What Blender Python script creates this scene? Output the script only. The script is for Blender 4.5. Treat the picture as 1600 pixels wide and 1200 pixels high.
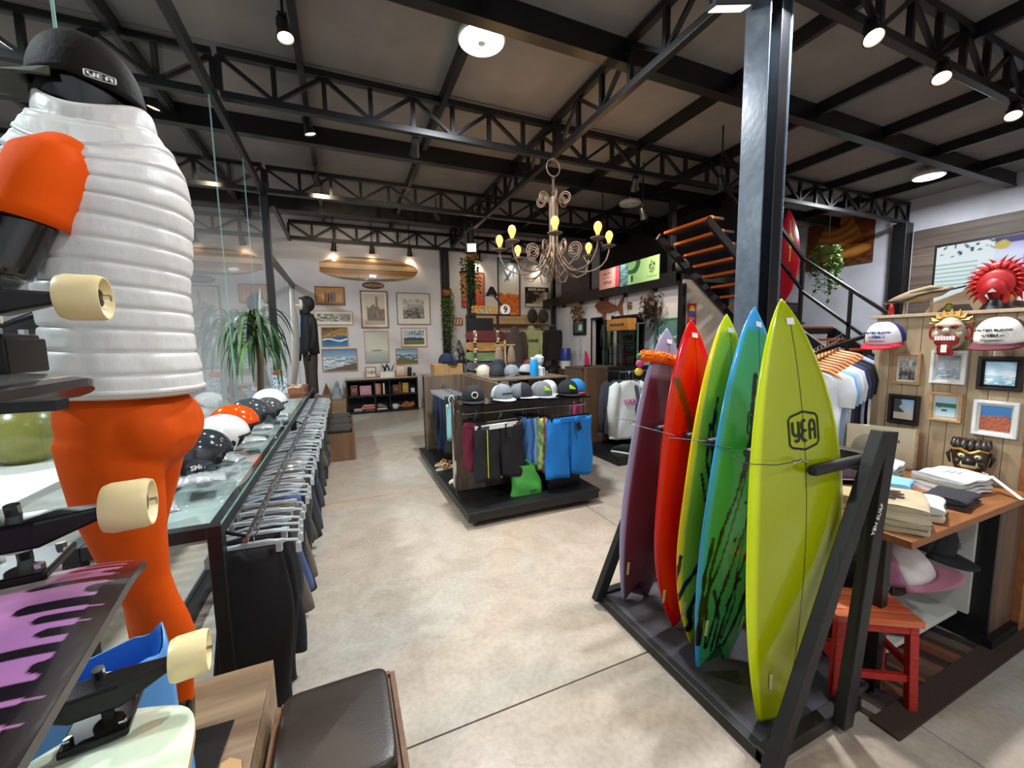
import bpy, bmesh, math, random
from math import sin, cos, pi, radians, sqrt, atan2, exp
from mathutils import Vector, Matrix, Euler, noise

random.seed(7)
S = bpy.context.scene
for o in list(bpy.data.objects):
    bpy.data.objects.remove(o)
COL = S.collection

# ---------------------------------------------------------------- camera
CAM_H = 1.65
def _camera():
    yaw, pitch, roll = radians(22.9), radians(6.0), radians(-1.0)
    w = Vector((sin(yaw) * cos(pitch), cos(yaw) * cos(pitch), -sin(pitch)))
    r = Vector((cos(yaw), -sin(yaw), 0)); u = r.cross(w)
    r2 = cos(roll) * r + sin(roll) * u; u2 = -sin(roll) * r + cos(roll) * u
    m = Matrix((r2, u2, -w)).transposed().to_4x4(); m.translation = (0, 0, CAM_H)
    cd = bpy.data.cameras.new('camera'); cd.sensor_width = 36; cd.lens = 622 / 1600 * 36
    cd.clip_start = .02; cd.clip_end = 100
    c = bpy.data.objects.new('camera', cd); c.matrix_world = m; COL.objects.link(c); S.camera = c
_camera()

# ---------------------------------------------------------------- world, exposure
W = bpy.data.worlds.new('world'); S.world = W; W.use_nodes = True
W.node_tree.nodes['Background'].inputs[0].default_value = (.62, .72, 1, 1)
W.node_tree.nodes['Background'].inputs[1].default_value = .10
S.view_settings.view_transform = 'Standard'; S.view_settings.look = 'None'
S.view_settings.gamma = 1; S.view_settings.exposure = 0.52
S.view_settings.use_curve_mapping = False
S.cycles.use_denoising = True
S.cycles.max_bounces = 6; S.cycles.diffuse_bounces = 3; S.cycles.glossy_bounces = 3
S.cycles.transmission_bounces = 6; S.cycles.transparent_max_bounces = 12
S.cycles.sample_clamp_indirect = 6; S.cycles.caustics_reflective = False; S.cycles.caustics_refractive = False

def area_light(name, loc, size, power, color, shape='DISK', rot=(0, 0, 0), spread=pi):
    l = bpy.data.lights.new(name, 'AREA'); l.shape = shape; l.size = size; l.energy = power
    l.color = color; l.spread = spread
    o = bpy.data.objects.new(name, l); o.location = loc; o.rotation_euler = rot; COL.objects.link(o); return o
LED = (.92, .97, 1.0); WARM = (1.0, .80, .55)
P_LED, P_SPOT, P_BULB = 120, 48, 3.0

# ---------------------------------------------------------------- helpers
def hx(s):
    s = s.lstrip('#'); o = []
    for i in (0, 2, 4):
        c = int(s[i:i + 2], 16) / 255
        o.append(c / 12.92 if c <= .04045 else ((c + .055) / 1.055) ** 2.4)
    return tuple(o)
def mixc(a, b, t):
    t = max(0, min(1, t)); return tuple(a[i] + (b[i] - a[i]) * t for i in range(3))
_M = {}
def mat(name, col='#808080', rough=.55, metal=0, var=.12, vscale=6, bump=0, bscale=60, emit=0, ecol=None, coat=0, spec=.5, stretch=None, sheen=0, alpha=1, trans=0, attr=False, screen=False):
    if name in _M: return _M[name]
    c = hx(col) if isinstance(col, str) else col
    m = bpy.data.materials.new(name); m.use_nodes = True; N = m.node_tree.nodes; L = m.node_tree.links
    b = N['Principled BSDF']; b.inputs['Roughness'].default_value = rough; b.inputs['Metallic'].default_value = metal
    b.inputs['Specular IOR Level'].default_value = spec
    if coat: b.inputs['Coat Weight'].default_value = coat; b.inputs['Coat Roughness'].default_value = .06
    if sheen: b.inputs['Sheen Weight'].default_value = sheen
    if trans: b.inputs['Transmission Weight'].default_value = trans
    if alpha < 1: b.inputs['Alpha'].default_value = alpha
    tc = N.new('ShaderNodeTexCoord')
    src = tc.outputs['Object']
    if stretch:
        mp = N.new('ShaderNodeMapping'); mp.inputs['Scale'].default_value = stretch; L.new(src, mp.inputs['Vector']); src = mp.outputs[0]
    if attr:
        a = N.new('ShaderNodeVertexColor'); a.layer_name = 'Col'
        base = a.outputs['Color']
    else: base = None
    if var:
        nz = N.new('ShaderNodeTexNoise'); nz.inputs['Scale'].default_value = vscale; nz.inputs['Detail'].default_value = 5
        L.new(src, nz.inputs['Vector'])
        rp = N.new('ShaderNodeMapRange'); rp.inputs[1].default_value = .3; rp.inputs[2].default_value = .7
        rp.inputs[3].default_value = 1 - var; rp.inputs[4].default_value = 1 + var
        L.new(nz.outputs['Fac'], rp.inputs[0])
        mx = N.new('ShaderNodeVectorMath'); mx.operation = 'SCALE'
        if base: L.new(base, mx.inputs[0])
        else: mx.inputs[0].default_value = c
        L.new(rp.outputs[0], mx.inputs['Scale']); L.new(mx.outputs[0], b.inputs['Base Color'])
    elif base and not screen: L.new(base, b.inputs['Base Color'])
    elif screen: b.inputs['Base Color'].default_value = (.02, .02, .02, 1)
    else: b.inputs['Base Color'].default_value = (*c, 1)
    if bump:
        n2 = N.new('ShaderNodeTexNoise'); n2.inputs['Scale'].default_value = bscale; n2.inputs['Detail'].default_value = 4
        L.new(src, n2.inputs['Vector']); bp = N.new('ShaderNodeBump'); bp.inputs['Strength'].default_value = bump
        bp.inputs['Distance'].default_value = .02; L.new(n2.outputs['Fac'], bp.inputs['Height']); L.new(bp.outputs[0], b.inputs['Normal'])
    if emit:
        b.inputs['Emission Strength'].default_value = emit
        if attr: L.new(base, b.inputs['Emission Color'])
        else: b.inputs['Emission Color'].default_value = (*(hx(ecol) if ecol else c), 1)
    _M[name] = m; return m
def wood(name, c1='', c2='', rough=.5, axis=2, scale=14, coat=0, knots=False):
    """streaky procedural wood; axis = grain direction"""
    if name in _M: return _M[name]
    m = bpy.data.materials.new(name); m.use_nodes = True; N = m.node_tree.nodes; L = m.node_tree.links
    b = N['Principled BSDF']; b.inputs['Roughness'].default_value = rough; b.inputs['Coat Weight'].default_value = coat
    tc = N.new('ShaderNodeTexCoord'); oi = N.new('ShaderNodeObjectInfo')
    ad = N.new('ShaderNodeVectorMath'); ad.operation = 'MULTIPLY_ADD'
    cb = N.new('ShaderNodeCombineXYZ')
    for i in range(3): L.new(oi.outputs['Random'], cb.inputs[i])
    ad.inputs[1].default_value = (9, 7, 5); L.new(cb.outputs[0], ad.inputs[0]); L.new(tc.outputs['Object'], ad.inputs[2])
    mp = N.new('ShaderNodeMapping'); s = [scale] * 3; s[axis] = scale * .07; mp.inputs['Scale'].default_value = s
    L.new(ad.outputs[0], mp.inputs['Vector'])
    nz = N.new('ShaderNodeTexNoise'); nz.inputs['Scale'].default_value = 1.6; nz.inputs['Detail'].default_value = 8; nz.inputs['Roughness'].default_value = .65
    nz.inputs['Distortion'].default_value = .5; L.new(mp.outputs[0], nz.inputs['Vector'])
    cr = N.new('ShaderNodeValToRGB'); cr.color_ramp.elements[0].position = .32; cr.color_ramp.elements[1].position = .68
    cr.color_ramp.elements[0].color = (*hx(c1), 1); cr.color_ramp.elements[1].color = (*hx(c2), 1)
    L.new(nz.outputs['Fac'], cr.inputs[0])
    ml = N.new('ShaderNodeVectorMath'); ml.operation = 'SCALE'
    mr = N.new('ShaderNodeMapRange'); mr.inputs[3].default_value = .82; mr.inputs[4].default_value = 1.15
    L.new(oi.outputs['Random'], mr.inputs[0]); L.new(mr.outputs[0], ml.inputs['Scale']); L.new(cr.outputs[0], ml.inputs[0])
    L.new(ml.outputs[0], b.inputs['Base Color'])
    bp = N.new('ShaderNodeBump'); bp.inputs['Strength'].default_value = .15; bp.inputs['Distance'].default_value = .01
    L.new(nz.outputs['Fac'], bp.inputs['Height']); L.new(bp.outputs[0], b.inputs['Normal'])
    _M[name] = m; return m
def glass_mat(name, tint=(.93, .97, .96), ior=1.5, rough=0.0, boost=1.0):
    if name in _M: return _M[name]
    m = bpy.data.materials.new(name); m.use_nodes = True; N = m.node_tree.nodes; L = m.node_tree.links
    for n in list(N):
        if n.type != 'OUTPUT_MATERIAL': N.remove(n)
    out = N['Material Output']; t = N.new('ShaderNodeBsdfTransparent'); t.inputs[0].default_value = (*tint, 1)
    g = N.new('ShaderNodeBsdfGlossy'); g.inputs['Roughness'].default_value = rough; g.inputs[0].default_value = (1, 1, 1, 1)
    fr = N.new('ShaderNodeFresnel'); fr.inputs[0].default_value = ior
    mx = N.new('ShaderNodeMixShader'); gm = N.new('ShaderNodeNewGeometry'); mt = N.new('ShaderNodeMath'); mt.operation = 'SUBTRACT'; mt.inputs[0].default_value = 1; L.new(gm.outputs['Backfacing'], mt.inputs[1]); ml = N.new('ShaderNodeMath'); ml.operation = 'MULTIPLY'; L.new(fr.outputs[0], ml.inputs[0]); L.new(mt.outputs[0], ml.inputs[1]); L.new(ml.outputs[0], mx.inputs[0]); L.new(t.outputs[0], mx.inputs[1]); L.new(g.outputs[0], mx.inputs[2])
    L.new(mx.outputs[0], out.inputs[0]); _M[name] = m; return m

class MB:
    def __init__(s): s.v = []; s.f = []; s.c = None
    def add(s, vs, fs):
        n = len(s.v); s.v += [tuple(p) for p in vs]; s.f += [tuple(i + n for i in q) for q in fs]; return s
    def box(s, c, sz, R=None):
        hxs = [d / 2 for d in sz]; P = []
        for z in (-1, 1):
            for y in (-1, 1):
                for x in (-1, 1):
                    p = Vector((x * hxs[0], y * hxs[1], z * hxs[2]))
                    if R: p = R @ p
                    P.append(p + Vector(c))
        return s.add(P, [(0, 2, 3, 1), (4, 5, 7, 6), (0, 1, 5, 4), (2, 6, 7, 3), (0, 4, 6, 2), (1, 3, 7, 5)])
    def b2(s, lo, hi):
        return s.box([(lo[i] + hi[i]) / 2 for i in range(3)], [hi[i] - lo[i] for i in range(3)])
    def bar(s, p0, p1, w, h=None, up=(0, 0, 1)):
        p0 = Vector(p0); p1 = Vector(p1); d = (p1 - p0); l = d.length; d.normalize(); u = Vector(up)
        if abs(d.dot(u)) > .98: u = Vector((0, 1, 0))
        x = d.cross(u).normalized(); z = x.cross(d)
        R = Matrix((x, d, z)).transposed()
        return s.box((p0 + p1) / 2, (w, l, h or w), R)
    def loft(s, rings, cap=True, closed=True):
        n = len(rings[0]); base = len(s.v)
        for r in rings: s.v += [tuple(p) for p in r]
        for i in range(len(rings) - 1):
            for j in range(n if closed else n - 1):
                k = (j + 1) % n
                s.f.append((base + i * n + j, base + i * n + k, base + (i + 1) * n + k, base + (i + 1) * n + j))
        if cap and closed:
            s.f.append(tuple(base + j for j in reversed(range(n))))
            s.f.append(tuple(base + (len(rings) - 1) * n + j for j in range(n)))
        return s
    def tube(s, pts, r, n=8, cap=True):
        P = [Vector(p) for p in pts]; m = len(P); rings = []; ref = None
        for i in range(m):
            t = (P[min(i + 1, m - 1)] - P[max(i - 1, 0)])
            if t.length < 1e-9: t = Vector((0, 0, 1))
            t.normalize()
            if ref is None:
                ref = Vector((0, 0, 1)) if abs(t.z) < .9 else Vector((1, 0, 0))
            a = (ref - t * ref.dot(t))
            if a.length < 1e-5: a = t.orthogonal()
            a.normalize(); ref = a; b = t.cross(a)
            rr = r[i] if isinstance(r, (list, tuple)) else r
            rings.append([P[i] + (a * cos(2 * pi * k / n) + b * sin(2 * pi * k / n)) * rr for k in range(n)])
        return s.loft(rings, cap)
    def cyl(s, p0, p1, r0, r1=None, n=16): return s.tube([p0, p1], [r0, r0 if r1 is None else r1], n)
    def lathe(s, prof, n=24, o=(0, 0, 0), M=None, cap=True):
        rings = []
        for r, z in prof:
            ring = []
            for k in range(n):
                p = Vector((r * cos(2 * pi * k / n), r * sin(2 * pi * k / n), z))
                if M: p = M @ p
                ring.append(p + Vector(o))
            rings.append(ring)
        return s.loft(rings, cap)
    def ell(s, c, r, nu=16, nv=10, M=None):
        prof = [(sin(pi * (i + .02) / (nv + .04)), -cos(pi * (i + .02) / (nv + .04))) for i in range(nv + 1)]
        rings = []
        for q, z in prof:
            ring = []
            for k in range(nu):
                p = Vector((r[0] * q * cos(2 * pi * k / nu), r[1] * q * sin(2 * pi * k / nu), r[2] * z))
                if M: p = M @ p
                ring.append(p + Vector(c))
            rings.append(ring)
        return s.loft(rings)
    def prism(s, poly, d, f):
        """poly: 2d points; f(u,v,w) -> 3d; extruded w = 0..d"""
        n = len(poly); base = len(s.v)
        s.v += [tuple(f(u, v, 0)) for u, v in poly] + [tuple(f(u, v, d)) for u, v in poly]
        s.f.append(tuple(base + i for i in range(n))); s.f.append(tuple(base + n + i for i in reversed(range(n))))
        for i in range(n):
            j = (i + 1) % n; s.f.append((base + i, base + n + i, base + n + j, base + j))
        return s
    def grid(s, fn, nu, nv, wrap=False):
        base = len(s.v); m = nu if wrap else nu + 1
        for j in range(nv + 1):
            for i in range(m): s.v.append(tuple(fn(i / nu, j / nv)))
        for j in range(nv):
            for i in range(nu):
                a = base + j * m + i; b = base + j * m + (i + 1) % m
                s.f.append((a, b, b + m, a + m))
        return s
    def build(s, name, m, parent=None, smooth=False, bevel=0, sub=0, solid=0, loc=None, rot=None, fix=True):
        me = bpy.data.meshes.new(name); me.from_pydata(s.v, [], s.f)
        if fix:
            bm = bmesh.new(); bm.from_mesh(me); bmesh.ops.recalc_face_normals(bm, faces=bm.faces); bm.to_mesh(me); bm.free()
        if s.c:
            a = me.color_attributes.new('Col', 'FLOAT_COLOR', 'POINT')
            flat = []
            for c in s.c: flat += [c[0], c[1], c[2], 1]
            a.data.foreach_set('color', flat)
        me.materials.append(m)
        if smooth:
            me.polygons.foreach_set('use_smooth', [True] * len(me.polygons))
            if smooth != 'all':
                try: me.set_sharp_from_angle(angle=radians(45))
                except Exception: pass
        o = bpy.data.objects.new(name, me); COL.objects.link(o)
        if parent: o.parent = parent
        if loc: o.location = loc
        if rot: o.rotation_euler = rot
        if solid:
            q = o.modifiers.new('solid', 'SOLIDIFY'); q.thickness = solid; q.offset = 0
        if bevel:
            q = o.modifiers.new('bevel', 'BEVEL'); q.width = bevel; q.segments = 2; q.limit_method = 'ANGLE'; q.angle_limit = radians(40)
        if sub:
            q = o.modifiers.new('sub', 'SUBSURF'); q.levels = sub; q.render_levels = sub
        return o
def tag(o, label, cat, group=None):
    o['label'] = label; o['category'] = cat
    if group: o['group'] = group
    return o
def thing(name, label, cat, loc=(0, 0, 0), rot=(0, 0, 0), group=None):
    o = bpy.data.objects.new(name, None); o.empty_display_size = .05; COL.objects.link(o)
    o.location = loc; o.rotation_euler = rot; return tag(o, label, cat, group)
def struct(o): o['kind'] = 'structure'; return o
def dup(root, loc, rot=None, label=None, group=None, scale=None):
    r = root.copy(); COL.objects.link(r); r.location = loc
    if rot is not None: r.rotation_euler = rot
    if label: r['label'] = label
    if group: r['group'] = group
    if scale: r.scale = (scale,) * 3 if not isinstance(scale, tuple) else scale
    for ch in root.children:
        c = ch.copy(); COL.objects.link(c); c.parent = r
        for g in ch.children:
            d = g.copy(); COL.objects.link(d); d.parent = c
    return r
_font_cache = {}
def text(s, size, m, parent, loc, rot=(pi / 2, 0, 0), name='lettering', extrude=.001, align='CENTER', bold=0, sx=1, shear=0):
    key = (s, size, extrude, align, bold, shear)
    if key not in _font_cache:
        cu = bpy.data.curves.new('t', 'FONT'); cu.body = s; cu.size = size; cu.extrude = extrude; cu.align_x = align; cu.align_y = 'CENTER'
        cu.offset = bold; cu.shear = shear; cu.resolution_u = 3
        to = bpy.data.objects.new('t', cu); COL.objects.link(to)
        me = bpy.data.meshes.new_from_object(to.evaluated_get(bpy.context.evaluated_depsgraph_get()))
        bpy.data.objects.remove(to); _font_cache[key] = me
    me = _font_cache[key].copy(); me.materials.clear(); me.materials.append(m)
    o = bpy.data.objects.new(name, me); COL.objects.link(o); o.parent = parent; o.location = loc; o.rotation_euler = rot; o.scale = (sx, 1, 1)
    return o
PRINT = mat('printed_paper', attr=True, rough=.45, var=0)
def picture(name, w, h, fn, parent, loc, rot=(0, 0, 0), nx=36, ny=28, m=None, d=.002):
    """flat print in the local XZ plane facing -Y; fn(u,v) -> linear rgb"""
    b = MB(); b.c = []
    for j in range(ny + 1):
        for i in range(nx + 1):
            u, v = i / nx, j / ny
            b.v.append(((u - .5) * w, 0, (v - .5) * h)); b.c.append(fn(u, v))
    for j in range(ny):
        for i in range(nx):
            a = j * (nx + 1) + i; b.f.append((a, a + 1, a + nx + 2, a + nx + 1))
    return b.build(name, m or PRINT, parent, loc=loc, rot=rot, fix=False)
def nz(x, y, z=0): return noise.noise(Vector((x, y, z)))
def fbm(x, y, z=0, o=4): return noise.fractal(Vector((x, y, z)), 1.0, 2.0, o)
# ================================================================= materials of the place
BLK = mat('black_steel', '#121215', .36, .0, .15, 5, spec=.5)
BLKW = mat('black_painted_wood', '#111114', .45, 0, .15, 8)
COLM = mat('column_paint', '#5b6674', .28, .1, .2, 12, bump=.05, bscale=25)
CEIL = mat('grey_ceiling_board', '#85807f', .8, 0, .10, 2.5, bump=.03)
WALLW = mat('white_wall_paint', '#dcdae0', .8, 0, .05, 1.5, bump=.03, bscale=90)
WALLR = mat('mottled_white_wall', '#c9c9d3', .75, 0, .16, 1.3)
BEIGE = mat('beige_panel', '#c9bfb0', .7, 0, .05, 2)
DARKV = mat('dark_loft_wall', '#26232a', .85, 0, .2, 3)
CHROME = mat('chrome', '#c9ccd0', .16, 1, .03)
WHITEP = mat('white_plastic', '#e9e9e6', .35, 0, .03)
BLKP = mat('black_plastic', '#131315', .35, 0, .05)
LEDM = mat('led_disc', '#ffffff', .4, 0, 0, emit=14, ecol='#f2f8ff')
LENS = mat('warm_lens', '#fff2d8', .3, 0, 0, emit=7, ecol='#ffd9a0')
BULB = mat('filament_bulb', '#c98a40', .2, 0, 0, emit=1.9, ecol='#ffb050')
def concrete(name, c1, c2, c3, rough):
    m = bpy.data.materials.new(name); m.use_nodes = True; N = m.node_tree.nodes; L = m.node_tree.links; b = N['Principled BSDF']
    g = N.new('ShaderNodeNewGeometry')
    def tex(sc, det, dist=0.0):
        n = N.new('ShaderNodeTexNoise'); n.inputs['Scale'].default_value = sc; n.inputs['Detail'].default_value = det; n.inputs['Distortion'].default_value = dist
        L.new(g.outputs['Position'], n.inputs['Vector']); return n.outputs['Fac']
    def ramp(f, p0, p1, a, c):
        r = N.new('ShaderNodeValToRGB'); r.color_ramp.elements[0].position = p0; r.color_ramp.elements[1].position = p1
        r.color_ramp.elements[0].color = a; r.color_ramp.elements[1].color = c; L.new(f, r.inputs[0]); return r.outputs[0]
    big = ramp(tex(.55, 6, .8), .38, .64, (*hx(c1), 1), (*hx(c2), 1))
    mid = ramp(tex(4.5, 9, 1.0), .35, .75, (1, 1, 1, 1), (.78, .76, .73, 1))
    fine = ramp(tex(38, 5), .30, .62, (.9, .9, .89, 1), (1.06, 1.06, 1.06, 1))
    def mul(a, c):
        x = N.new('ShaderNodeMix'); x.data_type = 'RGBA'; x.blend_type = 'MULTIPLY'; x.inputs[0].default_value = 1
        L.new(a, x.inputs[6]); L.new(c, x.inputs[7]); return x.outputs[2]
    st = ramp(tex(1.7, 3, 1.5), .70, .78, (0, 0, 0, 1), (.6, .6, .6, 1))
    x = N.new('ShaderNodeMix'); x.data_type = 'RGBA'; L.new(st, x.inputs[0]); L.new(mul(mul(big, mid), fine), x.inputs[6]); x.inputs[7].default_value = (*hx(c3), 1)
    L.new(x.outputs[2], b.inputs['Base Color'])
    b.inputs['Roughness'].default_value = rough; b.inputs['Specular IOR Level'].default_value = .4
    bp = N.new('ShaderNodeBump'); bp.inputs['Strength'].default_value = .06; bp.inputs['Distance'].default_value = .02
    L.new(tex(30, 6), bp.inputs['Height']); L.new(bp.outputs[0], b.inputs['Normal'])
    return m
CONC = concrete('polished_concrete', '#b8a593', '#b0b0a9', '#8a7d72', .33)
CONC2 = concrete('pale_concrete', '#c4c1ba', '#bcbab3', '#a49d92', .30)
JOINT = mat('joint_dark', '#3b342e', .9)

# ================================================================= setting
XL, XR, YB, YF, ZC = -.95, 11.55, 10.45, -2.2, 4.58
floor = struct(MB().b2((-6.5, YF, -.12), (XR + .1, YB + .1, -.012)).build('floor', JOINT))
xs = [-6.5, -3.7, XL, 2.17, 5.2, 8.3, XR]; ys = [YF, -1.45, 1.53, 4.45, 7.55, YB]
for j in range(len(ys) - 1):
    for i in range(len(xs) - 1):
        g = .004
        MB().b2((xs[i] + g, ys[j] + g, -.012), (xs[i + 1] - g, ys[j + 1] - g, 0)).build('floor_slab', CONC2 if (j == 4 and i > 1) else CONC, floor, bevel=.002)
struct(MB().b2((-6.5, YB, 0), (XR, YB + .15, 4.6)).build('wall_back', WALLW))
wr = struct(MB().b2((XR, YF, 0), (XR + .15, YB + .15, 4.6)).build('wall_right', WALLR))
struct(MB().b2((-6.5, YF - .15, 0), (XR, YF, 4.6)).build('wall_front', WALLW))
# ceiling: board panels between the beams
ceil = struct(MB().b2((-6.5, YF, ZC + .02), (XR + .1, YB + .1, ZC + .1)).build('ceiling', DARKV))
cx = [-6.5, -4.7, -3.2, -1.71, -.23, 1.25, 2.72, 4.2, 5.7, 7.2, 8.7, 10.2, XR]
cy = [YF, -.8, .6, 2.05, 3.45, 4.92, 6.25, 7.55, 9.28, YB]
for i in range(len(cx) - 1):
    for j in range(len(cy) - 1):
        MB().b2((cx[i] + .003, cy[j] + .003, ZC - .01), (cx[i + 1] - .003, cy[j + 1] - .003, ZC + .02)).build('ceiling_panel', CEIL, ceil)
n = 0
for y in (.6, 3.45, 6.25, 9.28):
    o = struct(MB().b2((-6.4, y - .04, 4.36), (XR, y + .04, ZC - .01)).build('trim_%d' % (n + 1), BLK)); n += 1
    MB().b2((-6.4, y - .06, 4.33), (XR, y + .06, 4.36)).build('flange', BLK, o)
for x in (-.23, 1.25, 4.2, 5.7, 7.2, 8.7, 10.2, -1.71, -3.2):
    struct(MB().b2((x - .03, YF, 4.42), (x + .03, YB, ZC - .01)).build('trim_%d' % (n + 1), BLK)); n += 1

# roof trusses: chords plus every web member
def truss(label, a, b, z0, z1, step, w=.07):
    a = Vector(a); b = Vector(b); L = (b - a).length; d = (b - a).normalized()
    t = thing('roof_truss', label, 'roof truss', (a.x, a.y, z0), group='black steel roof trusses'); off = Vector((a.x, a.y, z0))
    def P(s, z): return a + d * s + Vector((0, 0, z - a.z)) - off
    a.z = b.z = 0; d = (b - a).normalized(); L = (b - a).length
    def P(s, z): return Vector((d.x * s, d.y * s, z - z0))
    MB().bar(P(0, z0 + .035), P(L, z0 + .035), w, .07).build('bottom_chord', BLK, t, bevel=.004)
    MB().bar(P(0, z1 - .035), P(L, z1 - .035), w, .07).build('top_chord', BLK, t, bevel=.004)
    k = max(2, round(L / step)); st = L / k
    vm = MB().bar(P(0, z0 + .07), P(0, z1 - .07), .045, .05, up=(d.y, -d.x, 0)).build('web_member', BLK, t)
    for i in range(1, k + 1):
        c = vm.copy(); COL.objects.link(c); c.location = P(i * st, z0) if False else (d.x * i * st, d.y * i * st, 0)
    dm = []
    for q in (0, 1):
        s0, s1 = (0, st) if q == 0 else (st, 0)
        o = MB().bar(P(s0, z1 - .06), P(s1, z0 + .06), .035, .04, up=(d.y, -d.x, 0)).build('web_member', BLK, t); dm.append(o)
        if q: o.location = (d.x * st, d.y * st, 0)
    for i in range(2, k):
        c = dm[i % 2].copy(); COL.objects.link(c); c.location = (d.x * i * st, d.y * i * st, 0)
    return t
truss('black steel truss crossing overhead at the top right, carrying three lit spotlights', (XL, 2.05, 0), (XR, 2.05, 0), 4.06, 4.54, .46)
truss('black steel truss that the chandelier hangs under, crossing the ceiling', (XL, 4.92, 0), (XR, 4.92, 0), 4.06, 4.52, .46)
truss('black steel truss behind the chandelier, second from the picture wall', (XL, 7.55, 0), (XR, 7.55, 0), 4.06, 4.48, .46)
truss('black steel truss against the picture wall, above the wooden longboard', (XL, 10.33, 0), (5.6, 10.33, 0), 4.02, 4.44, .46)
truss('long black steel truss running away from the column to the far wall', (2.72, YF, 0), (2.72, 10.3, 0), 4.06, 4.54, .46)
for y in (2.05, 4.92, 7.55):
    truss({2.05: 'black truss seen through the glass, nearest the cap of the mannequin', 4.92: 'black truss seen through the glass behind the puffer vest shoulder', 7.55: 'farthest black truss seen through the glass beyond the vest'}[y], (-6.3, y, 0), (XL - .05, y, 0), 4.06, 4.5, .46)

# glass front on the left
GL = glass_mat('shop_glass', (.92, .96, .96), 2.0)
GEDGE = mat('glass_edge', '#9fc4c0', .2, 0, .05, spec=.8)
win = struct(MB().b2((XL - .03, YF, 3.86), (XL + .03, 7.15, 3.97)).build('wall_left', BLK, bevel=.006))
MB().b2((XL - .05, 7.05, 0), (XL + .05, 7.17, 4.06)).build('post', BLK, win, bevel=.005)
MB().b2((XL - .03, 7.17, 2.95), (XL + .03, YB, 3.07)).build('transom', BLK, win, bevel=.005)
MB().b2((XL - .035, YF, 0), (XL + .035, YB, .10)).build('sill', BLK, win)
ge = [YF, -.75, .72, 2.22, 4.45, 5.75, 7.06]
for i in range(len(ge) - 1):
    w = struct(MB().b2((XL - .005, ge[i] + .004, .1), (XL + .005, ge[i + 1] - .004, 3.86)).build('window_%d' % (i + 1), GL))
    MB().b2((XL - .0055, ge[i + 1] - .002, .1), (XL + .0055, ge[i + 1] + .002, 3.85)).build('glass_edge', GEDGE, w)
for i, (a, b) in enumerate(((7.17, 8.2), (8.2, 9.3), (9.3, 10.44))):
    w = struct(MB().b2((XL - .005, a + .004, .1), (XL + .005, b - .004, 2.95)).build('window_%d' % (i + 7), GL))
    MB().b2((XL - .006, b - .004, .1), (XL + .006, b + .004, 2.95)).build('glass_edge', GEDGE, w)
MB().b2((XL - .03, 8.0, 4.0), (XL + .03, YB, 4.08)).build('rail', BLK, win)
# outside: opposite unit with a roller shutter
ext = struct(MB().b2((-6.6, YF, 0), (-6.5, YB, 4.6)).build('wall_opposite', mat('grey_outside', '#9aa3ac', .8)))
SH = mat('roller_shutter', '#8d9aa6', .45, .4)
for i in range(26):
    MB().box((-6.46, 5.6, .12 + i * .095), (.05, 4.6, .08), Matrix.Rotation(.25, 3, 'Y')).build('shutter_slat', SH, ext)

# office wall on the right with its openings, loft over it
ow = struct(MB().b2((5.6, 8.22, 0), (5.72, YB, 2.62)).build('wall_office', WALLW))
for lo, hi in (((5.6, 7.42, 0), (5.72, 7.74, 2.62)), ((5.6, 7.74, 2.17), (5.72, 8.22, 2.62)), ((5.6, 6.4, 2.14), (5.72, 7.42, 2.62)), ((5.6, 5.42, 0), (5.72, 6.4, 2.62)), ((5.6, 6.4, 0), (5.72, 7.42, .35))):
    MB().b2(lo, hi).build('wall_piece', WALLW, ow)
VOID = mat('dark_doorway', '#141214', .9)  # near-black colour stands for the darkness of the room behind the openings
MB().b2((6.7, 5.45, 0), (6.8, YB, 2.62)).build('dark_room_sheet', VOID, ow)
MB().b2((6.2, 7.80, 0), (6.25, 7.86, 2.17)).build('door_stile', mat('brown_stile', '#59453a', .6), ow)
d1 = struct(MB().b2((5.585, 7.72, 0), (5.6, 7.76, 2.2)).b2((5.585, 8.2, 0), (5.6, 8.24, 2.2)).b2((5.585, 7.76, 2.16), (5.6, 8.2, 2.2)).build('door_1', BLK))
d2 = struct(MB().b2((5.585, 7.38, 0), (5.6, 7.44, 2.2)).b2((5.585, 6.38, .33), (5.6, 6.42, 2.2)).b2((5.585, 6.42, 2.12), (5.6, 7.4, 2.18)).build('door_2', BLK))
# loft: floor, fascia beam, joists, dark back
lf = struct(MB().b2((5.45, 5.42, 2.68), (8.6, YB, 2.8)).build('ceiling_loft', mat('loft_boards', '#3a332f', .8)))
MB().b2((5.42, 5.42, 2.62), (5.56, YB, 2.84)).build('fascia_beam', BLKW, lf, bevel=.005)
for y in (6.1, 6.95, 7.8, 8.65, 9.5):
    MB().b2((5.56, y - .06, 2.56), (6.6, y + .06, 2.68)).build('joist', BLKW, lf)
struct(MB().b2((7.4, 5.42, 2.8), (7.5, YB, 4.6)).build('wall_loft', DARKV))
for x, y, z0, z1 in ((5.5, 9.95, 0, 4.06), (5.55, 5.38, 0, 2.62), (5.5, 5.6, 2.8, 4.06), (5.5, 8.2, 2.8, 4.06)):
    tag(MB().b2((x - .05, y - .05, z0), (x + .05, y + .05, z1)).build('loft_post', BLK, bevel=.005), {9.95: 'black steel post at the back corner under the loft', 5.38: 'thin black post at the end of the white office wall beside the beige panel', 5.6: 'black post above the loft edge beside the green poster', 8.2: 'black loft post left of the pink poster'}[y], 'post')
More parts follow.
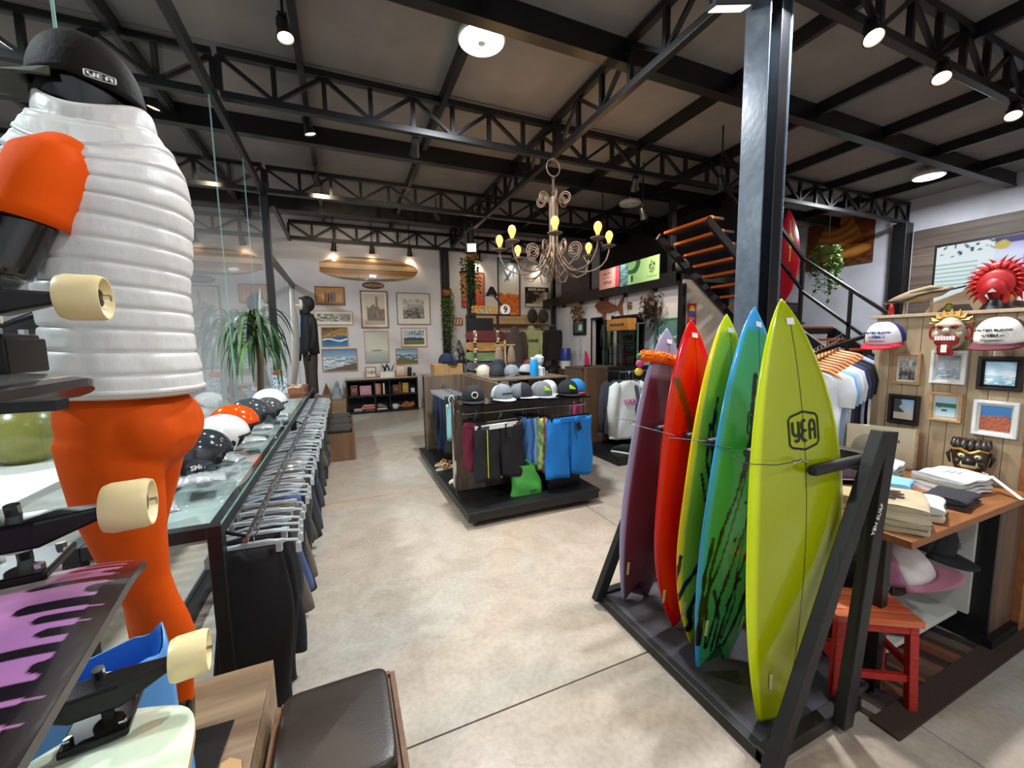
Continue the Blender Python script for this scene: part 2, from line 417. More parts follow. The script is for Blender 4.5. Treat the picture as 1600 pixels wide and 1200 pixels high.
# wood cladding on the right wall
WPAN = wood('dark_plank', '#4b3e36', '#75655a', .6, 1, 6)
for k in range(10):
    MB().b2((XR - .04, YF + .1, .02 + k * .386), (XR, 4.78, .02 + k * .386 + .38)).build('plank', WPAN, wr, bevel=.004)
tag(MB().b2((XR - .3, 4.80, 0), (XR - .02, 5.04, 4.06)).build('steel_column', BLK, bevel=.006), 'black steel column in the right corner between planks and white wall', 'column')

# columns
def hcol(label, x0, x1, y0, y1, z1, m):
    t = thing('steel_column', label, 'column', (x0, y0, 0))
    w, d = x1 - x0, y1 - y0
    MB().b2((0, 0, 0), (.012, d, z1)).build('flange', m, t, bevel=.002)
    MB().b2((w - .012, 0, 0), (w, d, z1)).build('flange', m, t, bevel=.002)
    MB().b2((.012, d * .45, 0), (w - .012, d * .55, z1)).build('web', m, t)
    MB().b2((w * .5, 0, 0), (w * .5 + .09, d * .45, z1)).build('conduit', BLK, t, bevel=.004)
    return t
hcol('big dark steel column behind the surfboard tips', 2.7, 2.93, 1.94, 2.12, 4.06, COLM)
hcol('far black column hung with a trailing plant and floodlight', 2.62, 2.78, 8.6, 8.75, 4.06, BLK)
hcol('slim black column against the back wall beside the picture wall', 2.42, 2.62, 10.22, 10.36, 4.06, BLK)
# ================================================================= lamps
def aim(o, d):
    o.rotation_euler = Vector(d).to_track_quat('-Z', 'Y').to_euler()
def led_disc(label, x, y, lit=True, r=.21, z=4.40, power=1.0):
    t = thing('ceiling_light', label, 'ceiling light', (x, y, z), group='round ceiling discs')
    MB().lathe([(0.001, .06), (r * .5, .06), (r, .045), (r * 1.04, .0), (r * .98, -.012), (r * .93, -.004)], 40).build('housing', WHITEP, t, smooth=True)
    MB().lathe([(.001, -.004), (r * .93, -.004), (r * .90, -.018), (.001, -.024)], 40).build('diffuser', LEDM if lit else WHITEP, t, smooth=True)
    MB().lathe([(.001, -.02), (r * .2, -.022), (r * .16, -.034), (.001, -.036)], 20).build('sensor_cap', WHITEP, t, smooth=True)
    MB().cyl((0, 0, .06), (0, 0, ZC - z), .012, n=8).build('stem', WHITEP, t)
    if lit:
        l = area_light('disc_glow', (0, 0, -.05), r * 1.8, P_LED * power, LED); l.parent = t
    return t
led_disc('glaring round white ceiling lamp at the top centre', 1.33, 3.72)
led_disc('round white ceiling lamp over the video screen at the upper right', 9.6, 3.85)
led_disc('unlit round white ceiling disc right of the chandelier', 5.55, 6.8, False)
led_disc('round white fill lamp added unseen behind the viewer', 1.2, -1.2, power=.30)  # weak fill added behind the camera to lift the surfboard faces
led_disc('round white fill lamp added in the passage beyond the glass front', -3.2, 5.6, power=1.3)  # added to brighten the passage outside the glass
led_disc('round white fill lamp added beyond the glass, near the street side', -3.2, 1.6, power=1.3)  # second added fill for the dark area past the glass

def spot_proto():
    t = thing('spotlight', 'x', 'spotlight', group='black track spotlights')
    MB().box((0, 0, -.012), (.06, .06, .024)).build('mount', BLK, t, bevel=.003)
    MB().tube([(0, 0, -.02), (0, 0, -.07)], .012, 10).build('stem', BLK, t)
    return t
def spot(label, x, y, z, d, power=1.0, col=WARM, beam=105, cool=False, light=True):
    t = thing('spotlight', label, 'spotlight', (x, y, z), group='black track spotlights')
    MB().box((0, 0, .0), (.07, .07, .02)).build('mount', BLK, t, bevel=.003)
    MB().cyl((0, 0, max(0, ZC - .012 - z) if abs(z - 4.05) > .03 else .02), (0, 0, -.07), .011, n=10).build('stem', BLK, t)
    d = Vector(d).normalized(); c = Vector((0, 0, -.09)); q = d.to_track_quat('Z', 'Y').to_matrix()
    R = [(.001, -.09), (.032, -.09), (.045, -.07), (.05, .03), (.068, .085), (.070, .10), (.062, .10), (.058, .09)]
    MB().lathe(R, 24, c, q, cap=False).build('head', BLK, t, smooth=True)
    MB().lathe([(.058, .088), (.04, .094), (.001, .096)], 24, c, q).build('lens', LEDM if cool else LENS, t, smooth=True)
    MB().tube([c + q @ Vector((.055 * cos(a), 0, .055 * sin(a))) for a in [pi * k / 10 for k in range(11)]], .006, 6).build('yoke', BLK, t)
    if light:
        l = bpy.data.lights.new('beam', 'SPOT'); l.energy = P_SPOT * power; l.color = LED if cool else col; l.spot_size = radians(beam); l.spot_blend = 1.0; l.shadow_soft_size = .05
        o = bpy.data.objects.new('beam', l); COL.objects.link(o); o.parent = t; o.location = c + d * .13; aim(o, d)
    return t
SP = [  # x, y, z, direction, power, label
    (-.30, 4.02, 4.36, (.15, -.25, -1), 1.0, 'lit spotlight nearest the glass, top left of the picture'),
    (-.23, 5.55, 4.34, (.25, .1, -1), 1.0, 'lit spotlight on the left rail below the first truss'),
    (.93, 5.02, 4.06, (.05, 1.0, -.42), 1.5, 'lit spotlight hanging under the truss left of the bright lamp'),
    (-.23, 7.2, 4.34, (.32, 1.0, -.62), 1.5, 'lit spotlight on the left rail at the second truss'),
    (1.9, 8.3, 4.34, (1.3, .75, -1.2), 1.5, 'lit spotlight left of the chandelier beside the long truss'),
    (-.05, 10.28, 4.0, (-.1, .42, -1), .16, 'leftmost of three spotlights above the wooden longboard'),
    (.78, 10.28, 4.0, (0, .42, -1), .16, 'middle of three spotlights above the wooden longboard'),
    (1.66, 10.28, 4.0, (.1, .42, -1), .16, 'rightmost of three spotlights above the wooden longboard'),
    (3.45, 10.28, 4.0, (0, .35, -1), .25, 'spotlight above the leaf poster'),
    (4.45, 10.28, 4.0, (0, .35, -1), .25, 'spotlight above the whale poster'),
    (5.2, 10.28, 4.0, (.1, .3, -1), .25, 'spotlight above the wave poster behind the chandelier'),
    (4.15, 4.98, 4.06, (.75, 1.2, -1.1), 1.6, 'lit spotlight right of the chandelier under the truss'),
    (5.0, 4.2, 3.9, (.35, .1, -1), .7, 'lit spotlight above the top of the stairs'),
    (5.0, 3.7, 3.75, (.5, .35, -1), .7, 'spotlight with a bright rim left of the steel column'),
    (4.75, 5.5, 3.85, (.55, .2, -1), .7, 'spotlight tilted towards the loft over the first stair tread'),
    (3.85, 1.95, 4.05, (-.45, -.45, -1), .75, 'largest lit spotlight at the top right corner'),
    (5.0, 1.98, 4.05, (-.55, -.25, -1), .7, 'middle one of three lit spotlights at the top right'),
    (6.55, 2.0, 4.05, (-.6, -.15, -1), .8, 'lit spotlight at the right edge of the picture, under the truss'),
    (2.05, 2.05, 4.06, (-.12, .1, -1), .9, 'spotlight under the near truss, above the frame of the photo'),
    (.2, 1.2, 4.30, (-.5, .2, -1), .5, 'spotlight over the mannequin, above the frame of the photo'),
]
for x, y, z, d, p, lab in SP: spot(lab, x, y, z, d, p)
spot('cool white spotlight tilted over the loft posters', 4.95, 6.9, 3.65, (.5, .1, -.6), .5, cool=True, beam=80)

def flood(label, loc, d, w, h, lit, power=0):
    t = thing('floodlight', label, 'floodlight', loc)
    q = Vector(d).to_track_quat('Z', 'Y').to_matrix()
    MB().box((0, 0, 0), (w, h, .05), q).build('housing', BLK, t, bevel=.006)
    MB().box(q @ Vector((0, 0, .027)), (w * .86, h * .82, .006), q).build('panel', LEDM if lit else mat('dim_led', '#d9ddc9', .4, emit=.9, ecol='#e6ecd8'), t)
    MB().tube([q @ Vector((-w * .55, 0, 0)), q @ Vector((-w * .55, 0, -.14)), q @ Vector((w * .55, 0, -.14)), q @ Vector((w * .55, 0, 0))], .009, 6).build('bracket', BLK, t)
    if power:
        o = area_light('flood_glow', q @ Vector((0, 0, .05)), w * .8, power, LED, 'SQUARE'); o.parent = t; aim(o, d)
    return t
flood('square floodlight glowing at the top of the big column', (2.83, 1.80, 3.98), (-.05, -.55, -.8), .20, .16, True, 90)
flood('black floodlight seen side-on left of the big column', (2.52, 2.10, 3.88), (.15, .35, -.9), .26, .16, False)
flood('small pale floodlight on the far column above the trailing plant', (2.70, 8.5, 3.70), (-.3, -.8, -.25), .22, .2, False)

# ---- chandelier
def chandelier():
    cxx, cyy = 2.72, 4.9
    t = thing('chandelier', 'scrolled beige iron chandelier with eight glowing filament bulbs', 'chandelier', (cxx, cyy, 2.45))
    I = mat('beige_iron', '#7d6b5e', .5, .3, .1, 20)
    MB().tube([(.10 * cos(a), 0, 1.50 + .11 * sin(a)) for a in [2 * pi * k / 20 for k in range(21)]], .010, 8).build('ring', I, t, smooth=True)
    for k in range(5):
        zc = 1.36 - k * .045; a = pi / 2 * (k % 2)
        MB().tube([(.018 * cos(b) * cos(a), .018 * cos(b) * sin(a), zc + .03 * sin(b)) for b in [2 * pi * j / 10 for j in range(11)]], .006, 6).build('chain_link', I, t, smooth=True)
    MB().lathe([(.02, 1.14), (.05, 1.12), (.055, 1.0), (.045, .98), (.04, .55), (.05, .5), (.05, .46), (.02, .4)], 16).build('stem_collar', I, t, smooth=True)
    for k in range(6):
        a = 2 * pi * k / 6 + .2
        MB().cyl((.055 * cos(a), .055 * sin(a), 1.05), (.05 * cos(a), .05 * sin(a), .35), .010, n=8).build('stem_rod', I, t)
        pts = []
        for i in range(40):
            s = i / 39; b = s * 4.2 * pi; rr = .085 * (1 - s * .62)
            pts.append((.165 + rr * cos(pi - b), 1.06 + .03 + rr * sin(pi - b) + .0))
        MB().tube([((.05) * cos(a), .05 * sin(a), 1.0)] + [(x * cos(a), x * sin(a), z) for x, z in pts], .008, 6).build('top_scroll', I, t, smooth=True)
    for k in range(8):
        a = 2 * pi * k / 8 + .30; R = .74
        pts = [(.05, .52), (.10, .38), (.2, .22), (.34, .12), (.5, .12), (.62, .17), (.70, .26), (.735, .36), (R, .42)]
        # smooth the arm
        sm = []
        for i in range(len(pts) - 1):
            for q in range(4):
                p0 = pts[max(i - 1, 0)]; p1 = pts[i]; p2 = pts[i + 1]; p3 = pts[min(i + 2, len(pts) - 1)]; u = q / 4
                sm.append(tuple(.5 * (2 * p1[c] + (p2[c] - p0[c]) * u + (2 * p0[c] - 5 * p1[c] + 4 * p2[c] - p3[c]) * u * u + (3 * p1[c] - p0[c] - 3 * p2[c] + p3[c]) * u ** 3) for c in (0, 1)))
        sm.append(pts[-1])
        dz = .02 if k % 2 else 0
        arm = MB().tube([(x * cos(a), x * sin(a), z + dz) for x, z in sm], .0115, 8).build('arm', I, t, smooth=True)
        c = Vector((R * cos(a), R * sin(a), .43 + dz))
        MB().lathe([(.012, -.02), (.05, -.005), (.088, .012), (.09, .02), (.02, .012), (.022, .05), (.001, .052)], 20, c).build('drip_cup', I, arm, smooth=True)
        MB().lathe([(.018, .05), (.026, .075), (.047, .125), (.05, .155), (.038, .19), (.015, .205), (.001, .207)], 18, c).build('bulb', BULB, t, smooth=True)
        l = bpy.data.lights.new('filament', 'POINT'); l.energy = P_BULB; l.color = (1, .62, .28); l.shadow_soft_size = .04
        o = bpy.data.objects.new('filament', l); COL.objects.link(o); o.parent = t; o.location = c + Vector((0, 0, .24))
        # inner scrolls and lower loops
        b2_ = a + pi / 8; pts = []
        for i in range(44):
            s = i / 43; b = -.5 * pi + s * 4.0 * pi; rr = .10 * (1 - s * .6)
            pts.append((.30 + rr * cos(b), .42 + rr * sin(b)))
        MB().tube([(.06 * cos(b2_), .06 * sin(b2_), .05), (.16 * cos(b2_), .16 * sin(b2_), .16)] + [(x * cos(b2_), x * sin(b2_), z) for x, z in pts], .008, 6).build('scroll', I, t, smooth=True)
        if k % 2 == 0:
            lp = [(.02, .25), (.05, .1), (.10, .0), (.17, .0), (.20, .1), (.17, .22), (.10, .24), (.06, .16), (.09, .10)]
            MB().tube([(x * cos(b2_), x * sin(b2_), z) for x, z in lp], .008, 6).build('lower_loop', I, t, smooth=True)
            lp = [(.05, .34), (.18, .14), (.33, .04), (.45, .08), (.48, .2), (.42, .3)]
            MB().tube([(x * cos(b2_), x * sin(b2_), z) for x, z in lp], .008, 6).build('lower_scroll', I, t, smooth=True)
    MB().cyl((0, 0, 1.60), (0, 0, 1.62), .04, n=12).build('hook_plate', I, t)
chandelier()
# ================================================================= surfboards and their rack
GLOSSV = mat('glossy_resin', attr=True, rough=.22, var=.03, vscale=3, coat=.35, spec=.35)
INK = mat('black_ink', '#0b0b0c', .4)
def seg_d(p, a, b):
    ax, ay = a; bx, by = b; px, py = p; dx, dy = bx - ax, by - ay; l = dx * dx + dy * dy or 1e-9
    t = max(0, min(1, ((px - ax) * dx + (py - ay) * dy) / l)); return sqrt((px - ax - t * dx) ** 2 + (py - ay - t * dy) ** 2)
def rock(t, R):
    q = lambda u: R * 4 * (u - .42) ** 2 * (1.6 if u > .42 else .8)
    return q(t) - q(0) * (1 - t) - q(1) * t
def surf_mesh(L, W, T, tail, colf, nu=28, nv=90, nosew=.0, rocker=.05):
    """upright board: local X across, Z along, -Y deck facing the viewer; colf(s, t, side)"""
    b = MB(); b.c = []
    def half(t):
        if tail == 'squash': w0 = .52
        elif tail == 'swallow': w0 = .42
        else: w0 = .02
        a = .62
        if t < .45:
            q = 1 - t / .45; w = 1 - (1 - w0) * q ** (2.1 if tail != 'round' else 2.6)
        else:
            q = (t - .45) / .55; w = (1 - q ** 2.3) ** .82
        return max(W / 2 * w, .002)
    rows = []
    for j in range(nv + 1):
        t = j / nv; t = t if t < .9 else .9 + (t - .9)
        h = half(t); th = T * (.35 + .65 * sin(pi * min(1, max(0, t * .92 + .06))) ** .7); th = min(th, h * 1.4) * (.25 + .75 * min(1, (1 - t) / .06))
        yc = rock(t, rocker)
        ring = []
        for side in (0, 1):
            for i in range(nu):
                s = -1 + 2 * i / nu if side == 0 else 1 - 2 * i / nu
                cx = sin(s * pi / 2); e = max(0, 1 - abs(cx) ** 2.6) ** .5
                y = (-e if side == 0 else e) * th / 2
                z = t * L
                if tail == 'swallow' and t < .07:
                    k = 1 - abs(cx); z = max(z, (.07 * L) * (1 - abs(cx) * 1.15) if abs(cx) < .87 else z); 
                ring.append((cx * h, y + yc, z)); b.c.append(colf(cx, z / L, side, h))
        rows.append(ring)
    n = 2 * nu; base = 0
    for r in rows: b.v += r
    for j in range(nv):
        for i in range(n):
            k = (i + 1) % n; b.f.append((j * n + i, j * n + k, (j + 1) * n + k, (j + 1) * n + i))
    b.f.append(tuple(range(n))); b.f.append(tuple(nv * n + i for i in range(n)))
    return b, half
def yeh_logo(parent, size, m, place, name='logo'):
    """rounded hexagon badge with three hand drawn letters y E h; place(u,v) -> local point"""
    def rib(pts, w, mb):
        pts = [Vector(p).to_2d() if len(p) > 2 else Vector(p) for p in pts]
        n = len(pts); lo = []; hi = []
        for i in range(n):
            t = (pts[min(i + 1, n - 1)] - pts[max(i - 1, 0)]).normalized(); q = Vector((-t.y, t.x)) * w / 2
            lo.append(pts[i] - q); hi.append(pts[i] + q)
        base = len(mb.v)
        for a, c in zip(lo, hi): mb.v += [tuple(place(a.x * size, a.y * size)), tuple(place(c.x * size, c.y * size))]
        for i in range(n - 1): mb.f.append((base + 2 * i, base + 2 * i + 1, base + 2 * i + 3, base + 2 * i + 2))
    def arc(cx, cy, rx, ry, a0, a1, n=10): return [(cx + rx * cos(a0 + (a1 - a0) * i / n), cy + ry * sin(a0 + (a1 - a0) * i / n)) for i in range(n + 1)]
    mb = MB(); hexa = [(-.5, -.30), (-.5, .30), (-.42, .38), (0, .47), (.42, .38), (.5, .30), (.5, -.30), (.42, -.38), (0, -.47), (-.42, -.38), (-.5, -.30), (-.5, 0)]
    rib(hexa, .055, mb); mb.build(name, m, parent, fix=False)
    mb = MB(); rib([(-.38, .24)] + arc(-.28, .02, .10, .12, pi, 2 * pi) , .075, mb); rib([(-.18, .24), (-.18, -.12)] + arc(-.26, -.14, .08, .10, 0, -pi * .8), .075, mb); mb.build('letter', m, parent, fix=False)
    mb = MB(); rib(arc(.02, .12, .10, .13, pi * .35, pi * 1.5), .075, mb); rib(arc(.02, -.12, .11, .13, pi * .5, pi * 1.65), .075, mb); rib([(-.04, 0), (.09, 0)], .06, mb); mb.build('letter', m, parent, fix=False)
    mb = MB(); rib([(.20, -.24), (.20, .10)] + arc(.29, .10, .09, .13, pi, 0) + [(.38, -.24)], .075, mb); rib([(.20, .0), (.38, .0)], .06, mb); mb.build('letter', m, parent, fix=False)
def surfboard(label, base, tip, yaw, L, W, tail, colf, T=.062, nu=28, nv=90, logo=None, extra=None):
    base = Vector(base); tip = Vector(tip); z = (tip - base).normalized()
    x = Vector((cos(yaw), sin(yaw), 0)); x = (x - z * x.dot(z)).normalized(); y = z.cross(x)
    t = thing('surfboard', label, 'surfboard', base, Matrix((x, y, z)).transposed().to_euler(), group='glossy surfboards in the rack')
    b, half = surf_mesh(L, W, T, tail, colf, nu, nv)
    b.build('board', GLOSSV, t, smooth='all')
    def onface(u, v, zc, lift=.0025):
        zz = zc + v; tt = zz / L; h = half(tt); cx = max(-.98, min(.98, u / h)); th = T * (.35 + .65 * sin(pi * min(1, max(0, tt * .92 + .06))) ** .7)
        yc = rock(tt, .05)
        return (u, -max(0, 1 - abs(cx) ** 2.6) ** .5 * min(th, h * 1.4) / 2 + yc - lift, zz)
    mb = MB(); q = []
    k = 40
    for i in range(k):
        z0 = L * (.08 + .88 * i / k); z1 = L * (.08 + .88 * (i + 1) / k)
        mb.add([onface(-.0012, 0, z0, .0015), onface(.0012, 0, z0, .0015), onface(.0012, 0, z1, .0015), onface(-.0012, 0, z1, .0015)], [(0, 1, 2, 3)])
    mb.build('stringer', INK, t, fix=False)
    if logo: yeh_logo(t, logo[1], logo[2] if len(logo) > 2 else INK, lambda u, v: onface(u, v, logo[0]))
    FB = mat('fin_plug', '#c9c08a', .5)
    for sx in (-1, 1):
        MB().add([onface(sx * .115 - .008, -.03, .20, .003), onface(sx * .115 + .008, -.03, .20, .003), onface(sx * .125 + .008, .05, .20, .003), onface(sx * .125 - .008, .05, .20, .003)], [(0, 1, 2, 3)]).build('fin_plug', FB, t, fix=False)
    MB().add([onface(-.02, .010, L * .95, .003), onface(.02, .010, L * .95, .003), onface(.02, -.016, L * .95, .003), onface(-.02, -.016, L * .95, .003)], [(0, 1, 2, 3)]).build('price_sticker', WHITEP, t, fix=False)
    return t
def c_two(face, rail, edge=.84, nose=None, nt=.9):
    f, r = hx(face), hx(rail); no = hx(nose) if nose else None
    def fn(s, t, side, h):
        c = mixc(f, r, (abs(s) - edge) / .05) if side == 0 else r
        if no: c = mixc(c, no, (t - nt) / .02)
        return c
    return fn
def streaks(base, lines, blobs=(), ink='#101208', seed=0, light=None):
    k = hx(ink)
    def fn(s, t, side, h):
        c = base(s, t, side, h)
        if side == 0:
            x = s * h / .27
            for pl, w in lines:
                for i in range(len(pl) - 1):
                    d = seg_d((x * .27, t * 1.75), (pl[i][0] * .27, pl[i][1] * 1.75), (pl[i + 1][0] * .27, pl[i + 1][1] * 1.75))
                    ww = w * (.35 + .9 * abs(nz(t * 14 + i, x * 3, seed)) * 1.6)
                    if d < ww + .003: c = mixc(c, k, (ww + .003 - d) / .003)
            for bx, bt, br in blobs:
                if (x - bx) ** 2 * .073 + (t - bt) ** 2 * 3.06 < br * br: return k
        return c
    return fn
# front, acid yellow
surfboard('acid yellow surfboard with black badge, frontmost in the rack', (1.645, .99, .058), (1.60, 1.05, 1.79), radians(-4), 1.745, .52, 'squash', c_two('#a0aa00', '#d4e400', .86), logo=(1.235, .155), T=.07)
b2l = [([(-.10, .80), (-.16, .72), (-.12, .66), (-.2, .58), (-.35, .48), (-.55, .38), (-.62, .28), (-.55, .18), (-.35, .06)], .012),
       ([(-.02, .70), (-.12, .60), (-.22, .50), (-.34, .40), (-.45, .30), (-.62, .20), (-.5, .10)], .008), ([(.20, .62), (.08, .5), (.02, .42), (-.12, .32), (-.3, .20), (-.32, .06)], .010),
       ([(.35, .56), (.3, .42), (.12, .30), (-.05, .18), (-.1, .05)], .010), ([(-.7, .36), (-.72, .26), (-.62, .15), (-.5, .07)], .014), ([(.6, .40), (.4, .28), (.3, .16), (.05, .05)], .018), ([(-.45, .22), (-.2, .14), (-.2, .05)], .012), ([(.0, .28), (.1, .18), (-.02, .08)], .009)]
surfboard('blue-railed green surfboard with black brush strokes and swallow tail', (1.585, 1.29, .058), (1.93, 1.40, 1.80), 0, 1.785, .49, 'swallow',
          streaks(c_two('#3a946c', '#35a0ea', .86, '#3a93cf', .92), b2l, [(-.2, .36, .012), (-.1, .46, .009), (.1, .25, .012)], seed=3), nu=72, nv=380, logo=(1.20, .14, mat('yellow_black_badge', '#14140a', .4)))
b3l = [([(-.35, .74), (-.42, .66), (-.38, .56), (-.2, .48), (.1, .40), (.4, .34)], .012), ([(-.5, .66), (-.52, .56), (-.35, .48), (-.05, .40), (.2, .34)], .010), ([(-.6, .52), (-.45, .45), (-.2, .40)], .006),
       ([(.2, .36), (-.2, .28), (-.55, .20), (-.62, .12), (-.4, .04)], .022), ([(.35, .28), (-.05, .22), (-.3, .14), (-.2, .05)], .022), ([(-.75, .28), (-.72, .16), (-.5, .07)], .014)]
surfboard('lime surfboard with yellow rails and black splashes, third from the front', (1.60, 1.43, .058), (1.895, 1.53, 1.77), 0, 1.75, .47, 'round',
          streaks(c_two('#8cb418', '#f2d800', .86, '#b9c81c', .93), b3l, [(-.2, .33, .012), (-.1, .30, .008)], seed=9), nu=64, nv=320)
def redf(s, t, side, h):
    c = hx('#d40a08')
    x = s * h / .27
    if side == 0:
        d = seg_d((x * .27, t * 1.75), (-.5 * .27, .80 * 1.75), (.15 * .27, .50 * 1.75)) if t > .5 else seg_d((x * .27, t * 1.75), (.15 * .27, .5 * 1.75), (.6 * .27, .3 * 1.75))
        if d < .022: c = hx('#6e2a08') if t > .6 else hx('#2a0a06')
    return c
surfboard('bright red surfboard with a dark curved band, fourth from the front', (1.61, 1.56, .058), (1.78, 1.66, 1.75), 0, 1.71, .46, 'round', redf, nu=40, nv=160)
surfboard('maroon and lilac swallow-tail surfboard at the far end of the rack', (1.585, 1.85, .058), (1.87, 1.93, 1.71), 0, 1.69, .47, 'swallow', c_two('#5d333e', '#9a97b4', .86, '#8f8ba6', .80))
surfboard('dark red surfboard mostly hidden behind the acid yellow one', (2.10, 1.20, .058), (2.14, 1.28, 1.4), radians(4), 1.36, .34, 'round', c_two('#8c1210', '#a81614'))

def rack():
    t = thing('surfboard_rack', 'low black surfboard rack with leaning A-frame ends and padded pegs', 'display rack', (1.4, .9, 0))
    RB = mat('rack_black', '#131213', .5, 0, .2, 14, bump=.06); CARP = mat('rack_carpet', '#46444a', .95, 0, .15, 40, bump=.2, bscale=200)
    MB().b2((.02, .02, .02), (.78, 1.06, .048)).build('carpeted_base', CARP, t)
    for x in (0, .76): MB().b2((x, 0, .005), (x + .04, 1.1, .055)).build('side_rail', RB, t, bevel=.004)
    for y in (-.02, 1.06): MB().b2((0, y, .005), (.62, y + .05, .065)).build('end_rail', RB, t, bevel=.004)
    for y in (-.045, 1.055):
        MB().bar((-.02, y, .03), (.545, y, 1.27), .045, .065, up=(1, 0, 0)).build('front_strut', RB, t, bevel=.004)
        MB().bar((.44, y + .005, .03), (.60, y + .005, 1.27), .045, .07, up=(1, 0, 0)).build('back_post', RB, t, bevel=.004)
    MB().b2((.55, -.02, 1.09), (.61, 1.10, 1.17)).build('back_beam', RB, t, bevel=.004)
    PAD = mat('foam_pad', '#161618', .55)
    for y in (.0, .262, .465, .595, .80):
        MB().lathe([(.001, 0), (.019, .0), (.022, .01), (.022, .36), (.018, .375), (.001, .376)], 16, (.57, y, 1.15), Matrix.Rotation(-pi / 2, 3, 'Y')).build('padded_peg', PAD, t, smooth=True)
    for x, y in ((.0, -.02), (.0, 1.08), (.74, 0), (.74, 1.08)):
        MB().cyl((x + .02, y, .0), (x + .02, y, .03), .022, n=12).build('foot', CHROME, t)
    text('YEH SURF', .030, WHITEP, t, (.50, -.075, .93), rot=(pi / 2, -1.15, 0), bold=.0)
    return t
rack()
cw = thing('security_cable', 'thin steel cable strung across the faces of the surfboards', 'cable', (1.5, 1.0, 1.15))
CABLE = mat('cable_steel', '#4a4d52', .4, .8)
MB().tube([(.01, -.082, .04), (-.09, -.088, .045), (-.15, -.05, .045), (-.13, .02, .03), (.02, .21, .01), (.08, .228, .01), (.03, .34, .01), (.09, .358, .01), (-.05, .47, .02), (.01, .485, .02), (-.06, .745, .04), (.0, .765, .045), (-.06, .86, .05)], .0018, 6).build('wire', CABLE, cw)
MB().ell((.015, -.085, .04), (.012, .008, .008), 10, 8).build('clasp', CHROME, cw)
MB().tube([(.02, -.085, .04), (.05, -.088, .046), (.085, -.09, .03)], .0045, 6).build('hook', CHROME, cw)

# ================================================================= near mannequin on the wooden box
BOXW = wood('bench_laminate', '#6e5643', '#9a8062', .5, 0, 9)
bx = thing('wooden_box', 'wood laminate plinth box under the mannequin in the left foreground', 'box', (-.58, 1.33, 0))
MB().b2((-.29, -.5, 0), (-.27, .27, .48)).build('side_panel', BOXW, bx); MB().b2((.26, -.5, 0), (.28, .27, .48)).build('side_panel', BOXW, bx)
MB().b2((-.27, .25, 0), (.26, .27, .48)).build('end_panel', BOXW, bx); MB().b2((-.27, -.5, 0), (.26, -.48, .48)).build('end_panel', BOXW, bx)
MB().b2((-.29, -.5, .48), (.28, .27, .5)).build('top_panel', BOXW, bx, bevel=.002)
sheet = tag(MB().b2((-.12, -.34, 0), (.17, .13, .006)).build('black_sheet', BLKP, loc=(-.55, 1.25, .5), rot=(0, 0, -.06)), 'thin black board lying on the wooden box', 'board')
cp = [(0, 0), (.045, .0), (.06, .03), (.05, .06), (.062, .10), (.05, .15), (.02, .17), (0, .16)]
tag(MB().prism(cp, .004, lambda u, v, w: (u, v, w)).build('cardboard_piece', mat('cardboard', '#b08a5c', .85), loc=(-.375, 1.07, .5)), 'torn cardboard scrap beside the black board', 'cardboard')
SKINB = mat('black_gloss_mannequin', '#0e0d0f', .16, 0, .05, coat=.5)
ORG = mat('orange_leggings', '#c64800', .7, 0, .06, 20, spec=.15); ORT = mat('orange_jersey', '#e05000', .8, 0, .05, 12, bump=.05, spec=.15)
PUFF = mat('white_puffer_nylon', '#d0cfcd', .40, 0, .05, 14, bump=.45, bscale=7, stretch=(1.5, 1.5, .8))
def ring(c, rx, ry, n=28, rot=0, tilt=None, back=0):
    out = []
    for k in range(n):
        a = 2 * pi * k / n; x = rx * cos(a); y = ry * sin(a)
        if y < 0: y *= 1 + back * (abs(cos(a)) ** .5 if False else 1)
        p = Vector((x, y, 0))
        if tilt: p = tilt @ p
        p = Matrix.Rotation(rot, 3, 'Z') @ p; out.append(p + Vector(c))
    return out
def remesh(o, vs=.011, smooth=4):
    q = o.modifiers.new('remesh', 'REMESH'); q.mode = 'VOXEL'; q.voxel_size = vs; q.use_smooth_shade = True
    q = o.modifiers.new('smooth', 'SMOOTH'); q.iterations = smooth; q.factor = .5
    return o
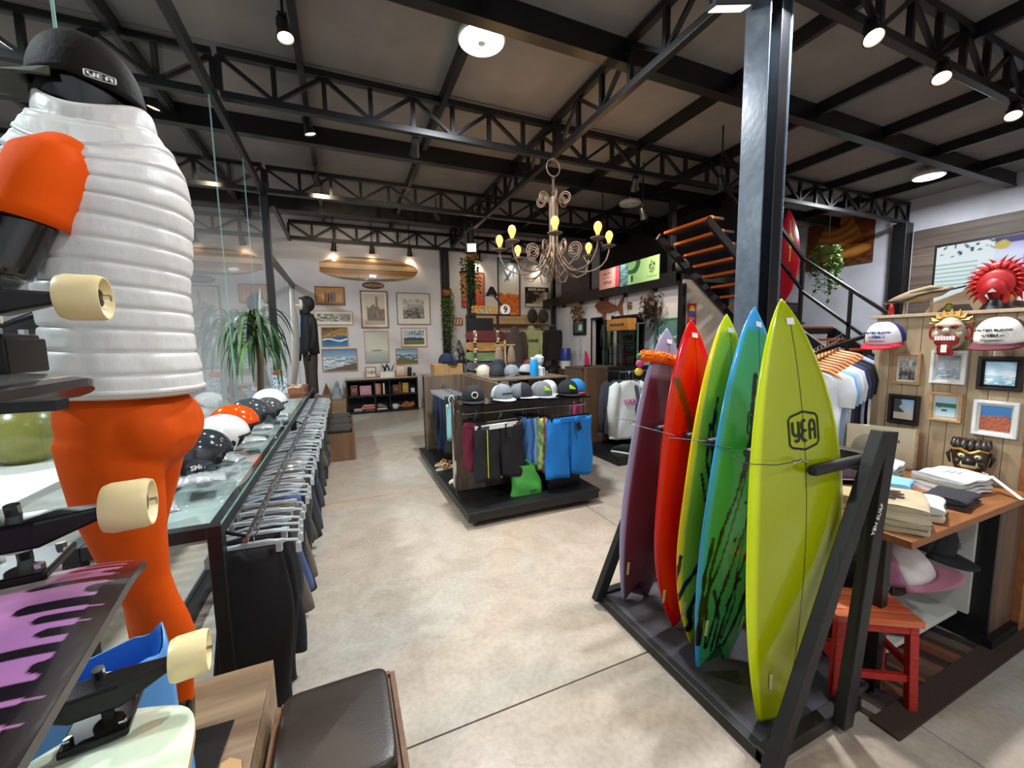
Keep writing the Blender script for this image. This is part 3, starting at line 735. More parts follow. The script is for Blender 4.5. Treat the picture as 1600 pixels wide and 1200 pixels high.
def mannequin_near():
    t = thing('mannequin', 'glossy black mannequin in white puffer vest, orange leggings and dark cap', 'mannequin', (-.575, 1.45, .5), (0, 0, radians(86)))
    # body: head, neck, torso, arms in one continuous skin
    b = MB()
    b.ell((0, .0, 1.875), (.076, .098, .125), 24, 16)
    b.ell((0, .06, 1.81), (.05, .045, .06), 16, 10); b.ell((0, .10, 1.85), (.014, .02, .03), 10, 8)
    b.tube([(0, -.01, 1.82), (0, -.02, 1.74), (0, -.02, 1.66)], [.058, .06, .085], 18)
    b.loft([ring((0, 0, z), rx, ry) for z, rx, ry in ((1.0, .145, .10), (1.15, .125, .085), (1.3, .14, .095), (1.5, .16, .10), (1.62, .15, .085), (1.72, .06, .055))])
    for s in (-1, 1):
        el = Vector((s * .222, .075, 1.32)); b.tube([(s * .13, -.01, 1.62), (s * .175, -.005, 1.585), (s * .202, .02, 1.48), el], [.045, .052, .05, .046], 16)
        ha = Vector((s * .20, .37, 1.20)); b.tube([el, el.lerp(ha, .3), el.lerp(ha, .7), ha], [.043, .046, .036, .026], 16)
        b.ell(ha + Vector((-s * .005, .05, -.02)), (.03, .055, .03), 14, 8)
        for k in range(4): b.tube([ha + Vector((-s * (-.02 + .016 * k), .06, -.02)), ha + Vector((-s * (-.022 + .018 * k), .125, -.045)), ha + Vector((-s * (-.02 + .018 * k), .15 - .008 * abs(k - 1.5), -.075))], [.012, .010, .008], 8)
        b.tube([ha + Vector((-s * .015, .03, -.01)), ha + Vector((-s * .045, .06, -.02)), ha + Vector((-s * .055, .10, -.035))], [.013, .011, .009], 8)
        ky = .068 if s > 0 else -.068
        b.tube([(s * .085, 0, 1.05), (s * .09, .01 + ky * .3, .6), (s * .085, -.02 + ky, .14)], [.06, .045, .03], 14)
        b.tube([(s * .085, -.02 + ky, .14), (s * .085, -.015 + ky, .07), (s * .09, .03 + ky, .045), (s * .10, .13 + ky, .025), (s * .10, .17 + ky, .022)], [.036, .04, .042, .034, .018], 14)
    remesh(b.build('body', SKINB, t, smooth='all'), .0095, 5)
    # leggings
    g = MB()
    g.loft([ring((0, yo, z), rx, ry, back=bk) for z, rx, ry, yo, bk in ((1.16, .128, .095, 0, 0), (1.06, .15, .115, .005, .1), (.97, .172, .126, 0, .25), (.90, .178, .124, -.006, .30), (.85, .165, .11, -.012, .2), (.80, .15, .09, 0, 0))])
    for s in (-1, 1):
        g.ell((s * .08, -.075, .925), (.088, .078, .095), 18, 12)
        ky = 1 if s > 0 else -1
        secs = [((s * .09, .0, .92), .088, .105), ((s * .094, ky * .008, .84), .09, .102), ((s * .094, .008 + ky * .02, .74), .082, .095), ((s * .092, .012 + ky * .035, .62), .068, .078), ((s * .09, .010 + ky * .045, .52), .056, .062), ((s * .09, ky * .05, .46), .052, .058), ((s * .088, -.015 + ky * .05, .38), .054, .066), ((s * .087, -.022 + ky * .055, .32), .053, .066), ((s * .086, -.018 + ky * .06, .24), .044, .054), ((s * .085, -.015 + ky * .065, .15), .034, .042), ((s * .085, -.015 + ky * .068, .11), .034, .04)]
        g.loft([ring(c, rx, ry, 22) for c, rx, ry in secs])
    remesh(g.build('leggings', ORG, t, smooth='all'), .009, 6)
    # puffer vest in horizontal quilted rolls
    v = MB(); z0, z1 = .985, 1.60; rolls = 14; per = 9; N = 72; rings = []
    prof = [(1.03, .176, .138), (1.08, .176, .137), (1.18, .166, .128), (1.32, .172, .128), (1.46, .182, .142), (1.57, .190, .150), (1.66, .182, .146), (1.72, .155, .130), (1.765, .118, .110), (1.79, .100, .100), (1.835, .094, .096)]
    def pr(z):
        for i in range(len(prof) - 1):
            a, c = prof[i], prof[i + 1]
            if a[0] <= z <= c[0]:
                u = (z - a[0]) / (c[0] - a[0]); u = u * u * (3 - 2 * u); return a[1] + (c[1] - a[1]) * u, a[2] + (c[2] - a[2]) * u
        return prof[-1][1:]
    zz = []; edges = [1.03 + k * (.805 / rolls) for k in range(rolls + 1)]
    for k in range(rolls):
        for q in range(per): zz.append((edges[k] + (edges[k + 1] - edges[k]) * q / per, q / per))
    zz.append((edges[-1], 0))
    for z, q in zz:
        rx, ry = pr(z); pf = (1 - abs(2 * q - 1) ** 7) * (.0062 if z < 1.74 else .005); row = []
        for k in range(N):
            a = 2 * pi * k / N; seam = 1
            for sa in (-pi * .02, pi * 1.02): 
                d = abs((a - sa + pi) % (2 * pi) - pi)
                seam = min(seam, .35 + .65 * min(1, d / .12))
            wob = 1 + .55 * nz(cos(a) * 5, sin(a) * 5, z * 26) + .5 * nz(cos(a) * 13, sin(a) * 13, z * 9)
            p = pf * seam * (.75 + .5 * wob)
            drop = -.10 * (abs(cos(a)) ** 2) * max(0, (z - 1.52) / .3) * (1 if z < 1.74 else .5)
            row.append(((rx + p) * cos(a), (ry + p) * sin(a) * (1.15 if sin(a) < 0 else 1) - .01, z + drop + .008 * sin(a)))
        rings.append(row)
    v.loft(rings, cap=False)
    v.build('puffer_vest', PUFF, t, smooth='all', solid=.008)
    MB().tube([(p[0] * 1.01, p[1] * 1.01, p[2] + .008) for p in rings[1]] + [(rings[1][0][0] * 1.01, rings[1][0][1] * 1.01, rings[1][0][2] + .008)], .008, 10).build('hem_cord', PUFF, t, smooth='all')
    for s in (-1, 1):
        MB().tube([(s * .09, -.01, 1.62), (s * .14, -.012, 1.62), (s * .178, -.006, 1.585), (s * .198, .006, 1.53), (s * .208, .022, 1.475), (s * .211, .03, 1.445)], [.045, .06, .068, .066, .063, .065], 26, cap=False).build('tshirt_sleeve', ORT, t, smooth='all', solid=.004)
    # cap
    CAPB = mat('dark_brown_cap', '#0d0907', .7, 0, .15, 12, bump=.1, spec=.2)
    def crown(u, w):
        a = 2 * pi * u; q = w * pi / 2
        r = Vector((.088 * cos(a) * cos(q) ** .8, .112 * sin(a) * cos(q) ** .8 - .005, 1.865 + .14 * sin(q) - .035 * (sin(a) < 0) * abs(sin(a)) * (1 - w)))
        return r
    cap = MB().grid(crown, 40, 14, True).build('cap_crown', CAPB, t, smooth='all', solid=.004)
    def brim(u, w):
        a = pi * (.08 + .84 * u); r0 = Vector((.088 * cos(a), .112 * sin(a) - .005, 1.868))
        ext = .105 * sin(pi * u) ** .6 * w
        return (r0.x * (1 + .05 * w), r0.y + ext, r0.z - .012 * w - .25 * (r0.x ** 2) * w * 6)
    MB().grid(brim, 24, 6).build('cap_brim', mat('olive_brim', '#38392f', .7), cap, smooth='all', solid=.006)
    MB().ell((0, -.005, 2.006), (.009, .009, .006), 10, 6).build('cap_button', CAPB, cap)
    a = radians(212); P = Vector((.088 * cos(a) * 1.05, .112 * sin(a) * 1.05 - .005, 1.865)); nrm = Vector((cos(a) / .098, sin(a) / .123, .15)).normalized()
    xx = Vector((0, 0, 1)).cross(nrm).normalized(); yy = nrm.cross(xx)
    MB().prism([(-.028, -.011), (.028, -.011), (.03, 0), (.028, .011), (-.028, .011), (-.03, 0)], .002, lambda u, w, d: P + xx * u + yy * w + nrm * d).build('cap_patch', mat('patch_dark', '#15120f', .6), cap)
    yeh_logo(cap, .044, WHITEP, lambda u, w: P + xx * u * 1.25 + yy * w * .5 + nrm * .0035)
    for o in [c for c in t.children] + [g for c in t.children for g in c.children]:
        for v in o.data.vertices:
            if v.co.z > 1.2: v.co.z = 1.2 + (v.co.z - 1.2) * .93
    return t
mannequin_near()

def dry_bag():
    t = thing('blue_bag', 'sky-blue waterproof bag with open top in front of the mannequin', 'bag', (-.555, 1.10, .507), (0, 0, .25))
    BL = mat('blue_vinyl', '#5596d6', .38, 0, .06, 5, bump=.05, bscale=9)
    def f(u, v):
        a = 2 * pi * u; e = .75 if v < .8 else .75
        sx = abs(cos(a)) ** .55 * (1 if cos(a) > 0 else -1); sy = abs(sin(a)) ** .55 * (1 if sin(a) > 0 else -1)
        r = .13 * (1 + .05 * sin(3 * a + v * 4)); k = 1 - .10 * v + .03 * sin(9 * v)
        return (sx * r * k * 1.15, sy * .075 * k * (1 - .25 * v), (.46 * v) + .02 * sin(2 * a + 1) * v + (.02 * nz(cos(a) * 2, sin(a) * 2, v * 3)))
    m = MB().grid(f, 40, 16, True); n = 40; m.f.append(tuple(range(n)))
    m.build('bag_body', BL, t, smooth='all', solid=.003)
    MB().grid(lambda u, v: (lambda p: (p[0] * (.97 - .12 * v), p[1] * (.95 - .2 * v), p[2] - .09 * v))(f(u, 1)), 40, 4, True).build('folded_rim', mat('blue_vinyl_inside', '#2a6ac4', .45), t, smooth='all')
dry_bag()

# ================================================================= longboards in the foreground
WHEEL = mat('cream_urethane', '#e3cf9a', .4, 0, .05, 8); CORE = mat('wheel_core', '#efe6cf', .4)
def longboard(label, x, y, z, L, W, yaw, deckm, botf, tone, axle=.62, nose='square', rise=0):
    """bottom-up longboard; local +Y towards its nose"""
    t = thing('longboard', label, 'skateboard', (x, y, z), (0, 0, yaw), group='upturned longboards in the foreground rack')
    def outl(v):
        q = max(0, (v - .82) / .18)
        if nose == 'round': return W / 2 * sqrt(max(0.0004, 1 - q ** 2.4))
        return W / 2 * (1 - .10 * q ** 2) * (1 - .93 * max(0, (v - .985) / .015) ** 3)
    def lift(v): return -.035 * max(0, (v - .84) / .16) ** 1.6
    b = MB(); b.c = []; nx, ny = (90, 380) if botf is g_drip else (40, 110)
    for j in range(ny + 1):
        v = j / ny; w = outl(v)
        for i in range(nx + 1):
            s = -1 + 2 * i / nx; b.v.append((s * w, -L + v * L, .006 + lift(v) + .012 * abs(s) ** 3 * -1)); b.c.append(botf(s, v, s * w, v * L))
    for j in range(ny):
        for i in range(nx): a = j * (nx + 1) + i; b.f.append((a, a + 1, a + nx + 2, a + nx + 1))
    b.build('bottom_graphic', GLOSSV, t, smooth='all', fix=False)
    d = MB(); rows = []
    for j in range(41):
        v = j / 40; w = outl(v); zc = lift(v)
        rows.append([(-w * 1.004, -L + v * L, zc - .010 + .004), (w * 1.004, -L + v * L, zc - .010 + .004), (w * 1.004, -L + v * L, zc - .018), (-w * 1.004, -L + v * L, zc - .018)])
    d.loft(rows); d.build('deck', deckm, t)
    BT = mat('truck_black', '#121113', .3, .5, .05)
    yy = -L * (1 - axle)
    if rise: MB().b2((-.045, yy - .05, .004), (.045, yy + .06, .012 + rise)).build('riser_block', BT, t, bevel=.003)
    
    if True:
        MB().b2((-.04, yy - .045, .006 + rise), (.04, yy + .055, .018 + rise)).build('base_plate', BT, t, bevel=.003)
        hg = MB().loft([[(-.10, yy - .008, .068 + rise), (-.10, yy + .008, .068 + rise), (-.10, yy + .008, .082 + rise), (-.10, yy - .008, .082 + rise)], [(-.03, yy - .03, .045 + rise), (-.03, yy + .012, .045 + rise), (-.03, yy + .012, .086 + rise), (-.03, yy - .03, .082 + rise)], [(.03, yy - .03, .045 + rise), (.03, yy + .012, .045 + rise), (.03, yy + .012, .086 + rise), (.03, yy - .03, .082 + rise)], [(.10, yy - .008, .068 + rise), (.10, yy + .008, .068 + rise), (.10, yy + .008, .082 + rise), (.10, yy - .008, .082 + rise)]]).build('hanger', BT, t, bevel=.004)
        MB().cyl((-.135, yy, .075 + rise), (.135, yy, .075 + rise), .0045, n=10).build('axle', CHROME, hg)
        MB().cyl((0, yy + .02, .015 + rise), (0, yy + .005, .10 + rise), .008, n=10).build('kingpin', CHROME, hg)
        for q, mm in ((.035, CORE), (.06, mat('pale_bushing', '#dfe0b8', .4))):
            MB().lathe([(.006, 0), (.018, 0), (.018, .014), (.006, .014)], 18, (0, yy + .013, q + rise)).build('bushing', mm, t, smooth=True)
        for sx in (-.03, .03):
            for sy in (-.03, .035): MB().cyl((sx, yy + sy, .016 + rise), (sx, yy + sy, .026 + rise), .006, n=6).build('bolt', CHROME, t)
        for s in (-1, 1):
            prof = [(.012, -.008), (.016, -.010), (.024, -.013), (.031, -.024), (.0335, -.024), (.036, -.016), (.036, .020), (.033, .028), (.022, .028), (.014, .012)]
            M = Matrix.Rotation(-s * pi / 2, 3, 'Y') if True else None
            M = Matrix.Rotation(-pi / 2 * s, 3, 'Y')
            w = MB().lathe([(r, zz_) for r, zz_ in prof], 36, (s * .118, yy, .075 + rise), M).build('wheel', WHEEL, t, smooth=True)
            MB().lathe([(.001, 0), (.0135, 0), (.0135, .008), (.001, .008)], 16, (s * .135, yy, .075 + rise), M).build('bearing', BT, w, smooth=True)
            MB().lathe([(.001, 0), (.006, 0), (.006, .008), (.001, .008)], 6, (s * .139, yy, .075 + rise), Matrix.Rotation(pi / 2 * s, 3, 'Y')).build('nut', CHROME, w)
            MB().box((s * .1205, yy + .019, .080 + rise), (.002, .004, .012)).build('wheel_print', mat('red_print', '#c0381c', .5), w)
    return t
BDECK = mat('black_deck_edge', '#15131a', .3, 0, .05, coat=.3); WDECK = wood('maple_ply', '#b58a58', '#d6b585', .4, 1)
def g_dark(s, v, x, y):
    c = hx('#4b4c4a')
    if fbm(x * 14, y * 5, 2) > .15 and v > .5: c = hx('#d8b98a')
    if abs(s) > .86: c = hx('#17120f')
    if v > .9 and abs(s) < .8: c = hx('#c9c2a8') if nz(x * 40, y * 16) < .1 else c
    return c
def g_drip(s, v, x, y):
    # pink-purple field with black drips reaching in from the rail
    a = (.125 - x) / .25; y0 = y
    if a < .055 + .012 * sin(y * 40) or v > .988: return hx('#17121a')
    k = int(y / .030)
    for q in (k - 1, k, k + 1):
        r = .5 + .5 * sin(q * 2.399 * 3 + 1.7 * q); ln = .10 + .26 * r; yc = (q + .5) * .030; w = .0075 + .004 * (.5 + .5 * sin(q * 5.1))
        d = abs(y - yc)
        if a < ln and d < w * 1.0: return hx('#17121a')
        if ((a - ln) * .25) ** 2 + d * d < w * w: return hx('#17121a')
        if a < .09 and d < .015: return hx('#17121a')
    q = .5 + .5 * nz(x * 7, y * 5, 3)
    return mixc(hx('#9a6aa6'), hx('#b97c98'), q)
def g_mint(s, v, x, y):
    c = hx('#d6e2c9')
    if .55 < v < .62 and s < .2: c = hx('#7da05a')
    if v < .55 and abs(s) < .75: c = mixc(hx('#b9a487'), hx('#5c4632'), .5 + nz(x * 16, y * 9))
    return c
longboard('topmost upturned longboard with a grey and gold underside, seen edge-on', -.50, .96, 1.612, .95, .235, .10, BDECK, g_dark, None, axle=.88, nose='round', rise=.045)
longboard('upturned longboard with pink underside and black dripping paint', -.428, .795, 1.345, .95, .25, .145, BDECK, g_drip, None, axle=.93)
longboard('lowest upturned longboard with pale mint underside', -.40, .865, 1.04, .95, .25, .15, WDECK, g_mint, None, axle=.93, nose='round')
rk = thing('longboard_rack', 'black metal rack holding the upturned longboards at the left edge', 'rack', (-.72, .3, 0))
for y in (0, .32): MB().b2((-.02, y - .02, 0), (.02, y + .02, 1.62)).build('upright', BLK, rk, bevel=.003)
for z in (1.016, 1.321, 1.588):
    for y in (0, .32): MB().b2((.02, y - .012, z - .006), (.42, y + .012, z + .006)).build('arm', BLK, rk)
MB().b2((-.1, -.1, 0), (.3, .42, .02)).build('foot_plate', BLK, rk)

# ================================================================= padded stools
LEATH = mat('dark_brown_leather', '#2a221f', .34, 0, .08, 20, bump=.05, bscale=160); STW = wood('stool_laminate', '#6a4a36', '#8f6a4c', .5, 2, 8)
def stool(label, x, y, w=.40, d=.42, h=.40, m=STW):
    t = thing('stool', label, 'stool', (x, y, 0), group='box stools with padded tops')
    for s in (-1, 1):
        MB().b2((s * w / 2 - .009, -d / 2, 0), (s * w / 2 + .009, d / 2, h)).build('side_panel', m, t, bevel=.002)
        MB().b2((-w / 2 + .009, s * d / 2 - .009, 0), (w / 2 - .009, s * d / 2 + .009, h)).build('front_panel', m, t, bevel=.002)
    MB().b2((-w / 2, -d / 2, h - .03), (w / 2, d / 2, h - .012)).build('seat_base', m, t)
    def f(u, v):
        a = 2 * pi * u; k = .5
        sx = abs(cos(a)) ** .22 * (1 if cos(a) > 0 else -1); sy = abs(sin(a)) ** .22 * (1 if sin(a) > 0 else -1)
        if v < .35: r, z = .96, v / .35 * .05
        elif v < .6: q = (v - .35) / .25 * pi / 2; r, z = .90 + .06 * cos(q), .05 + .018 * sin(q)
        else: q = (v - .6) / .4; r, z = .90 * (1 - q), .068 + .006 * q
        return (sx * r * (w / 2 - .012), sy * r * (d / 2 - .012), h - .012 + z)
    MB().grid(f, 48, 20, True).build('cushion', LEATH, t, smooth='all')
    return t
stool('dark leather cushioned stool in the left foreground', -.085, 1.275, .38, .42, .40)
stool('brown box stool nearest of three in the row beyond the counter', -.15, 6.32, .47, .5, .40)
stool('brown box stool in the middle of the far row', -.15, 6.86, .47, .5, .40)
stool('brown box stool at the far end of the row, nearest the bookshelf', -.15, 7.4, .47, .5, .40)
# ================================================================= glass counter with hanging trousers
def counter():
    t = thing('glass_counter', 'long black-framed counter with clear glass top along the glass front', 'counter', (-.70, 1.80, 0))
    L = 5.4
    for x in (-.205, .205):
        MB().b2((x - .025, 0, .915), (x + .025, L, .965)).build('long_rail', BLK, t, bevel=.003)
        for y in (.025, L / 2, L - .025): MB().b2((x - .025, y - .025, 0), (x + .025, y + .025, .915)).build('leg', BLK, t, bevel=.003)
    for y in (.025, L - .025): MB().b2((-.18, y - .025, .915), (.18, y + .025, .965)).build('end_rail', BLK, t, bevel=.003)
    MB().b2((-.228, .002, .966), (.228, L - .002, .978)).build('glass_top', glass_mat('counter_glass', (.93, .97, .96), 1.5), t)
    MB().b2((.228, .002, .966), (.2295, L - .002, .978)).build('glass_edge', mat('green_glass_edge', '#6f9b90', .2), t)
    MB().b2((-.20, .05, .885), (.17, L - .05, .90)).build('inner_shelf', mat('pale_shelf', '#b9c2c2', .35), t)
    MB().cyl((.29, .06, .86), (.29, L - .06, .86), .011, n=10).build('hanging_rail', CHROME, t)
    for y in (.1, L / 2, L - .1): MB().bar((.205, y, .90), (.29, y, .862), .012).build('rail_bracket', BLK, t)
counter()
CLEAR = mat('clear_plastic', '#e6edf0', .10, 0, 0, trans=.3, spec=.9, alpha=.62)
def pants_mesh(seed, w=.31, h=.62, th=.026, short=False):
    rnd = random.Random(seed); ph = rnd.random() * 6; m = MB()
    def f(u, v):
        a = 2 * pi * u; e = abs(cos(a)) ** .5 * (1 if cos(a) > 0 else -1)
        ww = w * (.80 + .12 * v + .03 * sin(v * 5 + ph)) / 2
        x = e * ww + .022 * v * v * sin(ph) + .012 * sin(v * 7 + ph)
        y = sin(a) * th * (.8 + .5 * v) + .012 * sin(v * 4 + ph + e * 2) + .006 * sin(e * 9 + v * 3)
        return (x, y, -v * h * (1 + .02 * sin(e * 3 + ph)))
    m.grid(f, 20, 14, True); n = 20; m.f.append(tuple(range(n))); m.f.append(tuple(14 * n + i for i in range(n)))
    return m
def clip_hanger(parent, w=.27, m=None):
    m = m or CLEAR
    h = MB().tube([(0, 0, .075), (.016, 0, .09), (.022, 0, .075), (.0, 0, .045), (0, 0, .015)], .0028, 6).build('hanger', CHROME, parent)
    MB().box((0, 0, .012), (w, .012, .016)).build('hanger_bar', m, h)
    for s in (-1, 1): MB().box((s * w * .42, 0, -.005), (.022, .022, .05)).build('clip', m, h)
PC = [('black', '#131316'), ('charcoal', '#2b2d33'), ('navy', '#20263a'), ('faded blue', '#4a5a8a'), ('taupe', '#6a6058'), ('dark grey', '#3a3b40'), ('camouflage grey', '#55554f'), ('slate', '#3f4652'), ('olive', '#4a4f3f'), ('washed black', '#1d1f26')]
protos = []
for i, (nm, c) in enumerate(PC):
    t = thing('trousers', 'x', 'trousers', (0, -50, 0))
    pants_mesh(i, .33, h=(.72, .66, .62, .60, .64, .58, .55, .66, .52, .70)[i]).build('fabric', mat('denim_' + nm.replace(' ', '_'), c, .85, 0, .22 if 'camo' in nm else .1, 18 if 'camo' in nm else 30, bump=.1, bscale=120), t, smooth='all')
    MB().box((0, 0, -.02), (.20, .034, .03)).build('waistband', mat('denim_' + nm.replace(' ', '_')), t, bevel=.004)
    clip_hanger(t)
    protos.append(t)
order = [0, 0, 9, 5, 4, 3, 1, 4, 5, 8, 6, 2, 1, 7, 2, 9, 6, 7, 0, 1, 5, 2, 7, 8, 1, 6, 4, 9, 7, 2, 5, 1, 8, 4, 6, 0, 7, 2, 9, 1, 5, 4]
N = len(order); used = {}
_u = ['first', 'second', 'third', 'fourth', 'fifth', 'sixth', 'seventh', 'eighth', 'ninth']
ORD = _u + ['tenth', 'eleventh', 'twelfth', 'thirteenth', 'fourteenth', 'fifteenth', 'sixteenth', 'seventeenth', 'eighteenth', 'nineteenth', 'twentieth'] + ['twenty-' + a for a in _u] + ['thirtieth'] + ['thirty-' + a for a in _u] + ['fortieth'] + ['forty-' + a for a in _u] + ['fiftieth'] + ['fifty-' + a for a in _u]
tcount = {}
for k, i in enumerate(order):
    y = 1.92 + k * .122; loc = (-.41 + random.uniform(-.008, .008), y, .80); rz = random.uniform(-.12, .12)
    near = 'near end' if k < 10 else ('second quarter' if k < 20 else ('third quarter' if k < 31 else 'far end'))
    tcount[(i, near)] = tcount.get((i, near), 0) + 1
    lab = '%s trousers on a clear hanger, %s from the near end of the counter rail' % (PC[i][0], ORD[k])
    if i not in used:
        o = protos[i]; o.location = loc; o.rotation_euler = (0, 0, rz); o['label'] = lab; o['group'] = 'trousers under the glass counter'; used[i] = 1
    else: dup(protos[i], loc, (0, 0, rz), lab, 'trousers under the glass counter', (1, 1, random.uniform(.92, 1.04)))
# loose empty clear hangers hanging between the trousers
hp = None
for k in range(52):
    y = 1.86 + k * .10; loc = (-.40 + random.uniform(-.01, .01), y + .055, .80 + random.uniform(-.01, .008))
    if hp is None:
        hp = thing('clip_hanger', 'empty clear clip hanger, first from the near end of the counter rail', 'hanger', loc, group='empty clear hangers under the counter')
        h = MB().tube([(0, 0, .075), (.016, 0, .09), (.022, 0, .075), (.0, 0, .045), (0, 0, .015)], .0028, 6).build('hook', CHROME, hp)
        MB().tube([(-.17, 0, -.03), (-.16, 0, .0), (-.05, 0, .018), (.05, 0, .018), (.16, 0, .0), (.17, 0, -.03)], .007, 6).build('bar', CLEAR, hp, smooth=True)
        for s in (-1, 1): MB().box((s * .165, 0, -.035), (.02, .02, .04)).build('clip', CLEAR, hp)
    else: dup(hp, loc, (0, 0, random.uniform(-.15, .15)), 'empty clear clip hanger, %s from the near end of the counter rail' % ORD[k])

# helmets
def helmet(label, x, y, r, c, rz, lining='#141416', word=None, half=None):
    t = thing('helmet', label, 'helmet', (x, y, .978), (0, 0, rz), group='open-face helmets on the counter')
    m = mat('shell_' + c, c, .12, 0, .04, 30, coat=.7)
    def f(u, v):
        a = 2 * pi * u; q = pi / 2 * (1 - v * 1.62); cy = cos(q)
        low = -.78 if sin(a) < .35 else -.02
        z = sin(q); z = max(z, low + .0)
        rr = sqrt(max(0, 1 - z * z)) if z > low else sqrt(max(0, 1 - low * low)) * .97
        return (r * rr * cos(a) * .92, r * rr * sin(a) * 1.12, r * (.80 + z))
    MB().grid(f, 40, 18, True).build('shell', m, t, smooth='all', solid=.012)
    MB().ell((0, -.01, r * .80), (r * .84, r * 1.0, r * .78), 24, 12).build('lining', mat('lining' + lining, lining, .9), t, smooth='all')
    for s in (-1, 1):
        MB().lathe([(.001, 0), (.02, 0), (.02, .006), (.011, .008), (.001, .006)], 18, (s * r * .90, r * .15, r * .55), Matrix.Rotation(s * pi / 2, 3, 'Y')).build('ear_button', BLKP, t, smooth=True)
    MB().tube([(r * .80, .02, r * .2), (r * .5, .05, .012), (-r * .5, .05, .012), (-r * .80, .02, r * .2)], .007, 6).build('chin_strap', BLKP, t)
    MB().tube([(r * .92 * cos(a), r * 1.13 * sin(a), r * .80) for a in [pi * (.12 + .76 * k / 12) for k in range(13)]], .009, 6).build('visor_trim', BLKP, t, smooth=True)
    if word: text(word, .035, WHITEP, t, (r * .84, -.05, r * .42), rot=(pi / 2, 0, pi / 2), bold=.001)
    return t
helmet('charcoal helmet with a logo on its side, nearest on the counter', -.74, 2.62, .125, '#2c333a', -.9, word='SMITH')
helmet('white and black helmet behind the nearest charcoal one', -.74, 3.02, .135, '#e4e4e4', -1.1)
helmet('bright orange helmet in the middle of the row', -.76, 3.42, .14, '#e84d0c', -1.3, word='SMITH')
helmet('glossy dark grey helmet right of the orange one', -.74, 3.86, .135, '#3c444b', -1.2)
helmet('small matt grey helmet in front of the farthest white one', -.66, 4.18, .115, '#4d5054', -1.2)
helmet('white helmet with black dots, farthest on the counter', -.70, 4.56, .14, '#ecebea', -1.1)
helmet('white helmet peeking over the orange one next to the glass', -.83, 3.72, .12, '#dcdcdf', .6)
# plastic wrapped packs
SILV = mat('clear_wrapper', '#aeb2b6', .1, .25, .35, 12, bump=.8, bscale=22); 
for i, (x, y, w, d, rz, c) in enumerate(((-.70, 2.42, .22, .16, .2, 'silver wrapped garment pack nearest on the counter'), (-.66, 2.78, .16, .12, -.3, 'small crumpled silver pack beside the charcoal helmet'), (-.64, 3.28, .20, .14, .3, 'wrapped pack with a red print in front of the orange helmet'), (-.66, 3.78, .2, .14, .1, 'flat wrapped pack under the grey helmets'), (-.62, 4.42, .2, .16, 0, 'wrapped pack below the farthest white helmet'), (-.76, 2.02, .18, .14, .4, 'wrapped olive garment at the near end of the counter'))):
    t = thing('wrapped_pack', c, 'package', (x, y, .978), (0, 0, rz), group='wrapped packs on the counter')
    MB().grid(lambda u, v: ((u - .5) * w, (v - .5) * d, .004 + .03 * (sin(pi * u) * sin(pi * v)) ** .5 + .010 * abs(nz(u * 9, v * 9, i))), 22, 18).build('wrapper', SILV, t, smooth='all', solid=.002)
    MB().box((0, 0, .012), (w * .8, d * .75, .014)).build('folded_cloth', mat('pack_cloth%d' % i, ('#6d5a58', '#84888c', '#7c3a38', '#5d5f63', '#8a8a8e', '#6b7550')[i], .8), t, bevel=.005)
def counter_small():
    t = thing('patterned_tin', 'tall tin box with a pale blue floral pattern on the counter', 'tin', (-.66, 5.0, .978), (0, 0, .2))
    picture('printed_front', .14, .36, lambda u, v: mixc(hx('#dfe6ea'), hx('#5f87ad'), 1 if nz(u * 9, v * 22) > .08 else 0), t, (0, -.061, .18), nx=26, ny=50)
    MB().b2((-.07, -.06, 0), (.07, .06, .36)).build('tin_body', mat('tin_side', '#cfd6da', .3, .3), t, bevel=.006)
    MB().lathe([(.001, .36), (.04, .36), (.045, .40), (.02, .42), (.001, .42)], 16).build('orange_lid', mat('orange_lid', '#d8682a', .4), t, smooth=True)
    for i, (x, y, z, c, lab) in enumerate(((-.82, 4.95, .22, '#d9763a', 'orange-capped white bottle beside the patterned tin'), (-.86, 4.4, .24, '#8fa08a', 'greenish bottle next to the glass'), (-.86, 5.5, .2, '#7894b0', 'pale blue bottle near the far end of the counter'))):
        b = thing('bottle', lab, 'bottle', (x, y, .978), group='bottles on the counter')
        MB().lathe([(.001, 0), (.035, 0), (.038, .01), (.038, z * .6), (.016, z * .78), (.016, z * .86), (.001, z * .86)], 18).build('bottle_body', WHITEP if i == 0 else mat('bottle%d' % i, c, .25), b, smooth=True)
        MB().lathe([(.001, z * .86), (.02, z * .86), (.02, z), (.001, z)], 14).build('bottle_cap', mat('cap%d' % i, c, .4), b, smooth=True)
    t = thing('rope_tray', 'long wooden tray heaped with pale rope bracelets at the counter end', 'tray', (-.68, 6.7, .978))
    TW = wood('tray_wood', '#8a5434', '#a86a45', .5, 1)
    MB().b2((-.14, -.3, 0), (.14, .3, .02)).build('tray_floor', TW, t)
    for s in (-1, 1):
        MB().b2((s * .14 - .008, -.3, 0), (s * .14 + .008, .3, .07)).build('tray_side', TW, t); MB().b2((-.14, s * .3 - .008, 0), (.14, s * .3 + .008, .07)).build('tray_end', TW, t)
    for k in range(14):
        a = random.random() * 6
        MB().tube([(.045 * cos(q) + random.uniform(-.003, .003), .045 * sin(q), .0) for q in [2 * pi * j / 14 for j in range(15)]], .011, 6).build('bracelet', mat('pale_rope', '#c9b7a4', .9), t, smooth=True, loc=(random.uniform(-.07, .07), -.24 + k * .036, .045 + random.uniform(0, .03)), rot=(random.uniform(-.4, .4), random.uniform(-.4, .4), a))
counter_small()

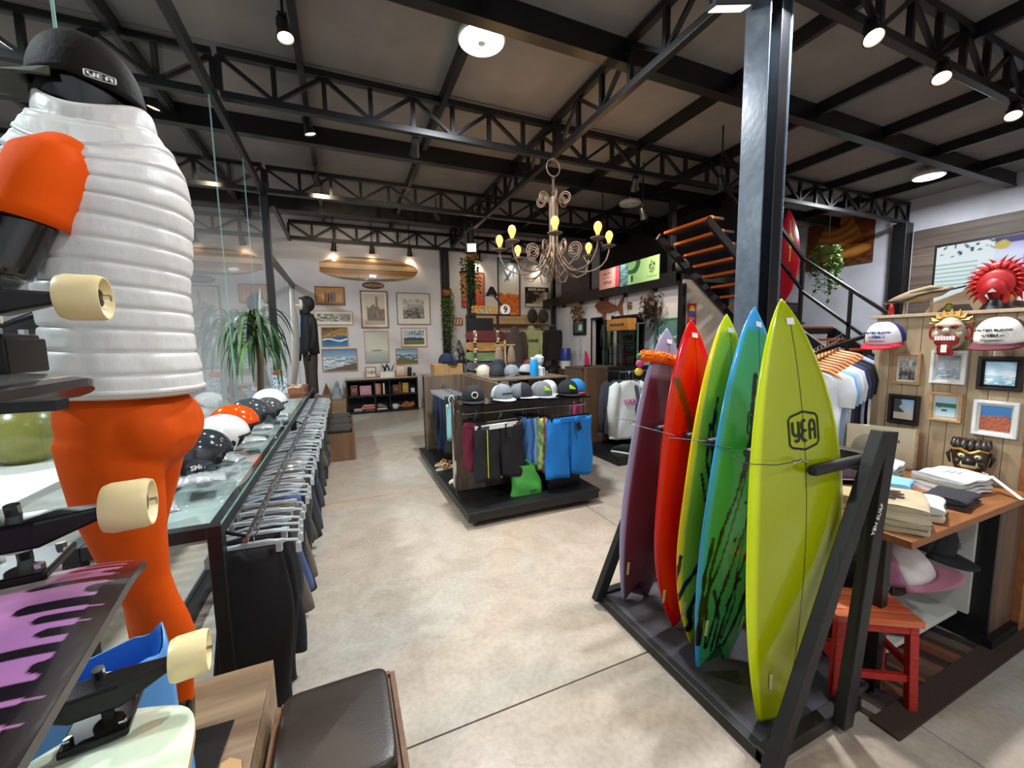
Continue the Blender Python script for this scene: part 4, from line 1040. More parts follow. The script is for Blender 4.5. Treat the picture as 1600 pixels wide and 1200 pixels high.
# ================================================================= second mannequin, white surfboard, plants by the glass
def mannequin_far():
    pl = tag(MB().b2((-.3, -.3, 0), (.3, .3, .70)).build('display_plinth', STW, loc=(-.55, 8.15, 0), bevel=.004), 'wooden plinth under the hooded mannequin by the glass', 'plinth')
    t = thing('mannequin', 'hooded mannequin in black jacket with pale beaked mask beside the picture wall', 'mannequin', (-.55, 8.15, .7), (0, 0, radians(112)))
    b = MB(); b.ell((0, .03, 1.68), (.075, .095, .12), 20, 14); b.tube([(0, .01, 1.6), (0, 0, 1.45)], [.055, .07], 14)
    b.loft([ring((0, 0, z), rx, ry, 20) for z, rx, ry in ((.85, .15, .10), (1.0, .13, .09), (1.25, .16, .10), (1.42, .15, .09), (1.5, .06, .06))])
    for s in (-1, 1):
        b.tube([(s * .16, 0, 1.42), (s * .22, 0, 1.38), (s * .25, .01, 1.12), (s * .25, .08, .84)], [.05, .055, .045, .03], 12)
        b.ell((s * .25, .10, .78), (.022, .04, .06), 10, 8)
        for k in range(4): b.tube([(s * .25, .075 + .018 * k, .76), (s * .248, .08 + .018 * k, .70), (s * .24, .085 + .018 * k, .665)], [.010, .009, .007], 8)
        b.tube([(s * .09, 0, .9), (s * .095, .01, .5), (s * .09, -.01, .1)], [.075, .05, .035], 12)
        b.tube([(s * .09, -.01, .1), (s * .09, .05, .04), (s * .09, .14, .025)], [.036, .04, .025], 12)
    remesh(b.build('body', SKINB, t, smooth='all'), .012, 4)
    JK = mat('black_jacket', '#15161b', .7, 0, .15, 10, bump=.1, bscale=12)
    MB().loft([ring((0, 0, z), rx * (1 + .02 * sin(z * 40)), ry, 26) for z, rx, ry in ((.80, .205, .15), (.9, .20, .15), (1.05, .195, .145), (1.2, .20, .145), (1.35, .205, .14), (1.43, .19, .12), (1.49, .12, .10), (1.52, .09, .09))], cap=False).build('jacket', JK, t, smooth='all', solid=.012)
    for s in (-1, 1): MB().tube([(s * .15, 0, 1.44), (s * .215, 0, 1.40), (s * .245, 0, 1.25), (s * .262, .01, 1.10), (s * .262, .05, .95), (s * .255, .075, .86)], [.06, .075, .068, .062, .056, .05], 16).build('jacket_sleeve', JK, t, smooth='all')
    MB().grid(lambda u, v: ((.11 + .012 * sin(5 * v)) * cos(pi * (1.12 * u - .06) + pi) * (1 - .1 * v), -.125 * abs(sin(pi * u)) ** .6 + .09 - .0 * v, 1.50 + .32 * v if v < .6 else 1.50 + .32 * v), 20, 8).build('hood_side', JK, t, smooth='all', solid=.012)
    MB().ell((0, -.015, 1.70), (.112, .125, .145), 22, 14).build('hood', JK, t, smooth='all')
    MK = mat('pale_mask', '#d5cdbb', .5)
    MB().ell((0, .085, 1.68), (.07, .06, .10), 18, 12).build('mask', MK, t, smooth='all')
    MB().tube([(0, .12, 1.67), (0, .19, 1.655), (0, .27, 1.64)], [.035, .022, .006], 12).build('mask_beak', MK, t, smooth='all')
    for s in (-1, 1): MB().ell((s * .028, .138, 1.71), (.014, .008, .012), 10, 6).build('mask_eye', BLKP, t)
    MB().add([(-.05, .135, 1.48), (.05, .135, 1.48), (.06, .158, 1.1), (-.03, .158, 1.1)], [(0, 1, 2, 3)]).build('pale_blue_shirt', mat('pale_blue_cloth', '#9fb6dc', .8), t, solid=.01)
    PT = mat('brown_trousers', '#3b302b', .8, 0, .1, 14)
    g = MB(); g.loft([ring((0, 0, z), rx, ry, 22) for z, rx, ry in ((.95, .15, .11), (.85, .165, .12), (.78, .16, .11))])
    for s in (-1, 1): g.loft([ring((s * .09, 0, z), r, r * 1.1, 18) for z, r in ((.86, .09), (.7, .088), (.5, .072), (.3, .068), (.08, .07))])
    remesh(g.build('trousers', PT, t, smooth='all'), .014, 3)
mannequin_far()
b_, h_ = surf_mesh(1.85, .5, .06, 'round', c_two('#e4e8e4', '#f2f4f2'), 20, 60)
wb = thing('surfboard', 'white surfboard standing edge-on against the glass beside the hooded mannequin', 'surfboard', (-.83, 7.55, .75), (radians(3), 0, radians(82)))
b_.build('board', GLOSSV, wb, smooth='all')
MB().prism([(0, 0), (.11, 0), (.02, .085), (-.02, .06)], .006, lambda u, v, w: (w, .02 + v, .12 + u)).build('fin', BLKP, wb)
st_ = thing('board_stand', 'low wooden stand holding up the white surfboard by the glass', 'stand', (-.83, 7.55, 0))
for x in (-.08, .08):
    for y in (-.15, .15): MB().b2((x - .015, y - .015, 0), (x + .015, y + .015, .72)).build('leg', BOXW, st_)
MB().b2((-.1, -.2, .72), (.1, .2, .75)).build('shelf', BOXW, st_)

LEAF = mat('leaf_green', '#264a24', .45, 0, .25, 8); LEAF2 = mat('leaf_light', '#5a8a3a', .5, 0, .25, 9); STEM = mat('stem_brown', '#5d4a34', .8)
def blade(mb, p, d, L, w, droop, n=7, side=None):
    d = Vector(d).normalized(); p = Vector(p); s = side or d.cross(Vector((0, 0, 1)))
    s = Vector(s).normalized() if Vector(s).length > .01 else Vector((1, 0, 0)); rows = []
    q = p.copy(); dd = d.copy()
    for i in range(n + 1):
        u = i / n; ww = w * (sin(pi * (.08 + .9 * u)) ** .8); rows.append((q - s * ww / 2, q.copy() + Vector((0, 0, -ww * .12)), q + s * ww / 2))
        q = q + dd * (L / n); dd = (dd + Vector((0, 0, -droop / n))).normalized()
    b = len(mb.v)
    for r in rows: mb.v += [tuple(x) for x in r]
    for i in range(n):
        for j in (0, 1): mb.f.append((b + i * 3 + j, b + i * 3 + j + 1, b + i * 3 + j + 4, b + i * 3 + j + 3))
def palm(label, loc, H, nl, L, w, droop, seed, ps=1.0):
    rnd = random.Random(seed); t = thing('potted_palm', label, 'plant', loc)
    MB().lathe([(r_ * ps, z_ * ps) for r_, z_ in ((.001, 0), (.15, 0), (.18, .32), (.20, .34), (.17, .34), (.16, .30), (.001, .30))], 24).build('pot', mat('pot_grey', '#8b8e90', .7), t, smooth=True)
    MB().tube([(0, 0, .3 * ps), (.02, 0, H * .5), (0, .02, H)], [.035, .028, .022], 10).build('trunk', STEM, t, smooth=True)
    for k in range(nl):
        a = rnd.random() * 2 * pi; m = MB(); z = H - rnd.random() * .35
        blade(m, (0, 0, z), (cos(a), sin(a), rnd.uniform(.5, 1.4)), L * rnd.uniform(.75, 1.1), w, droop * rnd.uniform(.8, 1.3), 9)
        m.build('leaf', LEAF if rnd.random() < .88 else LEAF2, t, smooth='all', fix=False)
palm('drooping palm in a grey pot on the counter against the glass', (-.83, 4.92, .978), 1.0, 64, .66, .034, 4.4, 3, .45)
palm('low spiky plant behind the glass near the orange leggings', (-1.5, 4.6, 0), 1.0, 22, .5, .03, 1.4, 5)
# passage outside: white table, olive pouf
t = thing('white_table', 'white table outside the glass at the left edge', 'table', (-2.1, 3.4, 0))
MB().b2((-.55, -.9, .80), (.45, .9, .85)).build('table_top', WHITEP, t, bevel=.006)
for x in (-.5, .4):
    for y in (-.85, .85): MB().b2((x - .03, y - .03, 0), (x + .03, y + .03, .80)).build('leg', WHITEP, t)
t = thing('olive_vase', 'round olive green vase on the white table outside the glass', 'vase', (-2.15, 4.0, .85))
MB().lathe([(.001, 0), (.12, 0), (.22, .10), (.25, .24), (.20, .38), (.09, .45), (.09, .48), (.07, .48), (.06, .42), (.001, .40)], 28).build('vase_body', mat('olive_glaze', '#7c7a34', .25, 0, .1), t, smooth=True)
# ================================================================= back wall pictures
OAK = wood('oak_frame', '#a98257', '#c9a379', .5, 0, 20); DKF = mat('dark_frame', '#3a2f28', .5); BRF = wood('brown_frame', '#6d4a2e', '#8d6742', .5, 0, 20)
PAPER = mat('mat_paper', '#e6e0d4', .8, 0, .02)
def framed(label, x0, x1, z0, z1, fn, fr=OAK, fw=.025, mw=0, nx=44, ny=34, wall='back', gap=0, extra=None, cat='picture'):
    """wall picture; wall 'back' -> plane y=YB facing -y. coordinates are the outer frame"""
    w, h = x1 - x0, z1 - z0
    t = thing('framed_picture', label, cat, ((x0 + x1) / 2, YB - .001, (z0 + z1) / 2), group='framed pictures on the back wall')
    for s in (-1, 1):
        MB().b2((-w / 2, -.03, s * (h / 2 - fw / 2) - fw / 2), (w / 2, 0, s * (h / 2 - fw / 2) + fw / 2)).build('frame_side', fr, t, bevel=.003)
        MB().b2((s * (w / 2 - fw / 2) - fw / 2, -.03, -h / 2 + fw), (s * (w / 2 - fw / 2) + fw / 2, 0, h / 2 - fw)).build('frame_side', fr, t, bevel=.003)
    iw, ih = w - 2 * fw, h - 2 * fw
    if mw: MB().b2((-iw / 2, -.012, -ih / 2), (iw / 2, -.002, ih / 2)).build('mount', PAPER, t)
    if fn: picture('print', iw - 2 * mw, ih - 2 * mw, fn, t, (0, -.015, 0), nx=nx, ny=ny)
    if extra: extra(t, iw, ih)
    return t
def sea(sky1, sky2, seac, foam, land=None, hz=.55, seed=0, landf=None):
    a, b, s, f = hx(sky1), hx(sky2), hx(seac), hx(foam)
    def fn(u, v):
        if v > hz: c = mixc(b, a, (v - hz) / (1 - hz))
        else:
            c = mixc(s, mixc(s, b, .4), v / hz); k = fbm(u * 3, v * 16, seed)
            if k > .12: c = mixc(c, f, min(1, (k - .12) * 5))
        if landf: 
            q = landf(u, v)
            if q: c = q
        return c
    return fn
def arch(u, v):   # old quarry of stone pillars, sepia
    c = mixc(hx('#d9cdb8'), hx('#c9bda6'), v)
    if v < .12: return hx('#b5a892')
    hh = .62 + .10 * nz(u * 6, 1) - .1 * abs(u - .5)
    if u > .12 and v < hh * (1 if u < .75 else .9): c = mixc(hx('#5c5046'), hx('#8a7c6c'), .5 + nz(u * 26, v * 5))
    if .55 < u < .68 and v < .92: c = mixc(hx('#6a5d50'), hx('#94866f'), .5 + nz(u * 20, v * 9))
    return c
def bw(seed):
    def fn(u, v):
        k = .5 + .6 * fbm(u * 5, v * 7, seed); c = mixc(hx('#2c2a28'), hx('#d5d1c8'), k + (v - .5) * .8)
        if .12 < u < .8 and .18 < v < .42 and nz(u * 8, v * 12, seed) > -.2: c = hx('#4a4743')
        return c
    return fn
def cliff(u, v):
    if v > .45 + .1 * u: 
        return mixc(hx('#7a5a34'), hx('#c99c5c'), .5 + nz(u * 9, v * 14)) if v < .62 + .42 * (u if u < .8 else .8) else mixc(hx('#4b3a24'), hx('#8e6b3e'), .5 + nz(u * 7, v * 7))
    k = abs(v - (.33 + .06 * sin(u * 7)))
    return hx('#dfe9ee') if k < .05 else (hx('#1f5a94') if v > .2 else hx('#2d78ac'))
def strip(u, v):
    for a, b, s in ((.05, .36, 2), (.37, .63, 5), (.64, .96, 8)):
        if a < u < b and .22 < v < .80: return mixc(hx('#3a3936'), hx('#dcdad2'), .5 + .9 * fbm(u * 12, v * 9, s))
    return hx('#ece8dd')
def boards_print(u, v):
    c = hx('#c08a52') if v > .12 else hx('#a36c3a')
    for i, cc in enumerate(('#d8a367', '#e2b27a', '#8a5a34', '#3c2c22', '#5d4632', '#4a6a7a', '#cf9c64', '#d9ac78')):
        x = .13 + .105 * i; hgt = (.5, .55, .7, .62, .66, .72, .6, .55)[i]
        k = ((u - x) / .042) ** 2 + ((v - .12 - hgt * .45) / (hgt * .47)) ** 2
        if k < 1: c = hx(cc)
    return c
def headland(u, v):
    if v > .62: return mixc(hx('#b7cddd'), hx('#6e9cc4'), (v - .62) / .38)
    if v < .30 + .10 * sin(u * 5): return mixc(hx('#5f6e34'), hx('#8a6a3a'), .5 + nz(u * 12, v * 12))
    return hx('#e8eef0') if nz(u * 5, v * 22, 3) > .2 else hx('#3f74a8')
def island(u, v):
    if v > .36: c = mixc(hx('#d8d5c6'), hx('#c9cdc4'), (v - .36) / .64)
    else: c = mixc(hx('#9aa9a8'), hx('#c4c8bd'), v / .36 + .3 * nz(u * 6, v * 30))
    if .36 < v < .36 + .05 * max(0, 1 - ((u - .5) / .3) ** 2): c = hx('#4a5150')
    return c
def palmwave(u, v):
    c = hx('#a9c0d6') if v > .5 else hx('#5e7234')
    if .3 < v < .55: c = hx('#27496b') if v < .52 - .1 * abs(u - .4) else hx('#e9eef2')
    if v > .7 and nz(u * 16, v * 9, 4) > .12 and u > .25: c = hx('#30402a')
    if abs(u - .80) < .018 and v > .2: c = hx('#3a2e22')
    if .16 < v < .26: c = hx('#a0672c') if nz(u * 20, v * 20) > 0 else c
    return c
def shore(u, v):
    if v > .62: return mixc(hx('#9fb8cc'), hx('#4f86b4'), (v - .62) / .38)
    if v < .34 * u + .02: return mixc(hx('#5d5046'), hx('#7a6a58'), .5 + nz(u * 20, v * 20))
    return hx('#eef1f2') if fbm(u * 3, v * 20, 7) > .0 else hx('#7ea0bc')
framed('wooden framed print of eight longboards standing in a row', -.52, .12, 2.59, 3.02, boards_print, BRF, .022, nx=70)
framed('wide white mounted trio of small black and white photographs', -.57, .27, 2.13, 2.46, strip, OAK, .012, nx=110)
framed('tall sepia photograph of ruined stone pillars with white mount', .46, 1.10, 2.05, 2.96, arch, BRF, .03, .055)
framed('black and white photograph of parked cars in a broad white mount', 1.31, 2.14, 2.14, 2.93, bw(4), DKF, .012, .14)
framed('photograph of a breaking wave under golden cliffs', -.44, .14, 1.62, 2.08, cliff, OAK, .018)
framed('pale photograph of a low island in misty sea', .50, 1.07, 1.20, 1.98, island, OAK, .015)
framed('photograph of a blue wave behind palms in a white mount', 1.38, 2.03, 1.57, 2.06, palmwave, OAK, .018, .05)
framed('large photograph of white surf along a dark beach', -.46, .32, 1.02, 1.57, shore, OAK, .018)
framed('small photograph of a green headland and blue sea', 1.23, 1.78, 1.14, 1.54, headland, OAK, .015)
def leafp(u, v):
    c = mixc(hx('#c8453a'), hx('#e7946c'), v + .3 * nz(u * 4, v * 5))
    if ((u - .72) / .12) ** 2 + ((v - .62) / .07) ** 2 < 1: c = hx('#6a7a34')
    if abs(u - .3) < .06 and .1 < v < .9: c = mixc(c, hx('#e9b49a'), .5)
    return c
def whalep(u, v):
    c = mixc(hx('#d8d5cc'), hx('#8fa9c6'), (v - .4) * 1.8)
    if v < .38 + .05 * nz(u * 5, 1): c = mixc(hx('#c8561c'), hx('#e58a3a'), .5 + nz(u * 9, v * 18))
    for (x, y, a, b, r) in ((.55, .74, .30, .035, .5), (.40, .70, .16, .03, -.6), (.72, .78, .04, .10, .2)):
        dx, dy = u - x, v - y; p = dx * cos(r) + dy * sin(r); q = -dx * sin(r) + dy * cos(r)
        if (p / a) ** 2 + (q / b) ** 2 < 1: c = hx('#3f5878')
    return c
def wavep(u, v):
    if v < .16: return hx('#d8d2c6')
    if v > .78: return hx('#17160f')
    k = fbm(u * 3, v * 3, 2) + (u - .45) * 1.2 - abs(v - .5) * .6
    return mixc(hx('#26241c'), hx('#d5c9ae'), k * 1.4 + .15)
framed('tall coral red poster with a green leaf, behind the planted column', 2.99, 3.63, 2.59, 3.53, leafp, DKF, .012)
framed('tall poster of a whale tail above an orange reef', 4.03, 4.70, 2.38, 3.96, whalep, DKF, .03, ny=70)
framed('black poster titled with a big white breaking wave', 4.86, 5.60, 2.64, 3.20, wavep, DKF, .012, extra=lambda t, w, h: text('EDDIE AIKAU', .094, mat('poster_white', '#e8e4d8', .6), t, (0, -.018, h * .40), bold=.003, sx=.98))
# wooden longboard and welcome plaque
def wood_longboard():
    t = thing('wooden_longboard', 'striped wooden longboard hanging sideways above the framed pictures', 'surfboard', (.74, YB - .08, 3.46))
    L, Wd = 2.24, .52; cs = ['#2a1a10', '#ecc083', '#b0702f', '#2e1c10', '#f2cf92', '#a0632a', '#ecc083', '#2a1a10']
    ed = [-1, -.86, -.52, -.12, -.05, .36, .62, .88, 1]
    def hw(s):
        return Wd / 2 * (1 - abs(s) ** 3.2) ** .5 * (1 if s < 0 else (1 - .12 * s)) if abs(s) < 1 else 0
    for k in range(8):
        lo, hi = ed[k] * Wd / 2, ed[k + 1] * Wd / 2; rows = []
        for i in range(49):
            s = -1 + 2 * i / 48; w = hw(s); a = max(-w, min(w, lo)); b = max(-w, min(w, hi)); x = s * L / 2
            if s < -.93: a, b = max(-Wd * .22, lo), min(Wd * .22, hi); a, b = (a, b) if a < b else (a, a)
            th = .02 * sqrt(max(.05, 1 - s * s))
            rows.append([(x, -th, a), (x, -th, b), (x, th, b), (x, th, a)])
        MB().loft(rows).build('plank_strip', wood('lb_%d' % k, cs[k], cs[k], .3, 0, 10, coat=.5) if k in (0, 3, 7) else wood('lbw_%d' % k, '#%02x%02x%02x' % tuple(int(int(cs[k][i:i + 2], 16) * .75) for i in (1, 3, 5)), cs[k], .3, 0, 10, coat=.5), t)
    for x in (-.3, .45):
        MB().tube([(x, .07, -.20), (x, .0, -.24), (x, -.05, -.24), (x + .02, -.06, -.19)], .012, 8).build('wall_peg', OAK, t)
wood_longboard()
t = thing('welcome_plaque', 'oval wooden welcome plaque under the wooden longboard', 'sign', (.78, YB, 3.085))
MB().lathe([(.001, 0), (.26, 0), (.26, .012), (.25, .02), (.001, .02)], 36, (0, 0, 0), Matrix.Rotation(pi / 2, 3, 'X') @ Matrix.Diagonal((1, .34, 1)).to_3x3()).build('plaque', wood('plaque_wood', '#3b2718', '#55371f', .5, 0), t)
text('welcome', .12, mat('gold_letter', '#c9a25a', .5), t, (0, -.022, .005), bold=.001, shear=.2)

# ================================================================= low black bookshelf below the pictures
def bookshelf():
    t = thing('low_bookshelf', 'low black bookshelf with a pale wood top under the pictures', 'shelf', (.03, 10.08, 0))
    Wd, D, Hh = 1.66, .34, .82
    for z in (.04, .42, .80): MB().b2((0, 0, z - .02), (Wd, D, z + .02)).build('shelf_board', BLKW, t, bevel=.002)
    MB().b2((-.02, -.01, .82), (Wd + .02, D, .845)).build('top_board', wood('pale_top', '#b7a58c', '#cdbca3', .5, 0), t)
    for x in (.0, .62, .96, Wd - .03): MB().b2((x, 0, 0), (x + .03, D, .80)).build('divider', BLKW, t)
    MB().b2((0, D - .015, 0), (Wd, D, .80)).build('back_board', DARKV, t)
    MB().b2((-.35, -.03, 0), (-.02, D, .40)).build('side_crate', BOXW, t)
bookshelf()
def book(label, x, z, w, d, h, c, cat='book', y=10.2, rz=0):
    t = thing('book', label, cat, (x, y, z), (0, 0, rz), group='books and boxes on the bookshelf')
    MB().b2((-w / 2, -d / 2, 0), (w / 2, d / 2, h)).build('cover', mat('book' + c, c, .5), t, bevel=.003)
    MB().b2((-w / 2 + .006, -d / 2 + .006, h * .5), (w / 2 - .006, d / 2 - .006, h + .0015)).build('pages', PAPER, t)
    if h > .15: MB().b2((-w * .32, -d / 2 - .002, h * .35), (w * .32, -d / 2, h * .72)).build('cover_print', mat('print' + c, '#%02x%02x%02x' % tuple(min(255, int(int(c[i:i + 2], 16) * .6 + 70)) for i in (1, 3, 5)), .5, 0, .4, 40), t)
    return t
z1, z0 = .44, .06
for a in ((.20, z1, .16, .04, .24, '#7a3a2c', 'small brown framed photo book standing on the top shelf, left'), (.46, z1, .26, .04, .22, '#c78aa0', 'pink patterned book standing on the top shelf'), (.72, z1, .10, .05, .26, '#c9a98a', 'tan book standing in the middle compartment'), (.79, z1, .05, .05, .25, '#b05a3a', 'thin rust book in the middle compartment'), (.88, z1, .04, .06, .26, '#e4d8c4', 'cream candle-like book in the middle compartment'), (.30, z0, .26, .2, .04, '#7b7d84', 'grey flat book lowest in the left pile'), (.50, z0, .30, .2, .03, '#3b6a4a', 'green flat book in the lower left pile'), (.52, z0 + .03, .28, .2, .025, '#22344a', 'navy flat book in the lower left pile'), (.50, z0 + .055, .30, .2, .025, '#d88a4a', 'orange flat book in the lower left pile'), (.52, z0 + .08, .28, .2, .04, '#c0282c', 'red flat book topmost in the lower left pile'), (1.16, z1, .14, .06, .2, '#6b4028', 'dark wooden block book in the upper right compartment'), (1.40, z1, .14, .05, .24, '#c99a3a', 'golden box standing in the upper right compartment'), (1.58, z1, .09, .05, .10, '#dfe3ea', 'small white card in the upper right compartment')):
    book(a[6], a[0], a[1], a[2], a[3], a[4], a[5])
t = thing('ornament', 'carved brown figure in the upper right shelf compartment', 'figurine', (1.27, 10.22, .44)); MB().lathe([(.001, 0), (.06, 0), (.05, .06), (.07, .12), (.03, .17), (.045, .21), (.001, .25)], 16).build('figure', wood('carved', '#5a3520', '#8a5a34', .5), t, smooth=True); MB().ell((0, 0, .25), (.035, .035, .04)).build('figure_head', wood('carved', '', ''), t, smooth='all')
t = thing('sneaker', 'taupe shoe in the lower middle compartment', 'shoe', (.82, 10.2, .06)); MB().b2((-.12, -.05, 0), (.12, .05, .03)).build('sole', WHITEP, t, bevel=.01); MB().loft([ring((x, 0, .03 + h / 2), .0001 + .03, .045, 14, 0, Euler((0, pi / 2, 0)).to_matrix() @ Matrix.Diagonal((h / .06, 1, 1))) for x, h in ((-.11, .10), (-.05, .12), (.02, .09), (.08, .06), (.115, .03))]).build('upper', mat('taupe_suede', '#8b7a6c', .9), t, smooth='all')
t = thing('mug', 'white round mug in the lower right compartment', 'mug', (1.13, 10.16, .06)); MB().lathe([(.001, 0), (.06, 0), (.08, .05), (.075, .11), (.068, .11), (.07, .05), (.001, .02)], 20).build('mug_body', WHITEP, t, smooth=True); MB().tube([(.07, 0, .09), (.11, 0, .08), (.11, 0, .04), (.07, 0, .03)], .009, 6).build('mug_handle', WHITEP, t)
t = thing('wooden_fish', 'orange-brown wooden fish carving in the lower right compartment', 'carving', (1.42, 10.2, .06)); MB().prism([(-.2, .03), (-.05, 0), (.12, .01), (.2, .06), (.16, .14), (.08, .11), (-.02, .17), (-.1, .1)], .05, lambda u, v, w: (u, w - .025, v)).build('carving', wood('orange_wood', '#8a4f1e', '#c98436', .4), t, bevel=.01)
# things on top of the shelf
t = thing('sign_block', 'small framed sign with curly letters on the bookshelf', 'sign', (.60, 10.2, .845)); MB().b2((-.13, -.02, 0), (.13, .02, .27)).build('sign_frame', OAK, t, bevel=.004); MB().b2((-.10, -.024, .03), (.10, -.018, .24)).build('sign_panel', PAPER, t); text('V&S', .12, INK, t, (0, -.026, .135), shear=.3)
t = thing('planter', 'white planter box with dark pointed leaves on the bookshelf', 'plant', (.98, 10.2, .845)); MB().b2((-.17, -.06, 0), (.17, .06, .14)).build('planter_box', WHITEP, t, bevel=.004)
for k in range(7):
    m = MB(); a = k * .9; blade(m, (-.1 + .033 * k, 0, .12), (cos(a) * .5 - .1, .2 * sin(a), 1), .26, .06, 1.3, 7); m.build('leaf', LEAF, t, smooth='all', fix=False)
t = thing('lit_photo', 'small bright photo block beside the planter', 'picture', (1.30, 10.2, .845)); MB().b2((-.11, -.02, 0), (.11, .02, .27)).build('block', OAK, t, bevel=.004); picture('photo', .19, .22, lambda u, v: mixc(hx('#d8b49a'), hx('#fbf4ea'), v + .2 * nz(u * 4, v * 4)), t, (0, -.022, .145))
t = thing('speaker', 'small black speaker on the bookshelf', 'speaker', (1.52, 10.2, .845)); MB().lathe([(.001, 0), (.05, 0), (.05, .22), (.045, .23), (.001, .23)], 20).build('speaker_body', BLKP, t, smooth=True); MB().lathe([(.052, .03), (.052, .17)], 20, cap=False).build('grille', mat('mesh_grey', '#2b2c30', .8), t, smooth=True)
t = thing('jar', 'little green jar at the right end of the bookshelf', 'jar', (1.63, 10.18, .845)); MB().lathe([(.001, 0), (.035, 0), (.035, .06), (.001, .06)], 16).build('jar_body', mat('green_glaze', '#4a7a4a', .3), t, smooth=True); MB().lathe([(.001, .06), (.037, .06), (.037, .075), (.001, .075)], 16).build('jar_lid', BLKP, t, smooth=True)
# left of the shelf: arrow board, grey buddha, lattice ball
t = thing('arrow_board', 'pointed wooden mini surfboard leaning left of the bookshelf', 'ornament', (-.40, 10.3, 0)); MB().prism([(-.12, 0), (.12, 0), (.13, .4), (.0, .78), (-.13, .4)], .03, lambda u, v, w: (u, w, v)).build('board', BRF, t, bevel=.01); MB().b2((-.005, -.003, .05), (.005, 0, .7)).build('stringer', DKF, t)
t = thing('buddha_statue', 'grey seated buddha statue on the crate beside the bookshelf', 'statue', (-.17, 10.2, .40)); GS = mat('grey_stone', '#8b959a', .7, 0, .2, 20)
MB().lathe([(.001, 0), (.14, 0), (.13, .06), (.09, .10), (.09, .2), (.06, .26), (.03, .28)], 20).build('statue_body', GS, t, smooth=True); MB().ell((0, 0, .33), (.05, .055, .065)).build('statue_head', GS, t, smooth='all'); MB().ell((0, 0, .40), (.02, .02, .025)).build('statue_topknot', GS, t, smooth='all')
t = thing('lattice_ball', 'white and black lattice ball on the floor beside the stools', 'ornament', (-.42, 8.7, 0)); MB().ell((0, 0, .20), (.18, .18, .18), 20, 12).build('core', BLKP, t, smooth='all'); 
for k in range(6):
    a = pi * k / 6; MB().tube([(.19 * cos(q) * cos(a), .19 * cos(q) * sin(a), .20 + .19 * sin(q)) for q in [2 * pi * j / 24 for j in range(25)]], .014, 6).build('lattice_hoop', WHITEP, t, smooth=True)
for z in (-.1, 0, .1):
    r = sqrt(.19 ** 2 - z * z); MB().tube([(r * cos(q), r * sin(q), .20 + z) for q in [2 * pi * j / 24 for j in range(25)]], .014, 6).build('lattice_hoop', WHITEP, t, smooth=True)
# corner: white egg chair-like round pot right of the shelf
t = thing('round_vase', 'round dark vase with a chrome lid right of the bookshelf', 'vase', (1.98, 10.15, 0)); MB().lathe([(.001, 0), (.10, 0), (.18, .2), (.16, .42), (.10, .55), (.08, .56), (.001, .52)], 24).build('vase_body', mat('dark_glaze', '#2a211c', .15, 0, .1), t, smooth=True); MB().ell((0, 0, .60), (.07, .07, .05)).build('vase_lid', CHROME, t, smooth='all')
# ================================================================= centre island
IW = wood('island_laminate', '#5b4b3d', '#857260', .5, 2, 9); GBLK = mat('gloss_black', '#0f0f11', .15, 0, .05)
def island_unit():
    t = thing('display_island', 'wood-panelled shop island on a low black wheeled platform', 'display stand', (.95, 3.28, 0))
    MB().b2((0, 0, .05), (1.38, 2.45, .14)).build('platform', BLKW, t, bevel=.006)
    MB().b2((-.012, -.012, .125), (1.392, 2.462, .145)).build('platform_edge', BLKW, t, bevel=.004)
    for x in (.06, 1.30):
        for y in (.08, 2.36): MB().cyl((x, y - .015, .025), (x, y + .015, .025), .025, n=14).build('caster', CHROME, t)
    MB().b2((.04, .56, .145), (1.42, .60, 1.06)).build('front_panel', IW, t, bevel=.003)
    MB().b2((.08, 2.30, .145), (.92, 2.34, 1.20)).build('end_panel', IW, t, bevel=.003)
    MB().b2((.66, .60, .145), (.70, 2.30, 1.18)).build('spine_panel', IW, t)
    MB().b2((.9, .20, .145), (1.28, .56, .42)).build('step_block', BLKW, t, bevel=.004)
    MB().b2((.03, .24, 1.055), (1.44, .60, 1.075)).build('cap_shelf', GBLK, t, bevel=.003)
    MB().b2((.022, .545, .145), (.04, .615, 1.10)).build('metal_edge', CHROME, t)
    for x in (.06, 1.40): MB().bar((x, .56, .985), (x, .30, .985), .016, .016).build('rail_arm', CHROME, t)
    MB().cyl((.06, .30, .985), (1.40, .30, .985), .011, n=10).build('rail', CHROME, t)
    MB().cyl((.33, .66, 1.06), (.33, 2.28, 1.06), .011, n=10).build('side_rail', CHROME, t)
    MB().b2((.70, 1.2, 1.18), (1.75, 2.34, 1.20)).build('top_board', IW, t, bevel=.003)
    MB().b2((1.71, 1.2, .145), (1.75, 2.34, 1.18)).build('far_side_panel', IW, t)
    MB().cyl((1.52, .62, 1.04), (1.52, 1.2, 1.04), .011, n=10).build('right_rail', CHROME, t); MB().bar((1.40, .60, 1.04), (1.52, .62, 1.04), .016).build('right_rail_arm', CHROME, t)
island_unit()
